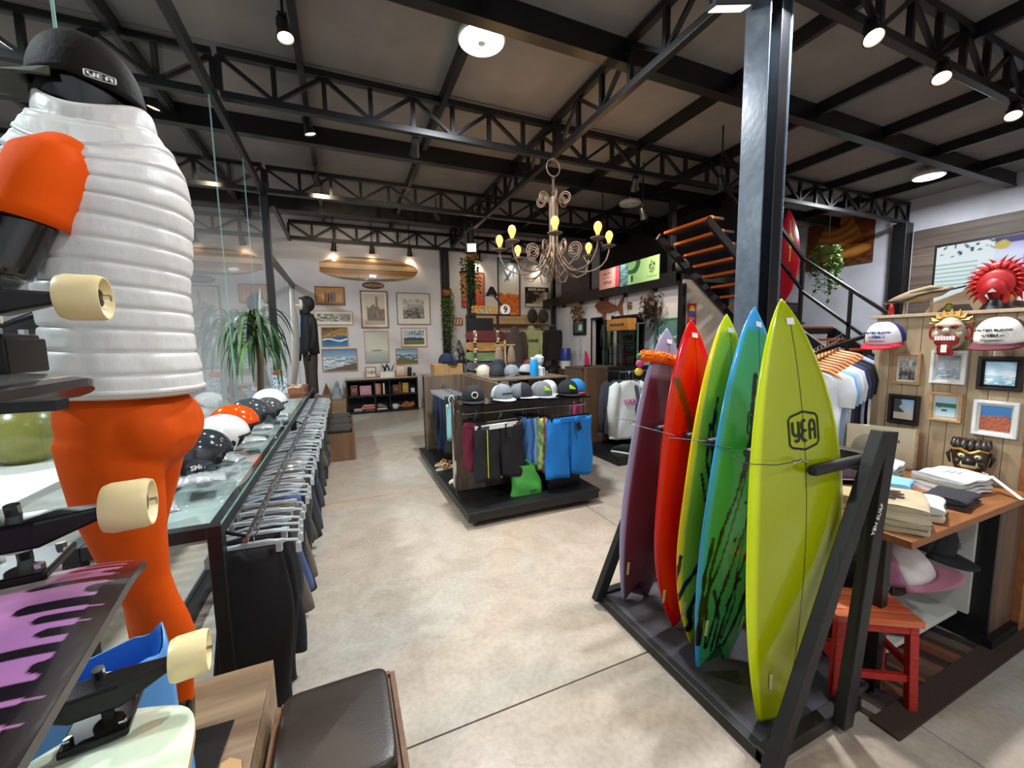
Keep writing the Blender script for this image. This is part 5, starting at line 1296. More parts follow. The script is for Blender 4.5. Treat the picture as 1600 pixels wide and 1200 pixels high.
def shorts(label, x, y, z, w, h, c, rz=0, stripe=None, ties=False, tagc=None, white=False, group='board shorts on the island rail', name='board_shorts', vc=None):
    t = thing(name, label, 'shorts', (x, y, z), (0, 0, rz), group=group)
    m = mat('shorts_' + c, c, .7, 0, .06, 14, bump=.12, bscale=14) if not vc else mat('shorts_print' + c, attr=True, rough=.75, var=.05)
    for s in (-1, 1):
        b = MB(); b.c = [] if vc else None
        def f(u, v):
            a = 2 * pi * u; e = abs(cos(a)) ** .6 * (1 if cos(a) > 0 else -1)
            cxx = s * w * (.25 + .03 * v); hw = w * (.255 + .02 * v - (.0 if v < .4 else .015 * (v - .4)))
            return (cxx + e * hw, sin(a) * (.03 + .02 * v) + .01 * sin(v * 9 + e * 4 + s), -h * v * (1 + .03 * sin(e * 2 + s)))
        b.grid(f, 22, 14, True); n = 22; b.f.append(tuple(range(n))); b.f.append(tuple(14 * n + i for i in range(n)))
        if vc: b.c = [vc(p) for p in b.v]
        b.build('leg', m, t, smooth='all')
    MB().loft([ring((0, 0, zz), w * .5, .035, 24) for zz in (-.035, .008)]).build('waistband', mat('wb_' + c, '#e8e8ea' if white else c, .7), t, smooth=True)
    if stripe: 
        MB().tube([(-w * .30, -.047 - .0 * k, -h * k / 8 - .03) for k in range(8)], .005, 6).build('side_stripe', mat('stripe' + stripe, stripe, .6), t)
    if ties:
        for s in (-1, 1): MB().tube([(s * .03, -.045, -.02), (s * .035, -.052, -.1), (s * .045, -.058, -.22)], .0035, 6).build('drawstring', mat('navy_cord', '#1a2f57', .8), t)
    if tagc: MB().box((.08, -.055, -.09), (.055, .003, .085), Matrix.Rotation(-.4 if ties else 0, 3, 'Y')).build('hang_tag', mat('tag' + tagc, tagc, .5), t)
    h_ = MB().tube([(0, 0, .10), (.018, 0, .12), (.026, 0, .10), (.0, 0, .065), (0, 0, .02)], .003, 6).build('hanger', CHROME, t)
    MB().box((0, 0, .018), (w * .95, .014, .018)).build('hanger_bar', BLKP, h_)
    for s in (-1, 1): MB().box((s * w * .42, 0, .0), (.024, .05, .045)).build('clip', BLKP, h_)
    return t
rx, ry, rz_ = .95, 3.28, .885
shorts('maroon shorts with a white band on the island rail', 1.115, 3.57, rz_, .30, .46, '#6b1030', radians(-62))
shorts('blue checked shorts peeking behind the maroon ones', 1.16, 3.66, rz_, .22, .42, '#3f6ea8', radians(-70))
shorts('black shorts with a yellow side stripe and white waistband', 1.33, 3.48, .88, .52, .52, '#14141a', radians(10), stripe='#d8e23a', tagc='#23252a', white=True)
shorts('beige shorts just behind the black striped pair', 1.40, 3.60, rz_, .44, .56, '#b89a78', radians(8))
for k, (c, lab) in enumerate((('#4f86cf', 'bright blue plain shorts edge-on in the middle of the rail'), ('#2f5f9a', 'deep blue shorts edge-on in the middle of the rail'), ('#7ea6cc', 'pale blue shorts edge-on in the middle of the rail'))):
    shorts(lab, 1.66 + .035 * k, 3.65, rz_, .22, .48, c, radians(-75))
shorts('green and yellow patterned shorts edge-on beside the bright blue pair', 1.775, 3.63, rz_, .26, .52, '#a7b86a', radians(-72), vc=lambda p: hx('#c9cf7e') if nz(p[0] * 30, p[2] * 22) > 0 else hx('#6f9a5a'))
shorts('rust patterned shorts edge-on next to the big azure pair', 1.815, 3.61, rz_, .30, .55, '#b06a3e', radians(-66), vc=lambda p: hx('#b8764a') if nz(p[0] * 30, p[2] * 22) > 0 else hx('#8f4a2c'))
shorts('big azure blue shorts with drawstrings and black tag', 2.09, 3.46, .875, .55, .60, '#0f7fd8', radians(6), ties=True, tagc='#15161a')
# dark trousers on the left side rail with grey hangers
for k, (c, lab) in enumerate((('#1d2a22', 'dark green trousers nearest on the island side rail'), ('#1a2240', 'navy trousers second on the island side rail'), ('#20305a', 'royal navy trousers third on the island side rail'), ('#16181c', 'black trousers fourth on the island side rail'), ('#23304a', 'slate navy trousers fifth on the island side rail'), ('#2b2f3a', 'charcoal trousers farthest on the island side rail'))):
    t = thing('trousers', lab, 'trousers', (1.22, 4.75 + .13 * k, 1.0), group='trousers on the island side rail')
    pants_mesh(40 + k, .30, .72, .03).build('fabric', mat('isl' + c, c, .85, 0, .1, 20), t, smooth='all')
    clip_hanger(t, .30, mat('grey_hanger', '#a5a8ac', .3))
t = thing('tote', 'aqua towel hanging at the near end of the island side rail', 'towel', (1.12, 4.45, .95)); MB().grid(lambda u, v: ((u - .5) * .12, .02 * sin(u * 6 + v * 3), -v * .42), 8, 10).build('cloth', mat('aqua_cloth', '#8fc9cf', .9), t, smooth='all', solid=.015); MB().tube([(.03 * cos(a), 0, .05 + .05 * sin(a)) for a in [2 * pi * k / 16 for k in range(17)]], .006, 6).build('ring', WHITEP, t)
for k, (c, lab) in enumerate((('#c23a78', 'pink patterned shorts on the island right rail'), ('#3a5a9a', 'blue patterned shorts on the island right rail'), ('#b8345a', 'crimson patterned shorts on the island right rail'), ('#5a7ab0', 'steel blue shorts at the end of the island right rail'))):
    shorts(lab, 2.40 + .06 * k, 4.02 + .09 * k, .94, .34, .5, c, radians(-55), group='shorts on the island right rail')
def tote_bag():
    t = thing('green_bag', 'lime green nylon bag hanging in front of the island', 'bag', (1.60, 3.50, .12))
    m = mat('lime_nylon', '#4fae4a', .5, 0, .1, 8, bump=.3, bscale=12)
    def f(u, v):
        a = 2 * pi * u; e = abs(cos(a)) ** .5 * (1 if cos(a) > 0 else -1)
        w = .17 * (1 - .18 * v + .04 * sin(v * 6)); return (e * w + .02 * sin(v * 5), sin(a) * .06 * (1 - .5 * v) + .008 * sin(a * 3 + v * 9), .31 * v + .012 * sin(3 * a) * v)
    b = MB().grid(f, 32, 14, True); b.f.append(tuple(range(32))); b.build('bag_body', m, t, smooth='all')
    for s in (-1, 1): MB().tube([(s * .07, 0, .29), (s * .05, .01, .34), (s * .015, .02, .36)], .012, 8).build('strap', m, t, smooth=True)
    MB().box((.06, -.0645, .065), (.07, .004, .010)).build('small_print', mat('dark_green_print', '#1f4a24', .6), t)
tote_bag()
# flip flops
def flipflop(label, x, y, rz, c):
    t = thing('flip_flop', label, 'sandal', (x, y, .145), (0, 0, rz), group='sandals on the island platform')
    out = [(.045 * cos(a) * (1.0 if sin(a) > 0 else .8), .13 * sin(a)) for a in [2 * pi * k / 24 for k in range(24)]]
    MB().prism(out, .02, lambda u, v, w: (u, v, w)).build('sole', WHITEP, t, bevel=.004); MB().prism([(u * .9, v * .93) for u, v in out], .008, lambda u, v, w: (u, v, .02 + w)).build('footbed', mat('fb' + c, c, .8), t)
    MB().tube([(-.04, -.02, .025), (-.03, .02, .055), (0, .07, .03), (.03, .02, .055), (.04, -.02, .025)], .009, 8).build('strap', mat('tan_strap', '#c9a67c', .6), t, smooth=True)
flipflop('tan flip-flop with white sole at the far end of the platform edge', 1.06, 4.62, -1.2, '#a8743e'); flipflop('second tan flip-flop behind the first on the platform edge', 1.08, 4.80, -1.2, '#a8743e')
flipflop('cream flip-flop in the middle of the platform edge', 1.08, 4.15, -1.0, '#d8c3a4'); flipflop('pale blue-edged flip-flop nearest on the platform edge', 1.10, 3.98, -1.0, '#cfae86')

# ---------------------------------------------------------------- caps
def cap(label, loc, rot, front, side, brim, flat=True, logo=None, group='caps', sc=1.0, name='cap'):
    """baseball cap; local +Y is the brim direction, base at z=0"""
    t = thing(name, label, 'cap', loc, rot, group=group); t.scale = (sc,) * 3
    def mk(c): return mat('cap' + c, c, .85, 0, .06, 30, bump=.05, bscale=150)
    def cr(a0, a1):
        def f(u, v):
            a = a0 + (a1 - a0) * u; q = v * pi / 2
            k = cos(q) ** .75; return (.088 * cos(a) * k, .10 * sin(a) * k, .012 + (.118 if sin(a) > 0 else .112) * sin(q) ** .9)
        return f
    MB().grid(cr(pi * .08, pi * .92), 20, 10).build('front_panel', mk(front), t, smooth='all', solid=.003)
    MB().grid(cr(pi * .92, pi * 2.08), 24, 10).build('back_panel', mk(side), t, smooth='all', solid=.003)
    def br(u, v):
        a = pi * (.06 + .88 * u); x, y = .088 * cos(a), .10 * sin(a)
        return (x * (1 + .06 * v), y + .072 * sin(pi * u) ** .55 * v, .014 - (0 if flat else 5.5 * x * x * v * .35) - .004 * v)
    MB().grid(br, 24, 5).build('brim', mk(brim), t, smooth='all', solid=.005)
    MB().ell((0, 0, .129), (.008, .008, .005), 10, 6).build('button', mk(side), t)
    if logo: logo(t)
    return t
def cap_text(s, size, c, z=.07, bold=.001):
    return lambda t: text(s, size, mat('ct' + c, c, .6), t, (0, .101 if z < .06 else .092, z), rot=(pi / 2 + .35, 0, pi), bold=bold, extrude=.003)
def blob_logo(c):
    def f(t):
        m = mat('ct' + c, c, .6)
        MB().ell((0, .094, .068), (.026, .008, .012), 14, 8).build('emblem', m, t, smooth='all'); MB().ell((.012, .090, .084), (.014, .008, .010), 12, 8).build('emblem', m, t, smooth='all'); MB().ell((-.016, .094, .060), (.02, .008, .006), 12, 8).build('emblem', m, t, smooth='all')
    return f
def ring_logo(c):
    return lambda t: MB().tube([(.022 * cos(a), .097 - .12 * (.022 * sin(a)), .065 + .022 * sin(a)) for a in [2 * pi * k / 20 for k in range(21)]], .004, 6).build('emblem', mat('ct' + c, c, .6), t)
CZ = 1.078
cap('black flat-brim cap with round white emblem, leftmost on the island shelf', (1.14, 3.68, CZ), (0, 0, pi - .15), '#1b1c20', '#1b1c20', '#1e1f24', logo=ring_logo('#d8cfcf'), group='caps on the island shelf', sc=1.26)
cap('grey panelled cap with white brim second on the island shelf', (1.44, 3.68, CZ), (0, 0, pi + .1), '#7f868c', '#b9bcc0', '#c9cccf', group='caps on the island shelf', sc=1.22, logo=lambda t: MB().box((0, .099, .06), (.09, .004, .014)).build('emblem', mat('dkband', '#2f343a', .7), t))
cap('navy cap with a grey side stripe third on the island shelf', (1.66, 3.70, CZ), (0, 0, pi + .9), '#20242c', '#6d747c', '#e1e3e6', group='caps on the island shelf', sc=1.22)
cap('grey cap with lime script fourth on the island shelf', (1.88, 3.68, CZ), (0, 0, pi + .1), '#71757a', '#85898e', '#9a9ea3', logo=blob_logo('#9be02c'), group='caps on the island shelf', sc=1.26)
cap('white mesh cap lying behind the grey lime-script cap', (2.02, 3.79, CZ), (0, 0, pi - .5), '#dfe0e2', '#e9eaec', '#d0d2d6', group='caps on the island shelf', sc=1.22)
cap('black cap with lime script fifth on the island shelf', (2.20, 3.68, CZ), (0, 0, pi - .1), '#15161a', '#15161a', '#17181c', logo=blob_logo('#a6ee30'), group='caps on the island shelf', sc=1.24)
cap('bright blue cap with a red brim at the right end of the island shelf', (2.36, 3.76, CZ), (0, 0, pi - .8), '#1f7fc8', '#1f7fc8', '#d0303e', logo=ring_logo('#e8c8d0'), group='caps on the island shelf', sc=1.22)
# on the island's rear top: cap pile, boxes, towels
TZ = 1.20
cap('navy cap sitting on a cardboard box at the left of the island top', (1.45, 6.0, 1.34), (0, 0, pi + .6), '#16233f', '#16233f', '#16233f', group='caps on the island top', sc=1.25)
t = thing('cardboard_box', 'tan cardboard box on the far table beneath the navy cap', 'box', (1.45, 6.0, 1.18)); MB().b2((-.22, -.14, 0), (.22, .14, .16)).build('box_body', mat('cardboard', ''), t, bevel=.003); MB().b2((-.005, -.142, 0), (.005, -.139, .16)).build('box_seam', mat('seam', '#8a6a44', .8), t)
ft = thing('far_table', 'low wooden table behind the island carrying boxes', 'table', (1.5, 6.0, 0)); MB().b2((-.4, -.22, 1.15), (.4, .22, 1.18)).build('table_top', IW, ft)
for x in (-.37, .37):
    for y in (-.19, .19): MB().b2((x - .02, y - .02, 0), (x + .02, y + .02, 1.15)).build('leg', IW, ft)
for i, (x, y, z, a, c1, c2, lab) in enumerate(((1.80, 5.25, TZ, 2.6, '#d6cdb8', '#d6cdb8', 'cream cap in the pile on the island top'), (1.95, 5.15, TZ, 3.6, '#1f3a30', '#1f3a30', 'dark green cap in the pile on the island top'), (2.06, 5.4, TZ, 4.0, '#1f2733', '#23303f', 'navy cap standing tall in the pile on the island top'), (2.12, 5.0, TZ, 2.2, '#8b9098', '#9aa0a8', 'grey cap in the pile on the island top'), (1.85, 4.9, TZ, 3.0, '#2a2b2f', '#2a2b2f', 'black cap at the front of the pile on the island top'), (2.50, 5.2, TZ, 1.2, '#6a2f2c', '#7a3a34', 'brick red cap in the pile on the island top'), (2.30, 4.95, TZ, 5.0, '#bfc3c8', '#a7abb0', 'pale grey cap at the right of the pile on the island top'))):
    cap(lab, (x, y, z + (.06 if i in (2, 5) else 0)), (random.uniform(-.3, .1), random.uniform(-.15, .15), a), c1, c2, c1, group='caps on the island top', sc=1.15)
t = thing('blue_bottle', 'bright blue tall bottle standing on the island top', 'bottle', (2.30, 4.70, TZ)); t.scale = (.85, .85, .8); MB().lathe([(.001, 0), (.06, 0), (.062, .01), (.062, .26), (.05, .28), (.001, .28)], 24).build('bottle_body', mat('cyan_blue', '#1f9be0', .3), t, smooth=True); MB().lathe([(.001, .28), (.05, .28), (.05, .31), (.001, .31)], 20).build('bottle_cap', WHITEP, t, smooth=True)
t = thing('star_towel', 'white folded towel with pointed corners beside the blue bottle', 'towel', (2.40, 4.75, TZ)); MB().loft([ring((0, 0, z), r, r * .6, 5) for z, r in ((0, .10), (.10, .09), (.13, .03), (.18, .07), (.24, .08), (.28, .03))]).build('towel_fold', mat('pale_terry', '#dbe6ea', .95, 0, .05, 30, bump=.3), t)
t = thing('canvas_stand', 'tan canvas bags hanging on a little wooden stand', 'display stand', (2.22, 5.5, TZ)); MB().b2((-.012, -.012, 0), (.012, .012, .48)).build('pole', OAK, t); MB().b2((-.14, -.1, 0), (.14, .1, .02)).build('base', OAK, t); MB().b2((-.16, -.012, .40), (.16, .012, .42)).build('crossbar', OAK, t)
for s in (-1, 1): MB().loft([ring((s * .10, 0, z), r, r * .5, 10) for z, r in ((.40, .02), (.34, .05), (.18, .075), (.10, .06))]).build('canvas_bag', mat('canvas_tan', '#8d7a66', .95, 0, .1, 30), t, smooth='all')

# ================================================================= right hand clothes unit
def right_unit():
    t = thing('clothes_unit', 'brown clothes unit with chrome rail on a black plinth near the office', 'display stand', (3.25, 4.15, 0))
    MB().b2((.0, 0, 0), (2.1, 1.1, .12)).build('plinth', BLKW, t, bevel=.006)
    MB().b2((.02, .80, .12), (.42, .84, 1.25)).build('end_panel', wood('panel_rust', '#5a4130', '#7a5b43', .5, 2, 9), t, bevel=.003)
    MB().b2((.42, .82, .12), (2.0, .86, 1.25)).build('back_panel', BLKW, t)
    MB().cyl((.36, .45, 1.20), (1.9, .45, 1.20), .012, n=10).build('rail', CHROME, t)
    for x in (.40, 1.8): MB().bar((x, .82, 1.20), (x, .45, 1.20), .02).build('rail_arm', CHROME, t)
right_unit()
def garment_top(name, label, cat, loc, rz, w, h, c, sleeve=.5, word=None, wc='#b0609a', group=None, hood=False, vc=None, hang=CHROME, rotx=0, wordsize=.09, m=None, flat=1.0):
    """front of a hoodie / tee hanging: local X across, Z up, origin at the collar, faces -Y"""
    t = thing(name, label, cat, loc, (rotx, 0, rz), group=group)
    m = m or mat('cloth_' + c, c, .9, 0, .05, 10, bump=.18, bscale=10, sheen=.1)
    def f(u, v):
        a = 2 * pi * u; e = abs(cos(a)) ** .6 * (1 if cos(a) > 0 else -1)
        k = (.30 + .70 * min(1, v / .14) ** .55) if v < .14 else (1 - .06 * sin((v - .14) * 3.2))
        zz = -h * v if v > .14 else -.14 * h * (v / .14)
        return (e * w / 2 * k, sin(a) * (.035 + .035 * min(1, v * 3)) * flat + .008 * sin(v * 11 + e * 5), zz + (-.0 * e))
    b = MB().grid(f, 28, 22, True); b.f.append(tuple(range(28))); b.f.append(tuple(22 * 28 + i for i in range(28)))
    b.build('body_fabric', m, t, smooth='all')
    for s in (-1, 1):
        L = h * sleeve
        MB().tube([(s * w * .36, 0, -.05 * h), (s * w * .47, 0, -.11 * h), (s * (w * .52 + .04 * L), -.01, -.11 * h - L * .45), (s * (w * .53 + .03 * L), -.02, -.11 * h - L)], [w * .10, w * .15, w * .13, w * .105], 14).build('sleeve', m, t, smooth='all').scale = (1, flat if flat < 1 else 1, 1)
        if sleeve > .6: MB().cyl((s * (w * .53 + .03 * L), -.02, -.11 * h - L), (s * (w * .53 + .03 * L), -.02, -.11 * h - L - .05), w * .085, n=14).build('cuff', m, t, smooth=True)
    if hood: MB().ell((0, .03, .02), (w * .22, .06, .09), 18, 10).build('hood', m, t, smooth='all')
    else: MB().tube([(w * .13 * cos(a), .03 * sin(a), -.012) for a in [2 * pi * k / 18 for k in range(19)]], .009, 6).build('collar', m, t, smooth=True)
    if word: text(word, wordsize, mat('wd' + wc, wc, .7), t, (0, -.082, -h * .36), bold=.003, extrude=.004)
    hh = MB().tube([(0, 0, .13), (.018, 0, .15), (.026, 0, .13), (.0, 0, .095), (0, 0, .0)], .003, 6).build('hanger', hang, t)
    return t
garment_top('hoodie', 'white pullover with pink lettering on the unit beside the surfboards', 'hoodie', (3.62, 4.42, 1.09), 0, .50, .80, '#d3d8d6', .8, word='VANS', wc='#c06aa4', wordsize=.11)
for k, (c, lab) in enumerate((('#3a3d46', 'charcoal jacket with a pink tag, leftmost on the clothes unit'), ('#44474f', 'dark grey jacket second on the clothes unit'), ('#52545c', 'mid grey jacket third on the clothes unit'))):
    o = garment_top('jacket', lab, 'jacket', (3.60 + .12 * k, 4.60 + .0 * k, 1.08), radians(-62), .46, .82, c, .85, group='jackets on the clothes unit', flat=.55)
    if k == 0: MB().box((-.08, -.09, -.12), (.035, .004, .10)).build('hang_tag', mat('pink_tag', '#e0408a', .5), o)
for k, (x, lab) in enumerate(((4.1, 'black jacket hanging right of the white pullover'), (4.25, 'black jacket deeper in the clothes unit'), (4.4, 'grey marled jacket deep in the clothes unit'))):
    garment_top('jacket', lab, 'jacket', (x, 4.6, 1.08), radians(-75), .44, .75, ('#1a1b1f', '#232428', '#8b8d92')[k], .85, group='jackets on the clothes unit', flat=.55)
def boot(label, x, y, rz, c):
    t = thing('shoe', label, 'shoe', (x, y, .12), (0, 0, rz), group='shoes on the clothes unit plinth'); MB().b2((-.045, -.13, 0), (.045, .13, .025)).build('sole', WHITEP, t, bevel=.01); MB().loft([ring((0, yy, .025 + hh / 2), .04, hh / 2, 14, 0, Euler((pi / 2, 0, 0)).to_matrix()) for yy, hh in ((-.12, .10), (-.05, .11), (.03, .08), (.09, .055), (.125, .03))]).build('upper', mat('shoe' + c, c, .8), t, smooth='all')
boot('black shoe on the plinth below the grey jackets', 3.42, 4.32, .5, '#202226'); boot('dark grey shoe beside the black one on the plinth', 3.55, 4.28, .4, '#3a3b3f'); boot('white shoe below the white pullover', 3.80, 4.25, .2, '#c9c9c9'); boot('second white shoe below the white pullover', 3.92, 4.25, .2, '#c9c9c9')

# ================================================================= back right: skateboard rack, hoodies, posters shelf
def skate(label, x, y, z, c, edge):
    t = thing('skateboard', label, 'skateboard', (x, y, z), (radians(78), 0, 0), group='skateboards on the far rack')
    out = [(.39 * (abs(cos(a)) ** .45) * (1 if cos(a) > 0 else -1), .10 * (abs(sin(a)) ** .8) * (1 if sin(a) > 0 else -1)) for a in [2 * pi * k / 32 for k in range(32)]]
    MB().prism(out, .012, lambda u, v, w: (u, v, w)).build('deck', mat('deck' + c, c, .4, 0, .25, 6), t, bevel=.003)
    for s in (-1, 1):
        tr = MB().b2((s * .22 - .03, -.06, .012), (s * .22 + .03, .06, .04)).build('truck', CHROME, t, bevel=.004)
        for q in (-1, 1): MB().cyl((s * .22, q * .07 - .016, .05), (s * .22, q * .07 + .016, .05), .027, n=16).build('wheel', WHEEL, t)
def skate_rack():
    t = thing('skateboard_rack', 'black rack stacked with skateboards behind the island', 'rack', (2.42, 7.0, 0))
    for x in (-.30, .30): MB().b2((x - .02, .06, 0), (x + .02, .10, 2.15)).build('upright', BLK, t)
    for z in (1.22, 1.40, 1.58, 1.76): MB().b2((-.3, -.06, z - .01), (.3, .06, z + .01)).build('arm', BLK, t)
    MB().b2((-.28, .05, 1.85), (.20, .065, 2.10)).build('black_board', BLKP, t)
skate_rack()
skate('dark red skateboard topmost on the far rack', 2.42, 6.92, 1.77, '#5a1420', ''); skate('maple skateboard second on the far rack', 2.42, 6.92, 1.59, '#a9783f', ''); skate('green camouflage skateboard third on the far rack', 2.42, 6.92, 1.41, '#6f8a5e', ''); skate('grey skateboard lowest on the far rack', 2.42, 6.92, 1.23, '#5b5d66', '')
t = thing('letter_sign', 'golden lettered sign with a white round badge above the skateboards', 'sign', (2.45, 7.05, 2.16)); MB().b2((-.3, 0, -.01), (.52, .03, .02)).build('sign_bar', BLK, t); text('SECTOR', .17, mat('gold_sign', '#b98a2a', .5), t, (.0, -.005, .09), bold=.006, extrude=.012, sx=.8)
MB().lathe([(.001, 0), (.10, 0), (.10, .02), (.001, .02)], 24, (.42, .02, .10), Matrix.Rotation(pi / 2, 3, 'X')).build('badge', WHITEP, t, smooth=True); text('9', .17, INK, t, (.42, -.004, .10), bold=.004)
t = thing('pendant_lamp', 'dark angled desk lamp above the lettered sign', 'lamp', (2.95, 7.1, 2.18)); MB().bar((.0, 0, 0), (-.35, .0, .42), .03).build('arm', BLK, t); MB().lathe([(.03, 0), (.12, -.16), (.11, -.16), (.02, -.01)], 20, (-.33, 0, .50)).build('shade', BLK, t, smooth=True); MB().ell((-.33, 0, .36), (.05, .05, .05)).build('bulb', WHITEP, t, smooth='all'); MB().b2((-.35, -.02, -.03), (.03, .03, .0)).build('foot', BLK, t)
HZ = 9.75
garment_top('hoodie', 'pale green hoodie with black lettering hanging on the back wall', 'hoodie', (4.72, HZ, 1.98), 0, .52, .85, '#c6cf94', .9, word='VANS', wc='#2a2c20', hood=True, wordsize=.12)
garment_top('jacket', 'brown-black jacket with a white tag right of the pale green hoodie', 'jacket', (5.35, HZ - .05, 1.98), .0, .50, .85, '#2b2320', .9, hood=True)
garment_top('jacket', 'grey jacket left of the pale green hoodie', 'jacket', (4.22, HZ, 1.95), -.5, .50, .85, '#5a504c', .9, hood=True)
for k, (x, c, lab) in enumerate(((3.30, '#cfc7bd', 'white shirt on the far left of the back rail'), (3.42, '#8f8078', 'taupe shirt behind the planted column'), (3.54, '#6b625e', 'grey-brown shirt on the back rail'), (3.75, '#4a4443', 'dark shirt on the back rail beside the skateboards'))):
    garment_top('shirt', lab, 'shirt', (x, 9.9, 1.75), radians(-55), .46, .8, c, .4, group='shirts on the back rail', flat=.5)
sh = struct(MB().b2((3.1, YB - .02, 1.98), (5.45, YB, 2.42)).build('trim_30', wood('slat_tan', '#a98d6c', '#c4a884', .6, 0, 8)))
t = thing('wall_shelf', 'narrow wooden wall shelf above the hanging hoodies', 'shelf', (4.5, 10.25, 2.14)); MB().b2((-.9, -.12, 0), (.95, .19, .025)).build('shelf_board', OAK, t, bevel=.003)
for x in (-.8, .85): MB().b2((x - .015, -.08, -.12), (x + .015, .19, 0)).build('bracket', OAK, t)
MB().cyl((-.9, -.45, -.05), (.95, -.45, -.05), .012, n=8).build('rail', CHROME, t)
for x in (-.85, .9): MB().bar((x, .19, -.05), (x, -.45, -.05), .014).build('rail_arm', CHROME, t)
def backpack(label, x, c, seed):
    t = thing('backpack', label, 'backpack', (x, 10.22, 2.165)); m = mat('bp' + c, c, .8, 0, .2, 12)
    MB().ell((0, 0, .21), (.15, .09, .21), 20, 14).build('pack_body', m, t, smooth='all'); MB().ell((0, -.06, .13), (.11, .05, .10), 16, 10).build('front_pocket', m, t, smooth='all'); MB().tube([(-.04, 0, .41), (0, 0, .46), (.04, 0, .41)], .01, 6).build('handle', BLKP, t)
backpack('dark grey backpack on the wall shelf under the wave poster', 4.98, '#35302e', 1); backpack('patterned backpack right of the dark grey one on the wall shelf', 5.32, '#4a403a', 2)
t = thing('skate_badge', 'orange and white striped wooden badge on the back wall', 'sign', (2.86, YB, 2.22)); MB().prism([(-.13, -.10), (.13, -.10), (.15, -.06), (.15, .06), (.13, .10), (-.13, .10), (-.15, .06), (-.15, -.06)], .03, lambda u, v, w: (u, -w, v)).build('badge', mat('rust_badge', '#9a4f26', .5), t, bevel=.004)
for k in (-1, 0, 1): MB().prism([(-.03, -.08), (.01, -.08), (.04, .08), (.0, .08)], .004, lambda u, v, w: (u + k * .08, -.03 - w, v)).build('badge_stripe', PAPER, t)
t = thing('leaning_board', 'dark patterned board leaning in the corner beside the slim black column', 'surfboard', (2.85, 10.2, 0), (radians(-4), 0, 0)); b_, _h = surf_mesh(1.75, .4, .05, 'round', lambda s, t_, side, h: mixc(hx('#23262c'), hx('#8b9298'), 1 if nz(s * 4, t_ * 16) > .15 else 0), 16, 50); b_.build('board', GLOSSV, t, smooth='all'); MB().prism([(0, 0), (.1, 0), (.02, .08)], .006, lambda u, v, w: (w, .02 + v, .1 + u)).build('fin', BLKP, t)
# dark bags below the hoodies, big black mass
for k, (x, lab) in enumerate(((4.35, 'black duffel bag below the grey jacket'), (4.85, 'black duffel bag below the pale green hoodie'), (5.25, 'black duffel bag below the brown-black jacket'))):
    t = thing('duffel_bag', lab, 'bag', (x, 9.5, .62), group='black duffel bags'); m = mat('black_nylon', '#17161a', .6, 0, .2, 8, bump=.2, bscale=14)
    MB().ell((0, 0, .2), (.27, .17, .21), 20, 12).build('bag_body', m, t, smooth='all'); MB().tube([(-.12, -.1, .33), (-.06, -.14, .46), (.06, -.14, .46), (.12, -.1, .33)], .014, 6).build('handle', m, t, smooth=True); MB().box((.1, -.17, .22), (.05, .004, .08)).build('hang_tag', PAPER, t)
t = thing('bag_table', 'black bench under the duffel bags', 'bench', (4.8, 9.5, 0)); MB().b2((-.8, -.25, .58), (.75, .25, .62)).build('bench_top', BLKW, t, bevel=.004)
for x in (-.75, .7):
    for y in (-.2, .2): MB().b2((x - .025, y - .025, 0), (x + .025, y + .025, .58)).build('leg', BLKW, t)

# trailing plants
def trailing(label, loc, n, L, seed, light=False, basket='#8a5a3a', w=.14, name='hanging_plant', lw=.05):
    rnd = random.Random(seed); t = thing(name, label, 'plant', loc)
    MB().lathe([(.001, -.10), (w * .55, -.10), (w * .75, .02), (w * .70, .02), (.001, -.01)], 16).build('pot', mat('pot' + basket, basket, .8), t, smooth=True)
    for k in range(n):
        a = rnd.random() * 2 * pi; r = w * rnd.uniform(.3, 1.1); ln = L * rnd.uniform(.35, 1.0); pts = [(.02 * cos(a), .02 * sin(a), .02), (r * .6 * cos(a), r * .6 * sin(a), .07)]
        m = 10
        for i in range(m): pts.append((r * cos(a) + rnd.uniform(-.015, .015), r * sin(a) + rnd.uniform(-.015, .015), .04 - ln * (i + 1) / m))
        v = MB().tube(pts, .003, 5).build('vine', STEM, t)
        lf = MB()
        for i in range(1, len(pts)):
            for q in range(2):
                b = rnd.random() * 2 * pi; blade(lf, pts[i], (cos(b), sin(b), rnd.uniform(-.6, .5)), lw * rnd.uniform(.8, 1.5), lw * .75, 1.2, 3)
        o = lf.build('leaves', LEAF2 if (light or rnd.random() < .35) else LEAF, v, smooth='all', fix=False); o['kind'] = 'stuff'
trailing('trailing plant on the far column under the pale floodlight', (2.66, 8.50, 3.50), 20, 1.15, 11, w=.22, lw=.075)
trailing('long trailing plant on the slim black column by the picture wall', (2.52, 10.10, 2.95), 26, 1.55, 12, True, '#a8583a', w=.17, lw=.06)
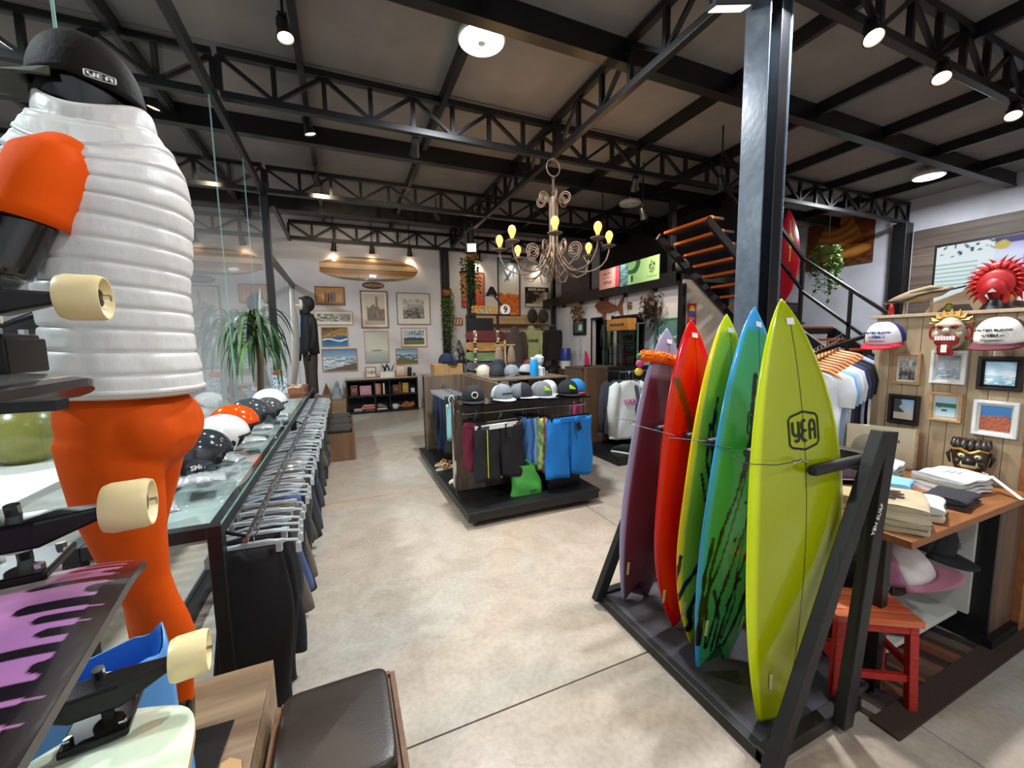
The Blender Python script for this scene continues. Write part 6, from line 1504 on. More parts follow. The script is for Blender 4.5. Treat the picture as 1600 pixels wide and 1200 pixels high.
# ================================================================= stairs
TREAD = mat('orange_tread', '#c05a1c', .45, 0, .12, 6)
def stairs():
    t = thing('staircase', 'L-shaped black steel stair with orange wooden treads and railings', 'staircase', (5.05, 4.37, 0))
    # upper flight along +x going down; landing; lower flight towards the viewer
    n1 = 10
    for k in range(n1):
        MB().b2((.225 * k, .03, 3.40 - .17 * k), (.225 * k + .06, .96, 3.44 - .17 * k)).build('tread_nosing', TREAD, t, bevel=.004)
        MB().b2((.225 * k + .06, .03, 3.40 - .17 * k), (.225 * k + .27, .96, 3.435 - .17 * k)).build('tread', mat('dark_tread', '#3a2a22', .6), t)
    for y in (.0, .98): MB().bar((-.1, y, 3.36), (2.25, y, 3.42 - 2.35 * .17 / .225), .05, .12).build('stringer', BLK, t, bevel=.003)
    MB().b2((2.05, 0, 1.70), (3.15, 1.0, 1.80)).build('landing', BLK, t)
    MB().b2((2.1, .02, 1.80), (3.1, .98, 1.83)).build('landing_board', TREAD, t)
    n2 = 9
    for k in range(n2): MB().b2((2.14, -.235 * (k + 1), 1.58 - .18 * k), (3.06, -.235 * k - .0, 1.62 - .18 * k)).build('tread', TREAD, t, bevel=.004)
    for x in (2.1, 3.1): MB().bar((x, .05, 1.72), (x, -2.2, 1.72 - 2.25 * .18 / .235), .05, .22).build('stringer', BLK, t, bevel=.003)
    # railings
    a = (2.1, 0, 2.95); MB().bar((.2, 0, 4.02 + .3), a, .045, .045).build('handrail', BLK, t); MB().bar((.2, 0, 3.86), (2.1, 0, 2.45), .04, .04).build('mid_rail', BLK, t)
    MB().b2((2.075, -.025, 1.75), (2.125, .025, 2.98)).build('rail_post', BLK, t); MB().b2((1.4, -.02, 2.3), (1.44, .02, 3.45)).build('rail_post', BLK, t)
    e = -1.9
    MB().bar(a, (2.1, e, 2.95 + e * .83), .045, .045).build('handrail', BLK, t); MB().bar((2.1, 0, 2.42), (2.1, e, 2.42 + e * .83), .04, .04).build('mid_rail', BLK, t)
    for y in (-.72, -1.5): MB().b2((2.08, y - .02, 1.62 + y * .766), (2.12, y + .02, 2.95 + y * .83)).build('rail_post', BLK, t)
    for x, y in ((2.1, .95), (3.1, .05), (3.1, .95)): MB().b2((x - .04, y - .04, 0), (x + .04, y + .04, 1.70)).build('landing_post', BLK, t)
stairs()
us = struct(MB().prism([(5.6, 0), (9.0, 0), (6.95, 1.88), (5.85, 2.70), (5.6, 2.70)], .04, lambda u, v, w: (u, 5.40 + w, v)).build('wall_stair', BEIGE))
t = thing('sticker_poster', 'small red and blue can poster on the beige stair panel', 'poster', (5.80, 5.395, 2.09)); picture('print', .22, .38, lambda u, v: hx('#c23028') if (u - .5) ** 2 * 1.2 + (v - .5) ** 2 * .9 > .16 else (hx('#e8c23a') if v > .66 else (hx('#2f4f9a') if v > .36 else (hx('#e2705a') if v > .24 else hx('#3a5aa8')))), t, (0, -.004, 0)); MB().b2((-.11, -.002, -.19), (.11, 0, .19)).build('backing', PAPER, t)
# red board on the landing, buddha painting, hanging plant
b_, _h = surf_mesh(1.72, .50, .06, 'round', lambda s, t_, side, h: hx('#e6b93a') if side == 0 and abs(s) < .30 * max(0, 1 - abs(t_ - .66) / .22) ** 3 else hx('#a3081c'), 40, 120)
t = thing('surfboard', 'crimson surfboard with a golden star standing on the stair landing', 'surfboard', (7.62, 4.98, 2.28), (radians(-2), radians(3), radians(-12))); b_.build('board', GLOSSV, t, smooth='all'); MB().prism([(0, 0), (.1, 0), (.02, .08)], .006, lambda u, v, w: (w, .02 + v, .1 + u)).build('fin', BLKP, t); MB().tube([(-.24, -.035, 1.16), (0, -.05, 1.12), (.24, -.035, 1.16)], .006, 6).build('cord', WHITEP, t)
t = thing('board_crate', 'dark crate on the stair landing under the crimson surfboard', 'box', (7.62, 5.02, 1.834)); MB().b2((-.28, -.18, 0), (.28, .18, .43)).build('crate', BLKW, t, bevel=.004); MB().b2((-.29, -.19, .43), (.29, .19, .45)).build('crate_lid', BLKW, t)
def buddha(u, v):
    c = mixc(hx('#4a2412'), hx('#8a4a1c'), .5 + .6 * fbm(u * 3, v * 3, 1))
    d = abs(u - (.5 + .0)); 
    if v > .45 and d < .34 * (1.1 - (v - .45)): c = mixc(hx('#7a4018'), hx('#c07a34'), .5 + .7 * sin(14 * sqrt((u - .42) ** 2 + (v - 1.05) ** 2) * 3.2) * .5)
    k = ((u - .5) / .48) ** 2 + ((v - .30) / .15) ** 2
    if k < 1: c = mixc(hx('#a8601e'), hx('#e0a04a'), 1 - k + .3 * nz(u * 8, v * 8))
    k = ((u - .5) / .18) ** 2 + ((v - .40) / .07) ** 2
    if k < 1: c = hx('#c98a3c')
    if v < .16: c = mixc(hx('#3a1c0e'), hx('#7a4a20'), .5 + nz(u * 14, v * 20, 5))
    return c
t = thing('painting', 'large brown painting of a seated figure on the white right wall', 'painting', (XR - .001, 6.22, 4.0), (0, 0, -pi / 2)); MB().b2((-.72, -.04, -.62), (.72, 0, .54)).build('canvas', mat('canvas_edge', '#3a2012', .8), t); picture('print', 1.44, 1.16, buddha, t, (0, -.042, -.04), nx=60, ny=60)
trailing('bright green trailing pothos in front of the brown painting', (8.85, 4.95, 3.35), 14, 1.05, 21, True, '#5f7a3a', w=.26, lw=.09)
t = thing('plant_cord', 'thin cord holding the bright pothos from the ceiling truss', 'cord', (8.85, 4.95, 3.3)); MB().cyl((0, 0, .0), (0, 0, .78), .004, n=6).build('cord', BLKP, t)
# loft posters
def pinkp(u, v):
    c = hx('#e6a79c') if u < .82 else hx('#c24a52')
    if .2 < u < .62 and (abs(v - .75) < .05 or abs(v - .55) < .03 or abs(v - .3) < .06) and nz(u * 22, v * 9) > -.1: c = hx('#8a5a5c')
    return c
def greenp(u, v):
    if u < .22: return mixc(hx('#2a4a52'), hx('#7fa6a0'), .5 + nz(u * 9 + v * 6, v * 14))
    c = mixc(hx('#8fc98a'), hx('#b6e2a4'), u)
    r = sqrt((u - .30) ** 2 * 5 + (v - .95) ** 2)
    if .30 < r < .55 and u < .6 and v > .45: c = hx('#2f6a48')
    if ((u - .33) / .03) ** 2 + ((v - .25) / .16) ** 2 < 1: c = hx('#17301f')
    if ((u - .83) / .08) ** 2 + ((v - .58) / .26) ** 2 < 1 and nz(u * 30, v * 16) > -.05: c = hx('#3c5a3c')
    if abs(v - .18) < .02 and .7 < u < .95: c = hx('#4c7a4c')
    return c
t = thing('loft_poster', 'pink poster on the loft front left of the green one', 'poster', (5.415, 7.30, 2.99), (0, 0, -pi / 2), group='posters on the loft front'); MB().b2((-.36, .0, -.22), (.36, .012, .22)).build('board', BLKP, t); picture('print', .70, .42, pinkp, t, (0, -.003, 0), nx=50)
t = thing('loft_poster', 'green wave poster on the loft front over the office', 'poster', (5.415, 6.36, 2.98), (0, 0, -pi / 2), group='posters on the loft front'); MB().b2((-.57, .0, -.23), (.57, .012, .23)).build('board', BLKP, t); picture('print', 1.12, .44, greenp, t, (0, -.003, 0), nx=80, ny=40)
t = thing('loft_banner', 'dark crimson banner hanging in the loft left of the pink poster', 'banner', (5.415, 8.7, 3.05), (0, 0, -pi / 2)); picture('print', 1.3, .46, lambda u, v: mixc(hx('#17121a'), hx('#4a1a30'), max(0, nz(u * 5, v * 8) * 2)), t, (0, -.003, 0)); MB().b2((-.66, 0, -.24), (.66, .012, .24)).build('board', BLKP, t)
t = thing('bundle', 'grey rolled bundle on the loft edge by the stairs', 'bag', (5.7, 5.62, 2.84)); MB().ell((0, 0, .14), (.18, .16, .14), 18, 12).build('roll', mat('grey_canvas', '#77706a', .9, 0, .2, 10), t, smooth='all'); MB().tube([(.0, .165 * cos(a), .14 + .145 * sin(a)) for a in [2 * pi * k / 18 for k in range(19)]], .012, 6).build('strap', BLKP, t)
# office wall: shark, gold letter, screen, wetsuit, dried bunches, banner, case
t = thing('wooden_shark', 'brown wooden shark silhouette on the white office wall', 'wall decoration', (5.6, 7.5, 2.37), (0, 0, -pi / 2))
sk = [(-.56, .10), (-.45, .17), (-.22, .17), (-.12, .28), (-.04, .29), (-.06, .16), (.12, .08), (.30, .02), (.42, .16), (.52, .22), (.44, .02), (.47, -.18), (.40, -.16), (.33, -.06), (.12, -.08), (.02, -.10), (-.14, -.08), (-.12, -.30), (-.19, -.28), (-.26, -.10), (-.42, -.04), (-.48, .03)]
MB().prism([(u, v) for u, v in sk], .03, lambda u, v, w: (u, -w - .005, v)).build('silhouette', wood('shark_wood', '#6e3f2c', '#8f573d', .6, 0, 8), t); MB().ell((-.44, -.036, .10), (.012, .004, .012), 10, 6).build('eye', INK, t)
t = thing('gold_letter', 'small gold letter on the wall right of the shark', 'sign', (5.6, 6.82, 2.36), (0, 0, -pi / 2)); text('G', .20, mat('brass', '#a97a2e', .35, .6), t, (0, -.012, 0), bold=.008, extrude=.01, name='letter'); MB().lathe([(.001, 0), (.03, 0), (.001, .004)], 12, (0, 0, 0), Matrix.Rotation(pi / 2, 3, 'X')).build('stud', BLKP, t)
t = thing('wall_screen', 'small black framed screen on the white wall left of the doorway', 'screen', (5.6, 8.72, 2.0), (0, 0, -pi / 2)); MB().b2((-.28, -.05, -.20), (.28, 0, .20)).build('bezel', BLKP, t, bevel=.006); picture('display', .42, .28, lambda u, v: hx('#8fb5b0') if .45 < u < .85 and .2 < v < .75 else hx('#3a3f42'), t, (0, -.052, 0), m=mat('screen_print', attr=True, rough=.2, var=0, emit=.25))
t = thing('phone_strip', 'pale plastic strip below the wall screen', 'fixture', (5.6, 8.68, 1.45), (0, 0, -pi / 2)); MB().b2((-.05, -.02, -.28), (.05, 0, .28)).build('strip', mat('pale_strip', '#c4ccd4', .4), t, bevel=.004); MB().b2((-.02, -.026, -.2), (.02, -.02, .0)).build('slot', mat('bluegrey', '#9fb0c0', .4), t)
t = thing('wetsuit', 'black and olive wetsuit hanging between the two office openings', 'wetsuit', (5.57, 7.58, 2.12), (0, 0, -pi / 2)); WS = mat('neoprene', '#1b1c1d', .6); 
MB().loft([ring((0, -.03, z), rx, .03, 18) for z, rx in ((0, .05), (-.12, .12), (-.3, .12), (-.55, .10), (-.75, .11), (-.8, .05))]).build('torso', WS, t, smooth='all')
for s in (-1, 1):
    MB().tube([(s * .10, -.03, -.10), (s * .14, -.04, -.35), (s * .15, -.05, -.62)], [.04, .036, .03], 10).build('arm', mat('olive_neoprene', '#6f7448', .6) if s > 0 else WS, t, smooth='all'); MB().tube([(s * .05, -.03, -.7), (s * .06, -.03, -.95), (s * .06, -.03, -1.15)], [.06, .05, .035], 10).build('leg', WS, t, smooth='all')
MB().tube([(0, -.03, .0), (0, -.03, .06), (.02, -.03, .09)], .005, 6).build('hook', CHROME, t)
def dried(label, loc, n, r, c, seed):
    rnd = random.Random(seed); t = thing('dried_bunch', label, 'plant', loc); MB().tube([(.1, 0, .0), (.02, 0, .0)], .012, 8).build('tie', STEM, t); m = mat('dry' + c, c, .9, 0, .3, 20)
    for k in range(n):
        d = Vector((rnd.gauss(0, 1), rnd.gauss(0, 1), rnd.gauss(0, 1))).normalized(); d.x = -abs(d.x) * .8 + .05; b = MB(); L = r * rnd.uniform(.55, 1.05)
        b.tube([(0, 0, 0), tuple(d * L)], .003, 4)
        for q in range(7): blade(b, d * L * (.35 + .65 * q / 7), (rnd.gauss(0, 1), rnd.gauss(0, 1), rnd.gauss(0, 1)), r * .26, r * .13, .4, 2)
        b.build('twig', m, t, fix=False)
dried('small straw coloured dried bunch on the office wall by the screen', (5.5, 8.62, 2.36), 34, .34, '#8f7d56', 31)
dried('large dark dried bunch on the office wall near the stairs', (5.48, 6.02, 2.25), 46, .40, '#5d4a40', 32)
t = thing('teal_banner', 'teal banner with white script on the office wall behind the surfboards', 'banner', (5.58, 5.72, 1.47), (0, 0, -pi / 2)); MB().b2((-.36, -.01, -.55), (.36, 0, .55)).build('cloth', mat('teal_cloth', '#5f8a84', .8, 0, .1, 5), t); MB().b2((-.37, -.02, .54), (.37, .005, .57)).build('top_bar', mat('green_bar', '#3f8f5a', .5), t)
for q, z in enumerate((.22, .06)):
    MB().tube([(-.30 + .6 * i / 40, -.014, z + .06 * sin(i * 1.1 + q) * (.6 + .4 * sin(i * .37))) for i in range(41)], .011, 5).build('script', WHITEP, t)
t = thing('sunglasses_case', 'glass display case of sunglasses in front of the office', 'display case', (5.25, 6.45, 0)); MB().b2((-.18, -.5, 0), (.25, .55, .95)).build('case_base', BLKW, t, bevel=.004)
for y in (-.5, .55):
    for x in (-.18, .25): MB().b2((x - .012, y - .012, .95), (x + .012, y + .012, 1.95)).build('case_post', mat('teal_frame', '#4f6f68', .4), t)
MB().b2((-.18, -.5, 1.95), (.25, .55, 1.97)).build('case_top', mat('teal_frame', ''), t)
for z in (1.15, 1.35, 1.55, 1.75):
    MB().b2((-.14, -.48, z), (.2, .53, z + .008)).build('glass_shelf', glass_mat('case_glass', (.9, .96, .95), 1.4), t)
    for k in range(4):
        y = -.36 + .25 * k; g = MB().tube([(-.08, y - .06, z + .03), (-.1, y - .03, z + .015), (-.08, y, z + .03), (-.1, y + .03, z + .015), (-.08, y + .06, z + .03)], .008, 5).build('sunglasses', BLKP, t)
MB().b2((-.182, -.49, .96), (-.178, .54, 1.94)).build('case_front', glass_mat('case_glass'), t)
t = thing('wooden_sign_box', 'hanging tan wooden box sign with burnt lettering', 'sign', (5.0, 6.35, 1.95), (0, 0, -pi / 2)); MB().b2((-.32, -.10, -.11), (.32, .10, .11)).build('box', wood('sign_tan', '#b97f3a', '#d49a52', .5, 0, 8), t, bevel=.004)
for s in (-1, 1): MB().cyl((s * .2, 0, .11), (s * .16, 0, .73), .004, n=5).build('cord', BLKP, t)
for k in range(7): MB().b2((-.20 + .06 * k, -.103, -.03), (-.16 + .06 * k, -.10, .03 - .015 * (k % 2))).build('burnt_mark', DKF, t)
for k, (y, z, w, c, lab) in enumerate(((7.95, 0, .12, '#d6336f', 'pink fin standing behind the brown counter panel'),)):
    t = thing('pink_fin', lab, 'fin', (4.6, 6.9, 1.15)); MB().prism([(-.06, 0), (.06, 0), (.05, .12), (-.01, .28), (-.05, .30)], .03, lambda u, v, w: (u, w, v)).build('blade', mat('pink_plastic', '#d0326a', .4), t, bevel=.008); MB().b2((-.08, -.01, -.02), (.08, .04, 0)).build('fin_base', BLKP, t)
t = thing('office_desk', 'brown laminate desk in front of the office doorway', 'desk', (4.7, 6.9, 0)); MB().b2((-.45, -.3, 0), (-.42, .3, 1.11)).build('side_panel', IW, t); MB().b2((.42, -.3, 0), (.45, .3, 1.11)).build('side_panel', IW, t); MB().b2((-.45, -.32, 1.10), (.45, .32, 1.13)).build('desk_top', IW, t, bevel=.003); MB().b2((-.42, -.30, 0), (.42, -.27, 1.10)).build('front_panel', IW, t)
t = thing('water_dispenser', 'blue and white water dispenser in the back corner under the loft', 'dispenser', (5.3, 8.95, 0)); MB().b2((-.14, -.14, 0), (.14, .14, .95)).build('stand', wood('panel_rust', ''), t, bevel=.01); MB().lathe([(.001, .95), (.12, .95), (.13, 1.15), (.001, 1.15)], 24).build('white_tank', WHITEP, t, smooth=True); MB().lathe([(.001, 1.15), (.13, 1.15), (.13, 1.45), (.12, 1.47), (.001, 1.47)], 24).build('blue_tank', mat('deep_blue', '#253f96', .35), t, smooth=True)
# ================================================================= right display: plank wall, table, shelves
PINE = wood('pine_plank', '#b09474', '#cdb592', .6, 2, 7); TBW = wood('table_wood', '#84502a', '#a86a3c', .45, 0, 9)
def plank_wall():
    t = thing('plank_divider', 'pale wooden plank divider wall hung with small frames and masks', 'partition', (3.36, .86, 0))
    ys_ = [0, .075, .15, .235, .305, .38, .455, .53, .605, .69, .70]
    for k in range(9):
        MB().b2((0, ys_[k] + .001, 0), (.028, ys_[k + 1] - .001, 1.765)).build('plank', PINE, t, bevel=.0025)
    MB().b2((.028, 0, 0), (.07, .69, 1.74)).build('backing', mat('brown_back', '#6a4a30', .7), t)
    MB().b2((-.01, -.06, 0), (.07, .0, 1.40)).build('end_post', TBW, t, bevel=.003)
    MB().b2((-.02, -.05, 1.765), (.34, .72, 1.785)).build('top_shelf', PINE, t, bevel=.002)
    MB().b2((.27, -.05, 0), (.30, .70, 1.765)).build('rear_panel', mat('brown_back', ''), t)
plank_wall()
def small_frame(label, y0, y1, z0, z1, fm, fn):
    w, h = abs(y1 - y0), z1 - z0; t = thing('photo_frame', label, 'picture frame', (3.359, (y0 + y1) / 2, (z0 + z1) / 2), (0, 0, -pi / 2), group='small frames on the plank divider')
    f = .016
    for s in (-1, 1):
        MB().b2((-w / 2, -.024, s * (h / 2 - f / 2) - f / 2), (w / 2, 0, s * (h / 2 - f / 2) + f / 2)).build('frame_side', fm, t, bevel=.002); MB().b2((s * (w / 2 - f / 2) - f / 2, -.024, -h / 2 + f), (s * (w / 2 - f / 2) + f / 2, 0, h / 2 - f)).build('frame_side', fm, t, bevel=.002)
    MB().b2((-w / 2 + f, -.008, -h / 2 + f), (w / 2 - f, -.001, h / 2 - f)).build('mount', PAPER if fm is not DKF2 else BLKP, t)
    picture('photo', w - 2 * f - .024, h - 2 * f - .028, fn, t, (0, -.0105, 0), nx=24, ny=28)
DKF2 = mat('espresso_frame', '#24191a', .4); WHF = mat('white_frame', '#e4e4e2', .5)
small_frame('oak photo frame with a black and white river picture, top row left', 1.435, 1.30, 1.335, 1.535, OAK, bw(11))
small_frame('white photo frame with a stormy sea picture, top row middle', 1.255, 1.10, 1.355, 1.555, WHF, sea('#8f949c', '#b4b8be', '#8b98a6', '#d8dde2', hz=.45, seed=3))
small_frame('espresso photo frame with a pale blue surf picture, top row right', 1.055, .885, 1.335, 1.525, DKF2, sea('#8fc0dc', '#e8f2f6', '#7fb6cc', '#eef6f8', hz=.40, seed=5))
small_frame('black photo frame with a beach walker picture, bottom row left', 1.445, 1.29, 1.075, 1.265, DKF2, lambda u, v: hx('#d8c9b4') if v < .35 else (hx('#4a4a48') if u < .4 + .3 * nz(v * 4, 2) else mixc(hx('#e0d4c4'), hx('#8fb6dc'), v)))
small_frame('oak photo frame with a lagoon and boat picture, bottom row middle', 1.245, 1.10, 1.125, 1.30, OAK, lambda u, v: mixc(hx('#7fb2dc'), hx('#b9dcf0'), v) if v > .68 else (hx('#4a6a3c') if v > .48 + .06 * nz(u * 8, 1) else (hx('#6a4030') if ((u - .45) / .15) ** 2 + ((v - .32) / .06) ** 2 < 1 else mixc(hx('#dfe9ea'), hx('#6fb4cc'), v * 2))))
small_frame('white photo frame with a red flower picture, bottom row right', 1.055, .885, 1.075, 1.275, WHF, lambda u, v: mixc(hx('#8a3f30'), hx('#c47050'), .5 + nz(u * 14, v * 14)) if v < .6 + .2 * nz(u * 7, v * 7) else mixc(hx('#2f5a9a'), hx('#4a86c4'), v))
# caps on the divider
def wordmark(c):
    def f(t):
        m = mat('ct' + c, c, .6)
        text('SALTED BLOOD', .0175, m, t, (0, .088, .086), rot=(pi / 2 + .5, 0, pi), bold=0, extrude=.003)
        text('YEH', .022, m, t, (0, .098, .062), rot=(pi / 2 + .3, 0, pi), bold=0, extrude=.003)
        for s in (-1, 1): MB().box((s * .032, .094, .062), (.014, .006, .002)).build('dash', m, t)
        MB().box((0, .102, .040), (.075, .005, .003)).build('small_print', m, t)
    return f
cap('white trucker cap with red brim and blue mesh on the plank divider', (3.27, 1.455, 1.60), (radians(-14), 0, radians(90 + 2)), '#e4e4ea', '#1f2a66', '#c4162c', False, wordmark('#3a4a86'), 'trucker caps on the divider', 1.10)
cap('white trucker cap with maroon brim and mesh on the plank divider', (3.27, .955, 1.60), (radians(-14), 0, radians(90 + 0)), '#ece6de', '#4a1626', '#5a1c2c', False, wordmark('#4a4040'), 'trucker caps on the divider', 1.10)
for y in (1.455, .955): tag(MB().cyl((3.36, y, 1.645), (3.20, y, 1.655), .008, n=8).build('wall_peg', OAK), 'wooden peg holding the %s cap on the divider' % ('red-brimmed' if y > 1.2 else 'maroon-brimmed'), 'peg')

def bali_mask():
    t = thing('carved_mask', 'red and white carved mask with golden spikes and big teeth', 'mask', (3.35, 1.175, 1.66), (0, 0, -pi / 2)); t.scale = (.84, .9, 1.0)
    W_ = mat('mask_white', '#b5aa94', .45, 0, .25, 26); R_ = mat('mask_red', '#a82014', .4, 0, .1, 20); G_ = mat('mask_gold', '#b98a3a', .4, .4, .2, 20); K_ = mat('mask_dark', '#2a2018', .5)
    MB().ell((0, -.025, 0), (.082, .055, .10), 24, 16).build('face', W_, t, smooth='all')
    MB().ell((0, -.065, .045), (.07, .025, .022), 18, 8).build('brow', W_, t, smooth='all')
    for s in (-1, 1):
        MB().ell((s * .034, -.078, .036), (.021, .014, .014), 14, 10).build('eye_rim', R_, t, smooth='all'); MB().ell((s * .034, -.090, .036), (.009, .006, .009), 10, 8).build('pupil', K_, t, smooth='all')
        MB().ell((s * .058, -.062, -.012), (.022, .02, .024), 14, 10).build('cheek', W_, t, smooth='all')
        MB().tube([(s * (.088 + .018 * cos(a)), -.03, .0 + .034 * sin(a)) for a in [2 * pi * k / 16 for k in range(17)]], .007, 6).build('ear', R_, t, smooth=True)
    MB().ell((0, -.088, .012), (.022, .018, .018), 14, 10).build('nose', W_, t, smooth='all')
    MB().loft([ring((0, -.072, z), rx, .022, 20) for z, rx in ((-.012, .05), (-.03, .066), (-.06, .064), (-.072, .05))]).build('mouth', R_, t, smooth='all')
    for k in range(7): MB().box((-.045 + .015 * k, -.096, -.032), (.0125, .008, .024)).build('tooth', WHITEP, t, bevel=.002)
    MB().loft([ring((0, y, z), rx, .008, 16) for z, rx, y in ((-.05, .03, -.085), (-.09, .038, -.085), (-.125, .046, -.07), (-.135, .03, -.065))]).build('tongue', R_, t, smooth='all')
    MB().box((0, -.096, -.092), (.03, .004, .045)).build('tongue_plate', WHITEP, t)
    for k in range(9):
        a = pi * (.08 + .84 * k / 8); r = .085; p = Vector((r * cos(a), -.03, .045 + .05 * sin(a))); L = .03 + .018 * sin(a)
        MB().loft([[p + Vector((-.02, .012, 0)), p + Vector((.02, .012, 0)), p + Vector((.02, -.018, 0)), p + Vector((-.02, -.018, 0))], [p + Vector((cos(a) * L - .001, 0, sin(a) * L)), p + Vector((cos(a) * L + .001, 0, sin(a) * L)), p + Vector((cos(a) * L + .001, -.002, sin(a) * L)), p + Vector((cos(a) * L - .001, -.002, sin(a) * L))]]).build('crown_spike', G_, t)
bali_mask()
def dark_mask():
    t = thing('carved_mask', 'black and gold carved demon mask standing on the table against the planks', 'mask', (3.30, 1.035, .93), (0, 0, radians(-75)))
    K_ = wood('dark_carved', '#17100b', '#33231a', .35, 2, 14, coat=.3); G_ = mat('mask_gold', '')
    MB().loft([ring((0, .0, z), rx, ry, 22) for z, rx, ry in ((-.085, .03, .03), (-.07, .052, .045), (-.03, .066, .052), (.02, .074, .056), (.06, .072, .054), (.085, .05, .04))]).build('face', K_, t, smooth='all')
    for k in range(7):
        a = -1.15 + 2.3 * k / 6; MB().tube([(.055 * sin(a), -.045 * cos(a), .06), (.072 * sin(a), -.05 * cos(a), .085), (.07 * sin(a), .0, .112), (.05 * sin(a), .045, .10)], [.012, .016, .014, .008], 8).build('hair_lock', K_, t, smooth='all')
    MB().tube([(-.066, -.03, .058), (-.035, -.055, .066), (-.012, -.060, .052), (0, -.062, .048), (.012, -.060, .052), (.035, -.055, .066), (.066, -.03, .058)], .007, 6).build('brow_band', G_, t, smooth=True)
    for s in (-1, 1):
        MB().ell((s * .030, -.050, .030), (.018, .014, .015), 14, 10).build('eye_rim', G_, t, smooth='all'); MB().ell((s * .030, -.058, .030), (.013, .010, .011), 14, 10).build('eye', mat('ivory', '#cfc4a4', .4), t, smooth='all'); MB().ell((s * .030, -.066, .029), (.005, .004, .006), 8, 6).build('pupil', INK, t)
        MB().ell((s * .045, -.042, -.012), (.018, .016, .02), 12, 8).build('cheek', K_, t, smooth='all'); MB().tube([(s * .072, 0, .05), (s * .088, .0, .02), (s * .076, 0, -.03)], [.006, .009, .005], 8).build('ear', K_, t, smooth='all')
        MB().loft([ring((s * .030, -.056, z), r, r, 8) for z, r in ((-.030, .006), (-.014, .004), (-.002, .001))]).build('fang', mat('ivory', ''), t, smooth='all')
    MB().ell((0, -.060, .004), (.020, .018, .014), 12, 8).build('nose', K_, t, smooth='all'); MB().tube([(-.045, -.045, -.024), (-.02, -.056, -.036), (.02, -.056, -.036), (.045, -.045, -.024)], [.006, .010, .010, .006], 8).build('jaw', G_, t, smooth='all')
    for k in range(6): MB().box((-.025 + .010 * k, -.060, -.027), (.008, .006, .010)).build('tooth', mat('ivory', ''), t)
    MB().b2((-.04, -.02, -.13), (.04, .03, -.075)).build('stand_block', TBW, t)
dark_mask()
# table with white lower board and panelled leg block
def display_table():
    t = thing('display_table', 'orange-brown wooden table stacked with folded clothes', 'table', (2.12, .80, 0))
    MB().b2((0, 0, .765), (1.22, .72, .80)).build('table_top', TBW, t, bevel=.003)
    MB().b2((.905, .10, .145), (.93, .70, .765)).build('inner_panel', mat('off_white_board', '#c9c8bf', .5), t); MB().b2((.93, .03, .06), (.955, .70, .765)).build('black_upright', BLKW, t); 
    for k in range(4): MB().b2((.96 + .065 * k, .03, .06), (.96 + .065 * k + .062, .07, .765)).build('leg_plank', wood('leg_planks', '#4a3424', '#6d4e36', .5, 2, 8), t, bevel=.002)
    MB().b2((.96, .07, .06), (1.22, .70, .765)).build('leg_block', BLKW, t); MB().b2((.90, .0, 0), (1.22, .70, .06)).build('block_plinth', BLKW, t)
    MB().b2((.22, .14, .12), (.92, .70, .145)).build('lower_shelf', mat('off_white_board', '#c9c8bf', .5), t, bevel=.002); MB().b2((.22, .66, .145), (.92, .70, .765)).build('back_board', mat('off_white_board', ''), t)
    for y in (.2, .64): MB().b2((.24, y - .03, 0), (.30, y + .03, .12)).build('shelf_foot', BLKW, t)
    MB().b2((.04, .62, 0), (.09, .68, .765)).build('leg', BLKW, t); MB().b2((.04, .10, 0), (.09, .15, .765)).build('leg', BLKW, t)
display_table()
def folded(label, x, y, z, w, d, h, n, c, rz, mark=None, name='folded_stack'):
    t = thing(name, label, 'folded clothes', (x, y, z), (0, 0, rz), group='folded clothes on the table')
    for k in range(n):
        cc = c[k % len(c)]; hh = h / n
        def f(u, v):
            a = 2 * pi * v; e = abs(cos(a)) ** .5 * (1 if cos(a) > 0 else -1); s = abs(sin(a)) ** .7 * (1 if sin(a) > 0 else -1)
            return ((u - .5) * w * (1 - .04 * abs(e)), e * d / 2 * (1 + .03 * sin(u * 7 + k)), hh * (k + .5) + s * hh / 2 * (1.0 + .25 * sin(u * 8 + k * 2 + e * 3)) + .004 * sin(u * 11 + k))
        b = MB().grid(f, 14, 20); b.build('garment', mat('fold' + cc, cc, .9, 0, .08, 12, bump=.2, bscale=20), t, smooth='all')
        [MB().add([tuple(f(q, i / 20)) for i in range(20)], [tuple(range(20))]).build('garment_edge', mat('fold' + cc), t, fix=False) for q in (0, 1)]
    if mark: mark(t, h)
    return t
def loop_print(t, h): MB().tube([(-.06 + .12 * i / 30, .05 * sin(i * .55) * .6, h + .006) for i in range(31)], .004, 5).build('print', mat('brown_print', '#4a3a2c', .8), t)
def line_print(t, h):
    for k in range(3): MB().box((0, -.02 + .02 * k, h + .003), (.10 - .02 * k, .004, .003)).build('print', mat('grey_print', '#77797c', .8), t)
folded('beige stack with a dark looping print at the near corner of the table', 2.29, .94, .80, .26, .22, .12, 5, ['#c4b496', '#b5a688', '#cfc2a8'], .45, loop_print)
folded('cream pullover stack beside the beige one', 2.50, .95, .80, .22, .20, .07, 2, ['#d9c8b4', '#cfd3c8'], .35, lambda t, h: MB().tube([(-.08, -.095, h * .7), (0, -.10, h * .8), (.08, -.095, h * .7)], .004, 5).build('navy_trim', mat('navy_trim', '#232a3a', .7), t))
folded('crumpled slate grey garment right of the cream pullovers', 2.80, .93, .80, .24, .16, .05, 2, ['#35323a', '#2b2930'], .1)
folded('white folded shirts near the right end of the table', 3.05, 1.02, .80, .26, .22, .09, 4, ['#dcdfe4', '#cfd2d6', '#b9b2a4'], -.1, line_print)
folded('pale blue folded cloth in the middle of the table', 2.68, 1.12, .80, .18, .16, .08, 3, ['#7fb0dc', '#a9c6e0'], .3)
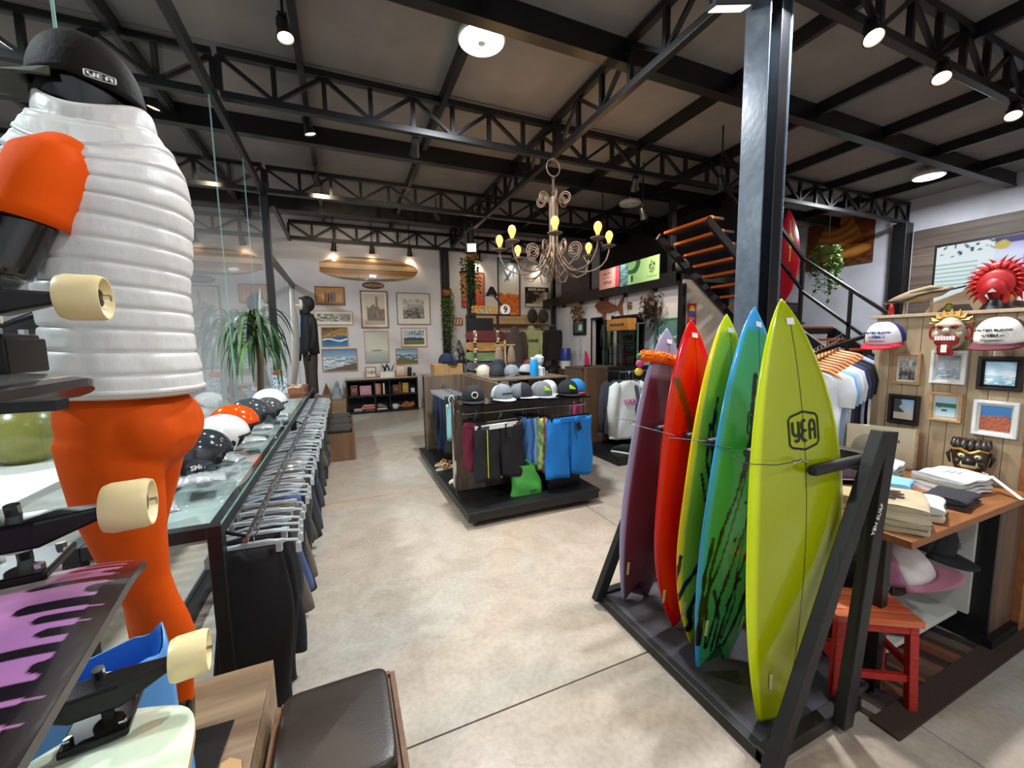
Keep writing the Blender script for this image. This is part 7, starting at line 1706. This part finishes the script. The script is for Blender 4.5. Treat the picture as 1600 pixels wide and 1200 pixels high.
folded('white and grey stack behind the blue cloth', 2.90, 1.27, .80, .22, .18, .11, 4, ['#cfd8dc', '#b7b3a4', '#aaa79a'], .2)
folded('cream cloth with a rust label at the left of the table', 2.34, 1.18, .80, .22, .18, .06, 2, ['#dcc9a8', '#b09a74'], .5, lambda t, h: MB().box((.09, -.08, h * .5), (.05, .03, .03)).build('rust_label', mat('rust_label', '#7a3a20', .7), t))
folded('navy folded trousers at the back left of the table', 2.40, 1.40, .80, .24, .18, .12, 3, ['#1a2240', '#141a30'], .1)
t = thing('paper_tag', 'white paper strip tag hanging over the table edge', 'tag', (3.19, .90, .845), (0, 0, -.4)); MB().box((0, -.05, 0), (.022, .16, .002), Matrix.Rotation(.5, 3, 'X')).build('tag_strip', WHITEP, t); MB().cyl((0, .03, .04), (0, .06, .045), .002, n=5).build('tag_string', WHITEP, t)
cap('plum cap lying upside on the table with a grey brim', (2.55, 1.28, .82), (.4, .2, 2.2), '#3a2024', '#3a2024', '#8d8a94', False, group='caps on the table')
cap('olive military cap on the table in front of the black mask', (2.99, 1.36, .90), (0, 0, 2.0), '#4a4434', '#4a4434', '#2a261e', False, group='caps on the table', sc=1.1)
cap('grey cap with lilac brim beside the plum cap', (2.68, 1.36, .81), (.2, 0, 2.5), '#5d5a62', '#4d4a52', '#b6b0c4', False, group='caps on the table', sc=.9)
t = thing('printed_canvas', 'cream canvas panel with small dark lettering standing behind the caps', 'sign', (3.22, 1.42, .80), (0, 0, radians(-65))); MB().b2((-.17, 0, 0), (.17, .02, .26)).build('panel', mat('cream_panel', '#d8ccae', .7), t, bevel=.003); text('SALTED BLOOD', .026, INK, t, (0, -.002, .17), bold=.0006); text('YEH', .022, INK, t, (0, -.002, .135)); MB().b2((.165, -.004, 0), (.175, .024, .26)).build('panel_edge', OAK, t)
# caps under the table
LZ = .145
cap('pink cap with white front resting high under the table', (2.62, 1.02, .40), (.35, .2, 3.5), '#cfc8c4', '#a0607c', '#b8788a', False, group='caps under the table', sc=1.35)
cap('black cap with white lettering under the table', (2.50, 1.16, LZ), (0, -.2, 3.4), '#17161a', '#17161a', '#17161a', False, lambda t: text('SALTED', .03, WHITEP, t, (0, .098, .06), rot=(pi / 2 + .3, 0, pi), extrude=.004), 'caps under the table', 1.4)
cap('brown cap with a pale label behind the black cap under the table', (2.72, 1.25, LZ), (0, 0, 3.0), '#3b2a24', '#3b2a24', '#2b1d18', False, None, 'caps under the table', 1.4)
cap('black cap with grey label hanging under the table edge', (2.82, 1.05, .52), (-.3, 0, 3.6), '#15151a', '#15151a', '#15151a', False, lambda t: text('YEH', .03, mat('ctgrey', '#8a8a90', .6), t, (0, .098, .06), rot=(pi / 2 + .3, 0, pi), extrude=.004), 'caps under the table', 1.4)
cap('leopard print cap under the right of the table', (2.86, 1.28, LZ), (0, 0, 4.0), '#8a6a54', '#7a5a48', '#5a4034', False, None, 'caps under the table', 1.2)
st2 = thing('cap_stand', 'black wire stand lifting the pink cap under the table', 'stand', (2.64, 1.06, LZ)); MB().b2((-.06, -.06, 0), (.06, .06, .01)).build('base', BLK, st2); MB().cyl((0, 0, .01), (0, 0, .30), .008, n=8).build('pole', BLK, st2); MB().bar((0, 0, .28), (.16, 0, .39), .012).build('branch', BLK, st2)
# ---- hanging tees behind the divider
def tee_rack():
    t = thing('shirt_rack', 'black rail sloping behind the plank divider', 'clothes rail', (3.02, 1.78, 0)); MB().bar((0, 0, 1.52), (.75, 0, 1.66), .025).build('rail', BLK, t); MB().b2((.72, -.02, 0), (.76, .02, 1.66)).build('post', BLK, t); MB().b2((.4, -.25, 0), (.9, .25, .03)).build('foot', BLK, t); MB().b2((-.0, -.02, 1.40), (.03, .02, 1.53)).build('end_stop', BLK, t)
tee_rack()
HW = wood('hanger_wood', '#a8622a', '#c98242', .4, 0, 12)
for k, (c, lab) in enumerate((('#d9dce0', 'white tee leftmost on the sloping rail'), ('#8fb6dc', 'sky blue tee second on the sloping rail'), ('#c9d2d8', 'pale grey tee third on the sloping rail'), ('#dadadc', 'off-white tee fourth on the sloping rail'), ('#3f4270', 'indigo tee fifth on the sloping rail'), ('#2b2d3a', 'dark slate tee sixth on the sloping rail'), ('#16171b', 'black tee seventh on the sloping rail'), ('#a9bcd8', 'light blue tee eighth on the sloping rail'), ('#1b2348', 'navy tee last on the sloping rail'))):
    z = 1.415 + .013 * k
    o = garment_top('tee', lab, 't-shirt', (3.05 + .04 * k, 1.78, z), radians(-78), .42, .66, c, .26, group='t-shirts on the sloping rail', flat=.24)
    MB().tube([(-.20, 0, -.055), (-.12, 0, -.005), (0, 0, .025), (.12, 0, -.005), (.20, 0, -.055)], .014, 8).build('wooden_hanger', HW, o, smooth=True)
# ---- things on top of the divider
def top_things():
    z = 1.785
    t = thing('feather_crown', 'scarlet crown of spiky plumes standing on the divider', 'ornament', (3.45, 1.04, z), (0, 0, -pi / 2)); R_ = mat('scarlet_gloss', '#a80c10', .42, 0, .15, 8)
    MB().lathe([(.001, 0), (.07, 0), (.055, .03), (.045, .06), (.001, .06)], 20).build('crown_base', BLKP, t, smooth=True)
    for ringi, (n, r, L, z0) in enumerate(((21, .105, .045, .155), (17, .085, .045, .15))):
        for k in range(n):
            a = pi * (-.22 + 1.44 * k / (n - 1)); p = Vector((r * cos(a), -.03 * ringi, z0 + r * sin(a) * 1.08)); d = Vector((cos(a), -.05, sin(a)))
            m = MB(); s = Vector((-sin(a), 0, cos(a))); rows = []
            for i in range(6):
                u = i / 5; w = .022 * (1 - u) ** .7 * (1 if u else .8) + .001; c = p + d * L * (u - .25) + s * (.022 * u * u * (1 if k > n / 2 else -1)); rows.append([c - s * w / 2, c + Vector((0, -.006, 0)), c + s * w / 2, c + Vector((0, .004, 0))])
            m.loft(rows); m.build('plume', R_, t, smooth='all')
    for q, (rx, zc, dy) in enumerate(((.105, .155, .0), (.075, .14, -.03), (.05, .12, -.055))):
        MB().grid(lambda u, v: (rx * (1 - .25 * v * q * .3) * cos(pi * (-.25 + 1.5 * u)) * (1 - v), dy - .018 * (1 - (1 - v) ** 2) - .01, zc + rx * 1.08 * sin(pi * (-.25 + 1.5 * u)) * (1 - v)), 28, 8).build('fan_shell', R_, t, smooth='all', solid=.006)
    MB().lathe([(.035, .04), (.03, .06), (.045, .10), (.001, .11)], 18).build('stem', R_, t, smooth=True)
    for s in (-1, 1): MB().tube([(s * .03, -.02, .03), (s * .05, -.05, .08), (s * .03, -.06, .12)], .014, 8).build('curl', R_, t, smooth=True)
    t = thing('driftwood', 'pale driftwood fish with dark cord and red tassel on the divider', 'ornament', (3.43, 1.36, z + .03), (0, 0, -pi / 2)); D_ = wood('driftwood_grey', '#8b7358', '#b39b7a', .8, 0, 8)
    MB().tube([(-.19, 0, .05), (-.13, 0, .07), (-.06, 0, .085), (.02, 0, .09), (.09, 0, .10), (.14, 0, .12)], [.006, .022, .038, .036, .026, .008], 10).build('body', D_, t, smooth='all'); MB().tube([(-.10, -.01, .07), (-.04, -.02, .11), (.05, -.02, .13), (.10, -.01, .12)], [.008, .016, .014, .005], 8).build('fin', D_, t, smooth='all')
    MB().tube([(-.17, -.02, .06), (-.08, -.045, .05), (.0, -.045, .085), (.06, -.035, .10), (.13, -.02, .105), (.2, -.01, .12)], .006, 6).build('cord', BLKP, t, smooth=True); MB().loft([ring((-.135, -.03, zz), r, r, 8) for zz, r in ((.045, .004), (.03, .014), (-.02, .018))]).build('tassel', R_, t, smooth='all')
    for x in (-.08, .05): MB().cyl((x, 0, -.03), (x, 0, .06), .008, n=6).build('support', D_, t)
    t = thing('bark_slab', 'curved bark slab behind the driftwood fish', 'ornament', (3.54, 1.22, z), (0, 0, -pi / 2)); MB().prism([(-.17, .0), (.14, 0), (.13, .06), (.06, .11), (.08, .2), (.0, .13), (-.12, .08)], .05, lambda u, v, w: (u, w, v)).build('slab', wood('bark', '#6d5a44', '#9a8468', .8, 0, 8), t, bevel=.006); MB().prism([(-.10, .01), (.06, .01), (.04, .05), (-.06, .05)], .006, lambda u, v, w: (u, -w, v)).build('hollow', DKF, t)
    t = thing('gilt_picture', 'gilt framed picture leaning at the right end of the divider top', 'picture frame', (3.52, .90, z), (radians(-14), radians(14), -pi / 2)); MB().b2((-.14, 0, 0), (-.11, .02, .24)).build('frame_side', mat('gilt', '#9a7a3a', .4, .4), t); MB().b2((.11, 0, 0), (.14, .02, .24)).build('frame_side', mat('gilt', ''), t); MB().b2((-.11, 0, .21), (.11, .02, .24)).build('frame_side', DKF, t); MB().b2((-.11, 0, 0), (.11, .02, .03)).build('frame_side', DKF, t); picture('picture', .22, .18, lambda u, v: mixc(hx('#c98a94'), hx('#e6c0c0'), .5 + nz(u * 4, v * 4)), t, (0, .006, .12))
    t = thing('brass_figure', 'little green and gold ornament beside the bark slab', 'ornament', (3.46, 1.24, z)); MB().ell((0, 0, .03), (.02, .02, .03), 12, 8).build('bead', mat('green_gold', '#6f7a3a', .3, .4), t, smooth='all'); MB().cyl((0, 0, 0), (0, 0, .01), .02, n=12).build('foot', BLKP, t)
top_things()
# ---- big screen on the plank wall
def tvf(u, v):
    c = mixc(hx('#cfe6ee'), hx('#eaf6fa'), v)
    if u < .40:
        if v > .78:
            c = hx('#e2eef2')
            if nz(u * 26, v * 18, 3) > .28: c = hx('#243a52')
        if .30 < v < .75 and abs(v * 14 % 1 - .5) < .10 and u < .30: c = hx('#8fae9c')
    else:
        c = mixc(hx('#8f8ad8'), hx('#dce6ff'), .5 + .5 * sin(v * 9 + u * 3)) if v > .35 else hx('#c9d6e8')
        if v > .9: c = hx('#3a3470')
        if ((u - .62) / .05) ** 2 + ((v - .62) / .16) ** 2 < 1: c = hx('#f03a9c')
        if ((u - .78) / .07) ** 2 + ((v - .5) / .2) ** 2 < 1: c = hx('#3a3f8a')
        if u > .7 and v < .3: c = hx('#e3b6c0')
    if ((u - .44) / .05) ** 2 + ((v - .88) / .07) ** 2 < 1: c = hx('#c9b45a')
    return c
t = thing('video_screen', 'large bright video screen on the dark plank wall', 'screen', (XR - .05, 3.34, 2.86), (0, 0, -pi / 2)); MB().b2((-1.06, -.05, -.62), (1.06, 0, .62)).build('bezel', BLKP, t, bevel=.008); picture('display', 2.04, 1.16, tvf, t, (0, -.053, 0), nx=90, ny=56, m=mat('tv_print', attr=True, rough=.2, var=0, emit=.62, screen=True))
# ---- red stool and rug
def red_stool():
    t = thing('red_stool', 'worn red wooden stool behind the rack frame', 'stool', (2.14, .96, 0), (0, 0, radians(-32)))
    RS = mat('worn_red_paint', '#a81e14', .55, 0, .35, 9, stretch=(2, 12, 12)); RP = wood('red_plank', '#b8301a', '#d07a48', .55, 0, 9)
    for k in range(4): MB().b2((-.17, -.115 + .058 * k, .40), (.17, -.115 + .058 * k + .055, .43)).build('seat_slat', RP, t, bevel=.003)
    for x in (-.14, .14):
        for y in (-.085, .085): MB().bar((x * 1.10, y * 1.15, 0), (x, y, .40), .035, .035).build('leg', RS, t, bevel=.003)
    for y in (-.09, .09): MB().bar((-.15, y, .15), (.15, y, .15), .02, .03).build('stretcher', RS, t)
    for x in (-.148, .148): MB().bar((x, -.085, .2), (x, .085, .2), .02, .03).build('stretcher', RS, t)
    MB().b2((-.155, -.10, .36), (.155, .10, .40)).build('apron', RS, t)
red_stool()
def rug():
    t = thing('striped_rug', 'brown and orange striped rug under the display table', 'rug', (2.02, .84, 0)); r = random.Random(4); x = 0; cs = ['#2e231d', '#553e30', '#6d5343', '#221d1a', '#7d4c2c', '#46372f', '#5e4c3e', '#8d8a82', '#3b2e26', '#6d3a24']
    while x < 2.2:
        w = r.uniform(.02, .06); c = r.choice(cs)
        o = MB().add([(x, 0, .001), (x + w, 0, .001), (x + w - .12, .62, .001), (x - .12, .62, .001), (x, 0, .009), (x + w, 0, .009), (x + w - .12, .62, .009), (x - .12, .62, .009)], [(0, 3, 2, 1), (4, 5, 6, 7), (0, 1, 5, 4), (2, 3, 7, 6), (0, 4, 7, 3), (1, 2, 6, 5)]).build('rug_stripe', mat('rug' + c, c, .95, 0, .15, 60, bump=.3, bscale=200), t); x += w
    MB().b2((-.02, -.10, .0), (2.2, .0, .012)).build('rug_border', mat('rug_border', '#3f2f26', .95, 0, .15, 60, bump=.3, bscale=200), t)
rug()
# marigold garland and flowers around the maroon board
g = thing('flower_garland', 'orange marigold garland draped over the maroon surfboard', 'garland', (1.83, 1.93, 1.52)); MG = mat('marigold', '#ee7604', .85, 0, .25, 30)
for k in range(16):
    u = k / 15; c = Vector((-.17 + .36 * u, -.045 - .03 * sin(pi * u), .035 - .10 * u + .02 * sin(pi * u)))
    b = MB(); b.ell((0, 0, 0), (.034, .034, .032), 16, 12); b.v = [tuple(c + Vector(p) * random.uniform(.78, 1.2)) for p in b.v]; b.build('blossom', MG, g)
for c, p in (('#c9488a', (-.20, -.04, -.01)), ('#3f7a3a', (-.19, -.03, .03)), ('#d8c23a', (-.20, -.03, -.06))): MB().ell(p, (.024, .024, .024), 10, 8).build('flower', mat('flower' + c, c, .7), g, smooth='all')
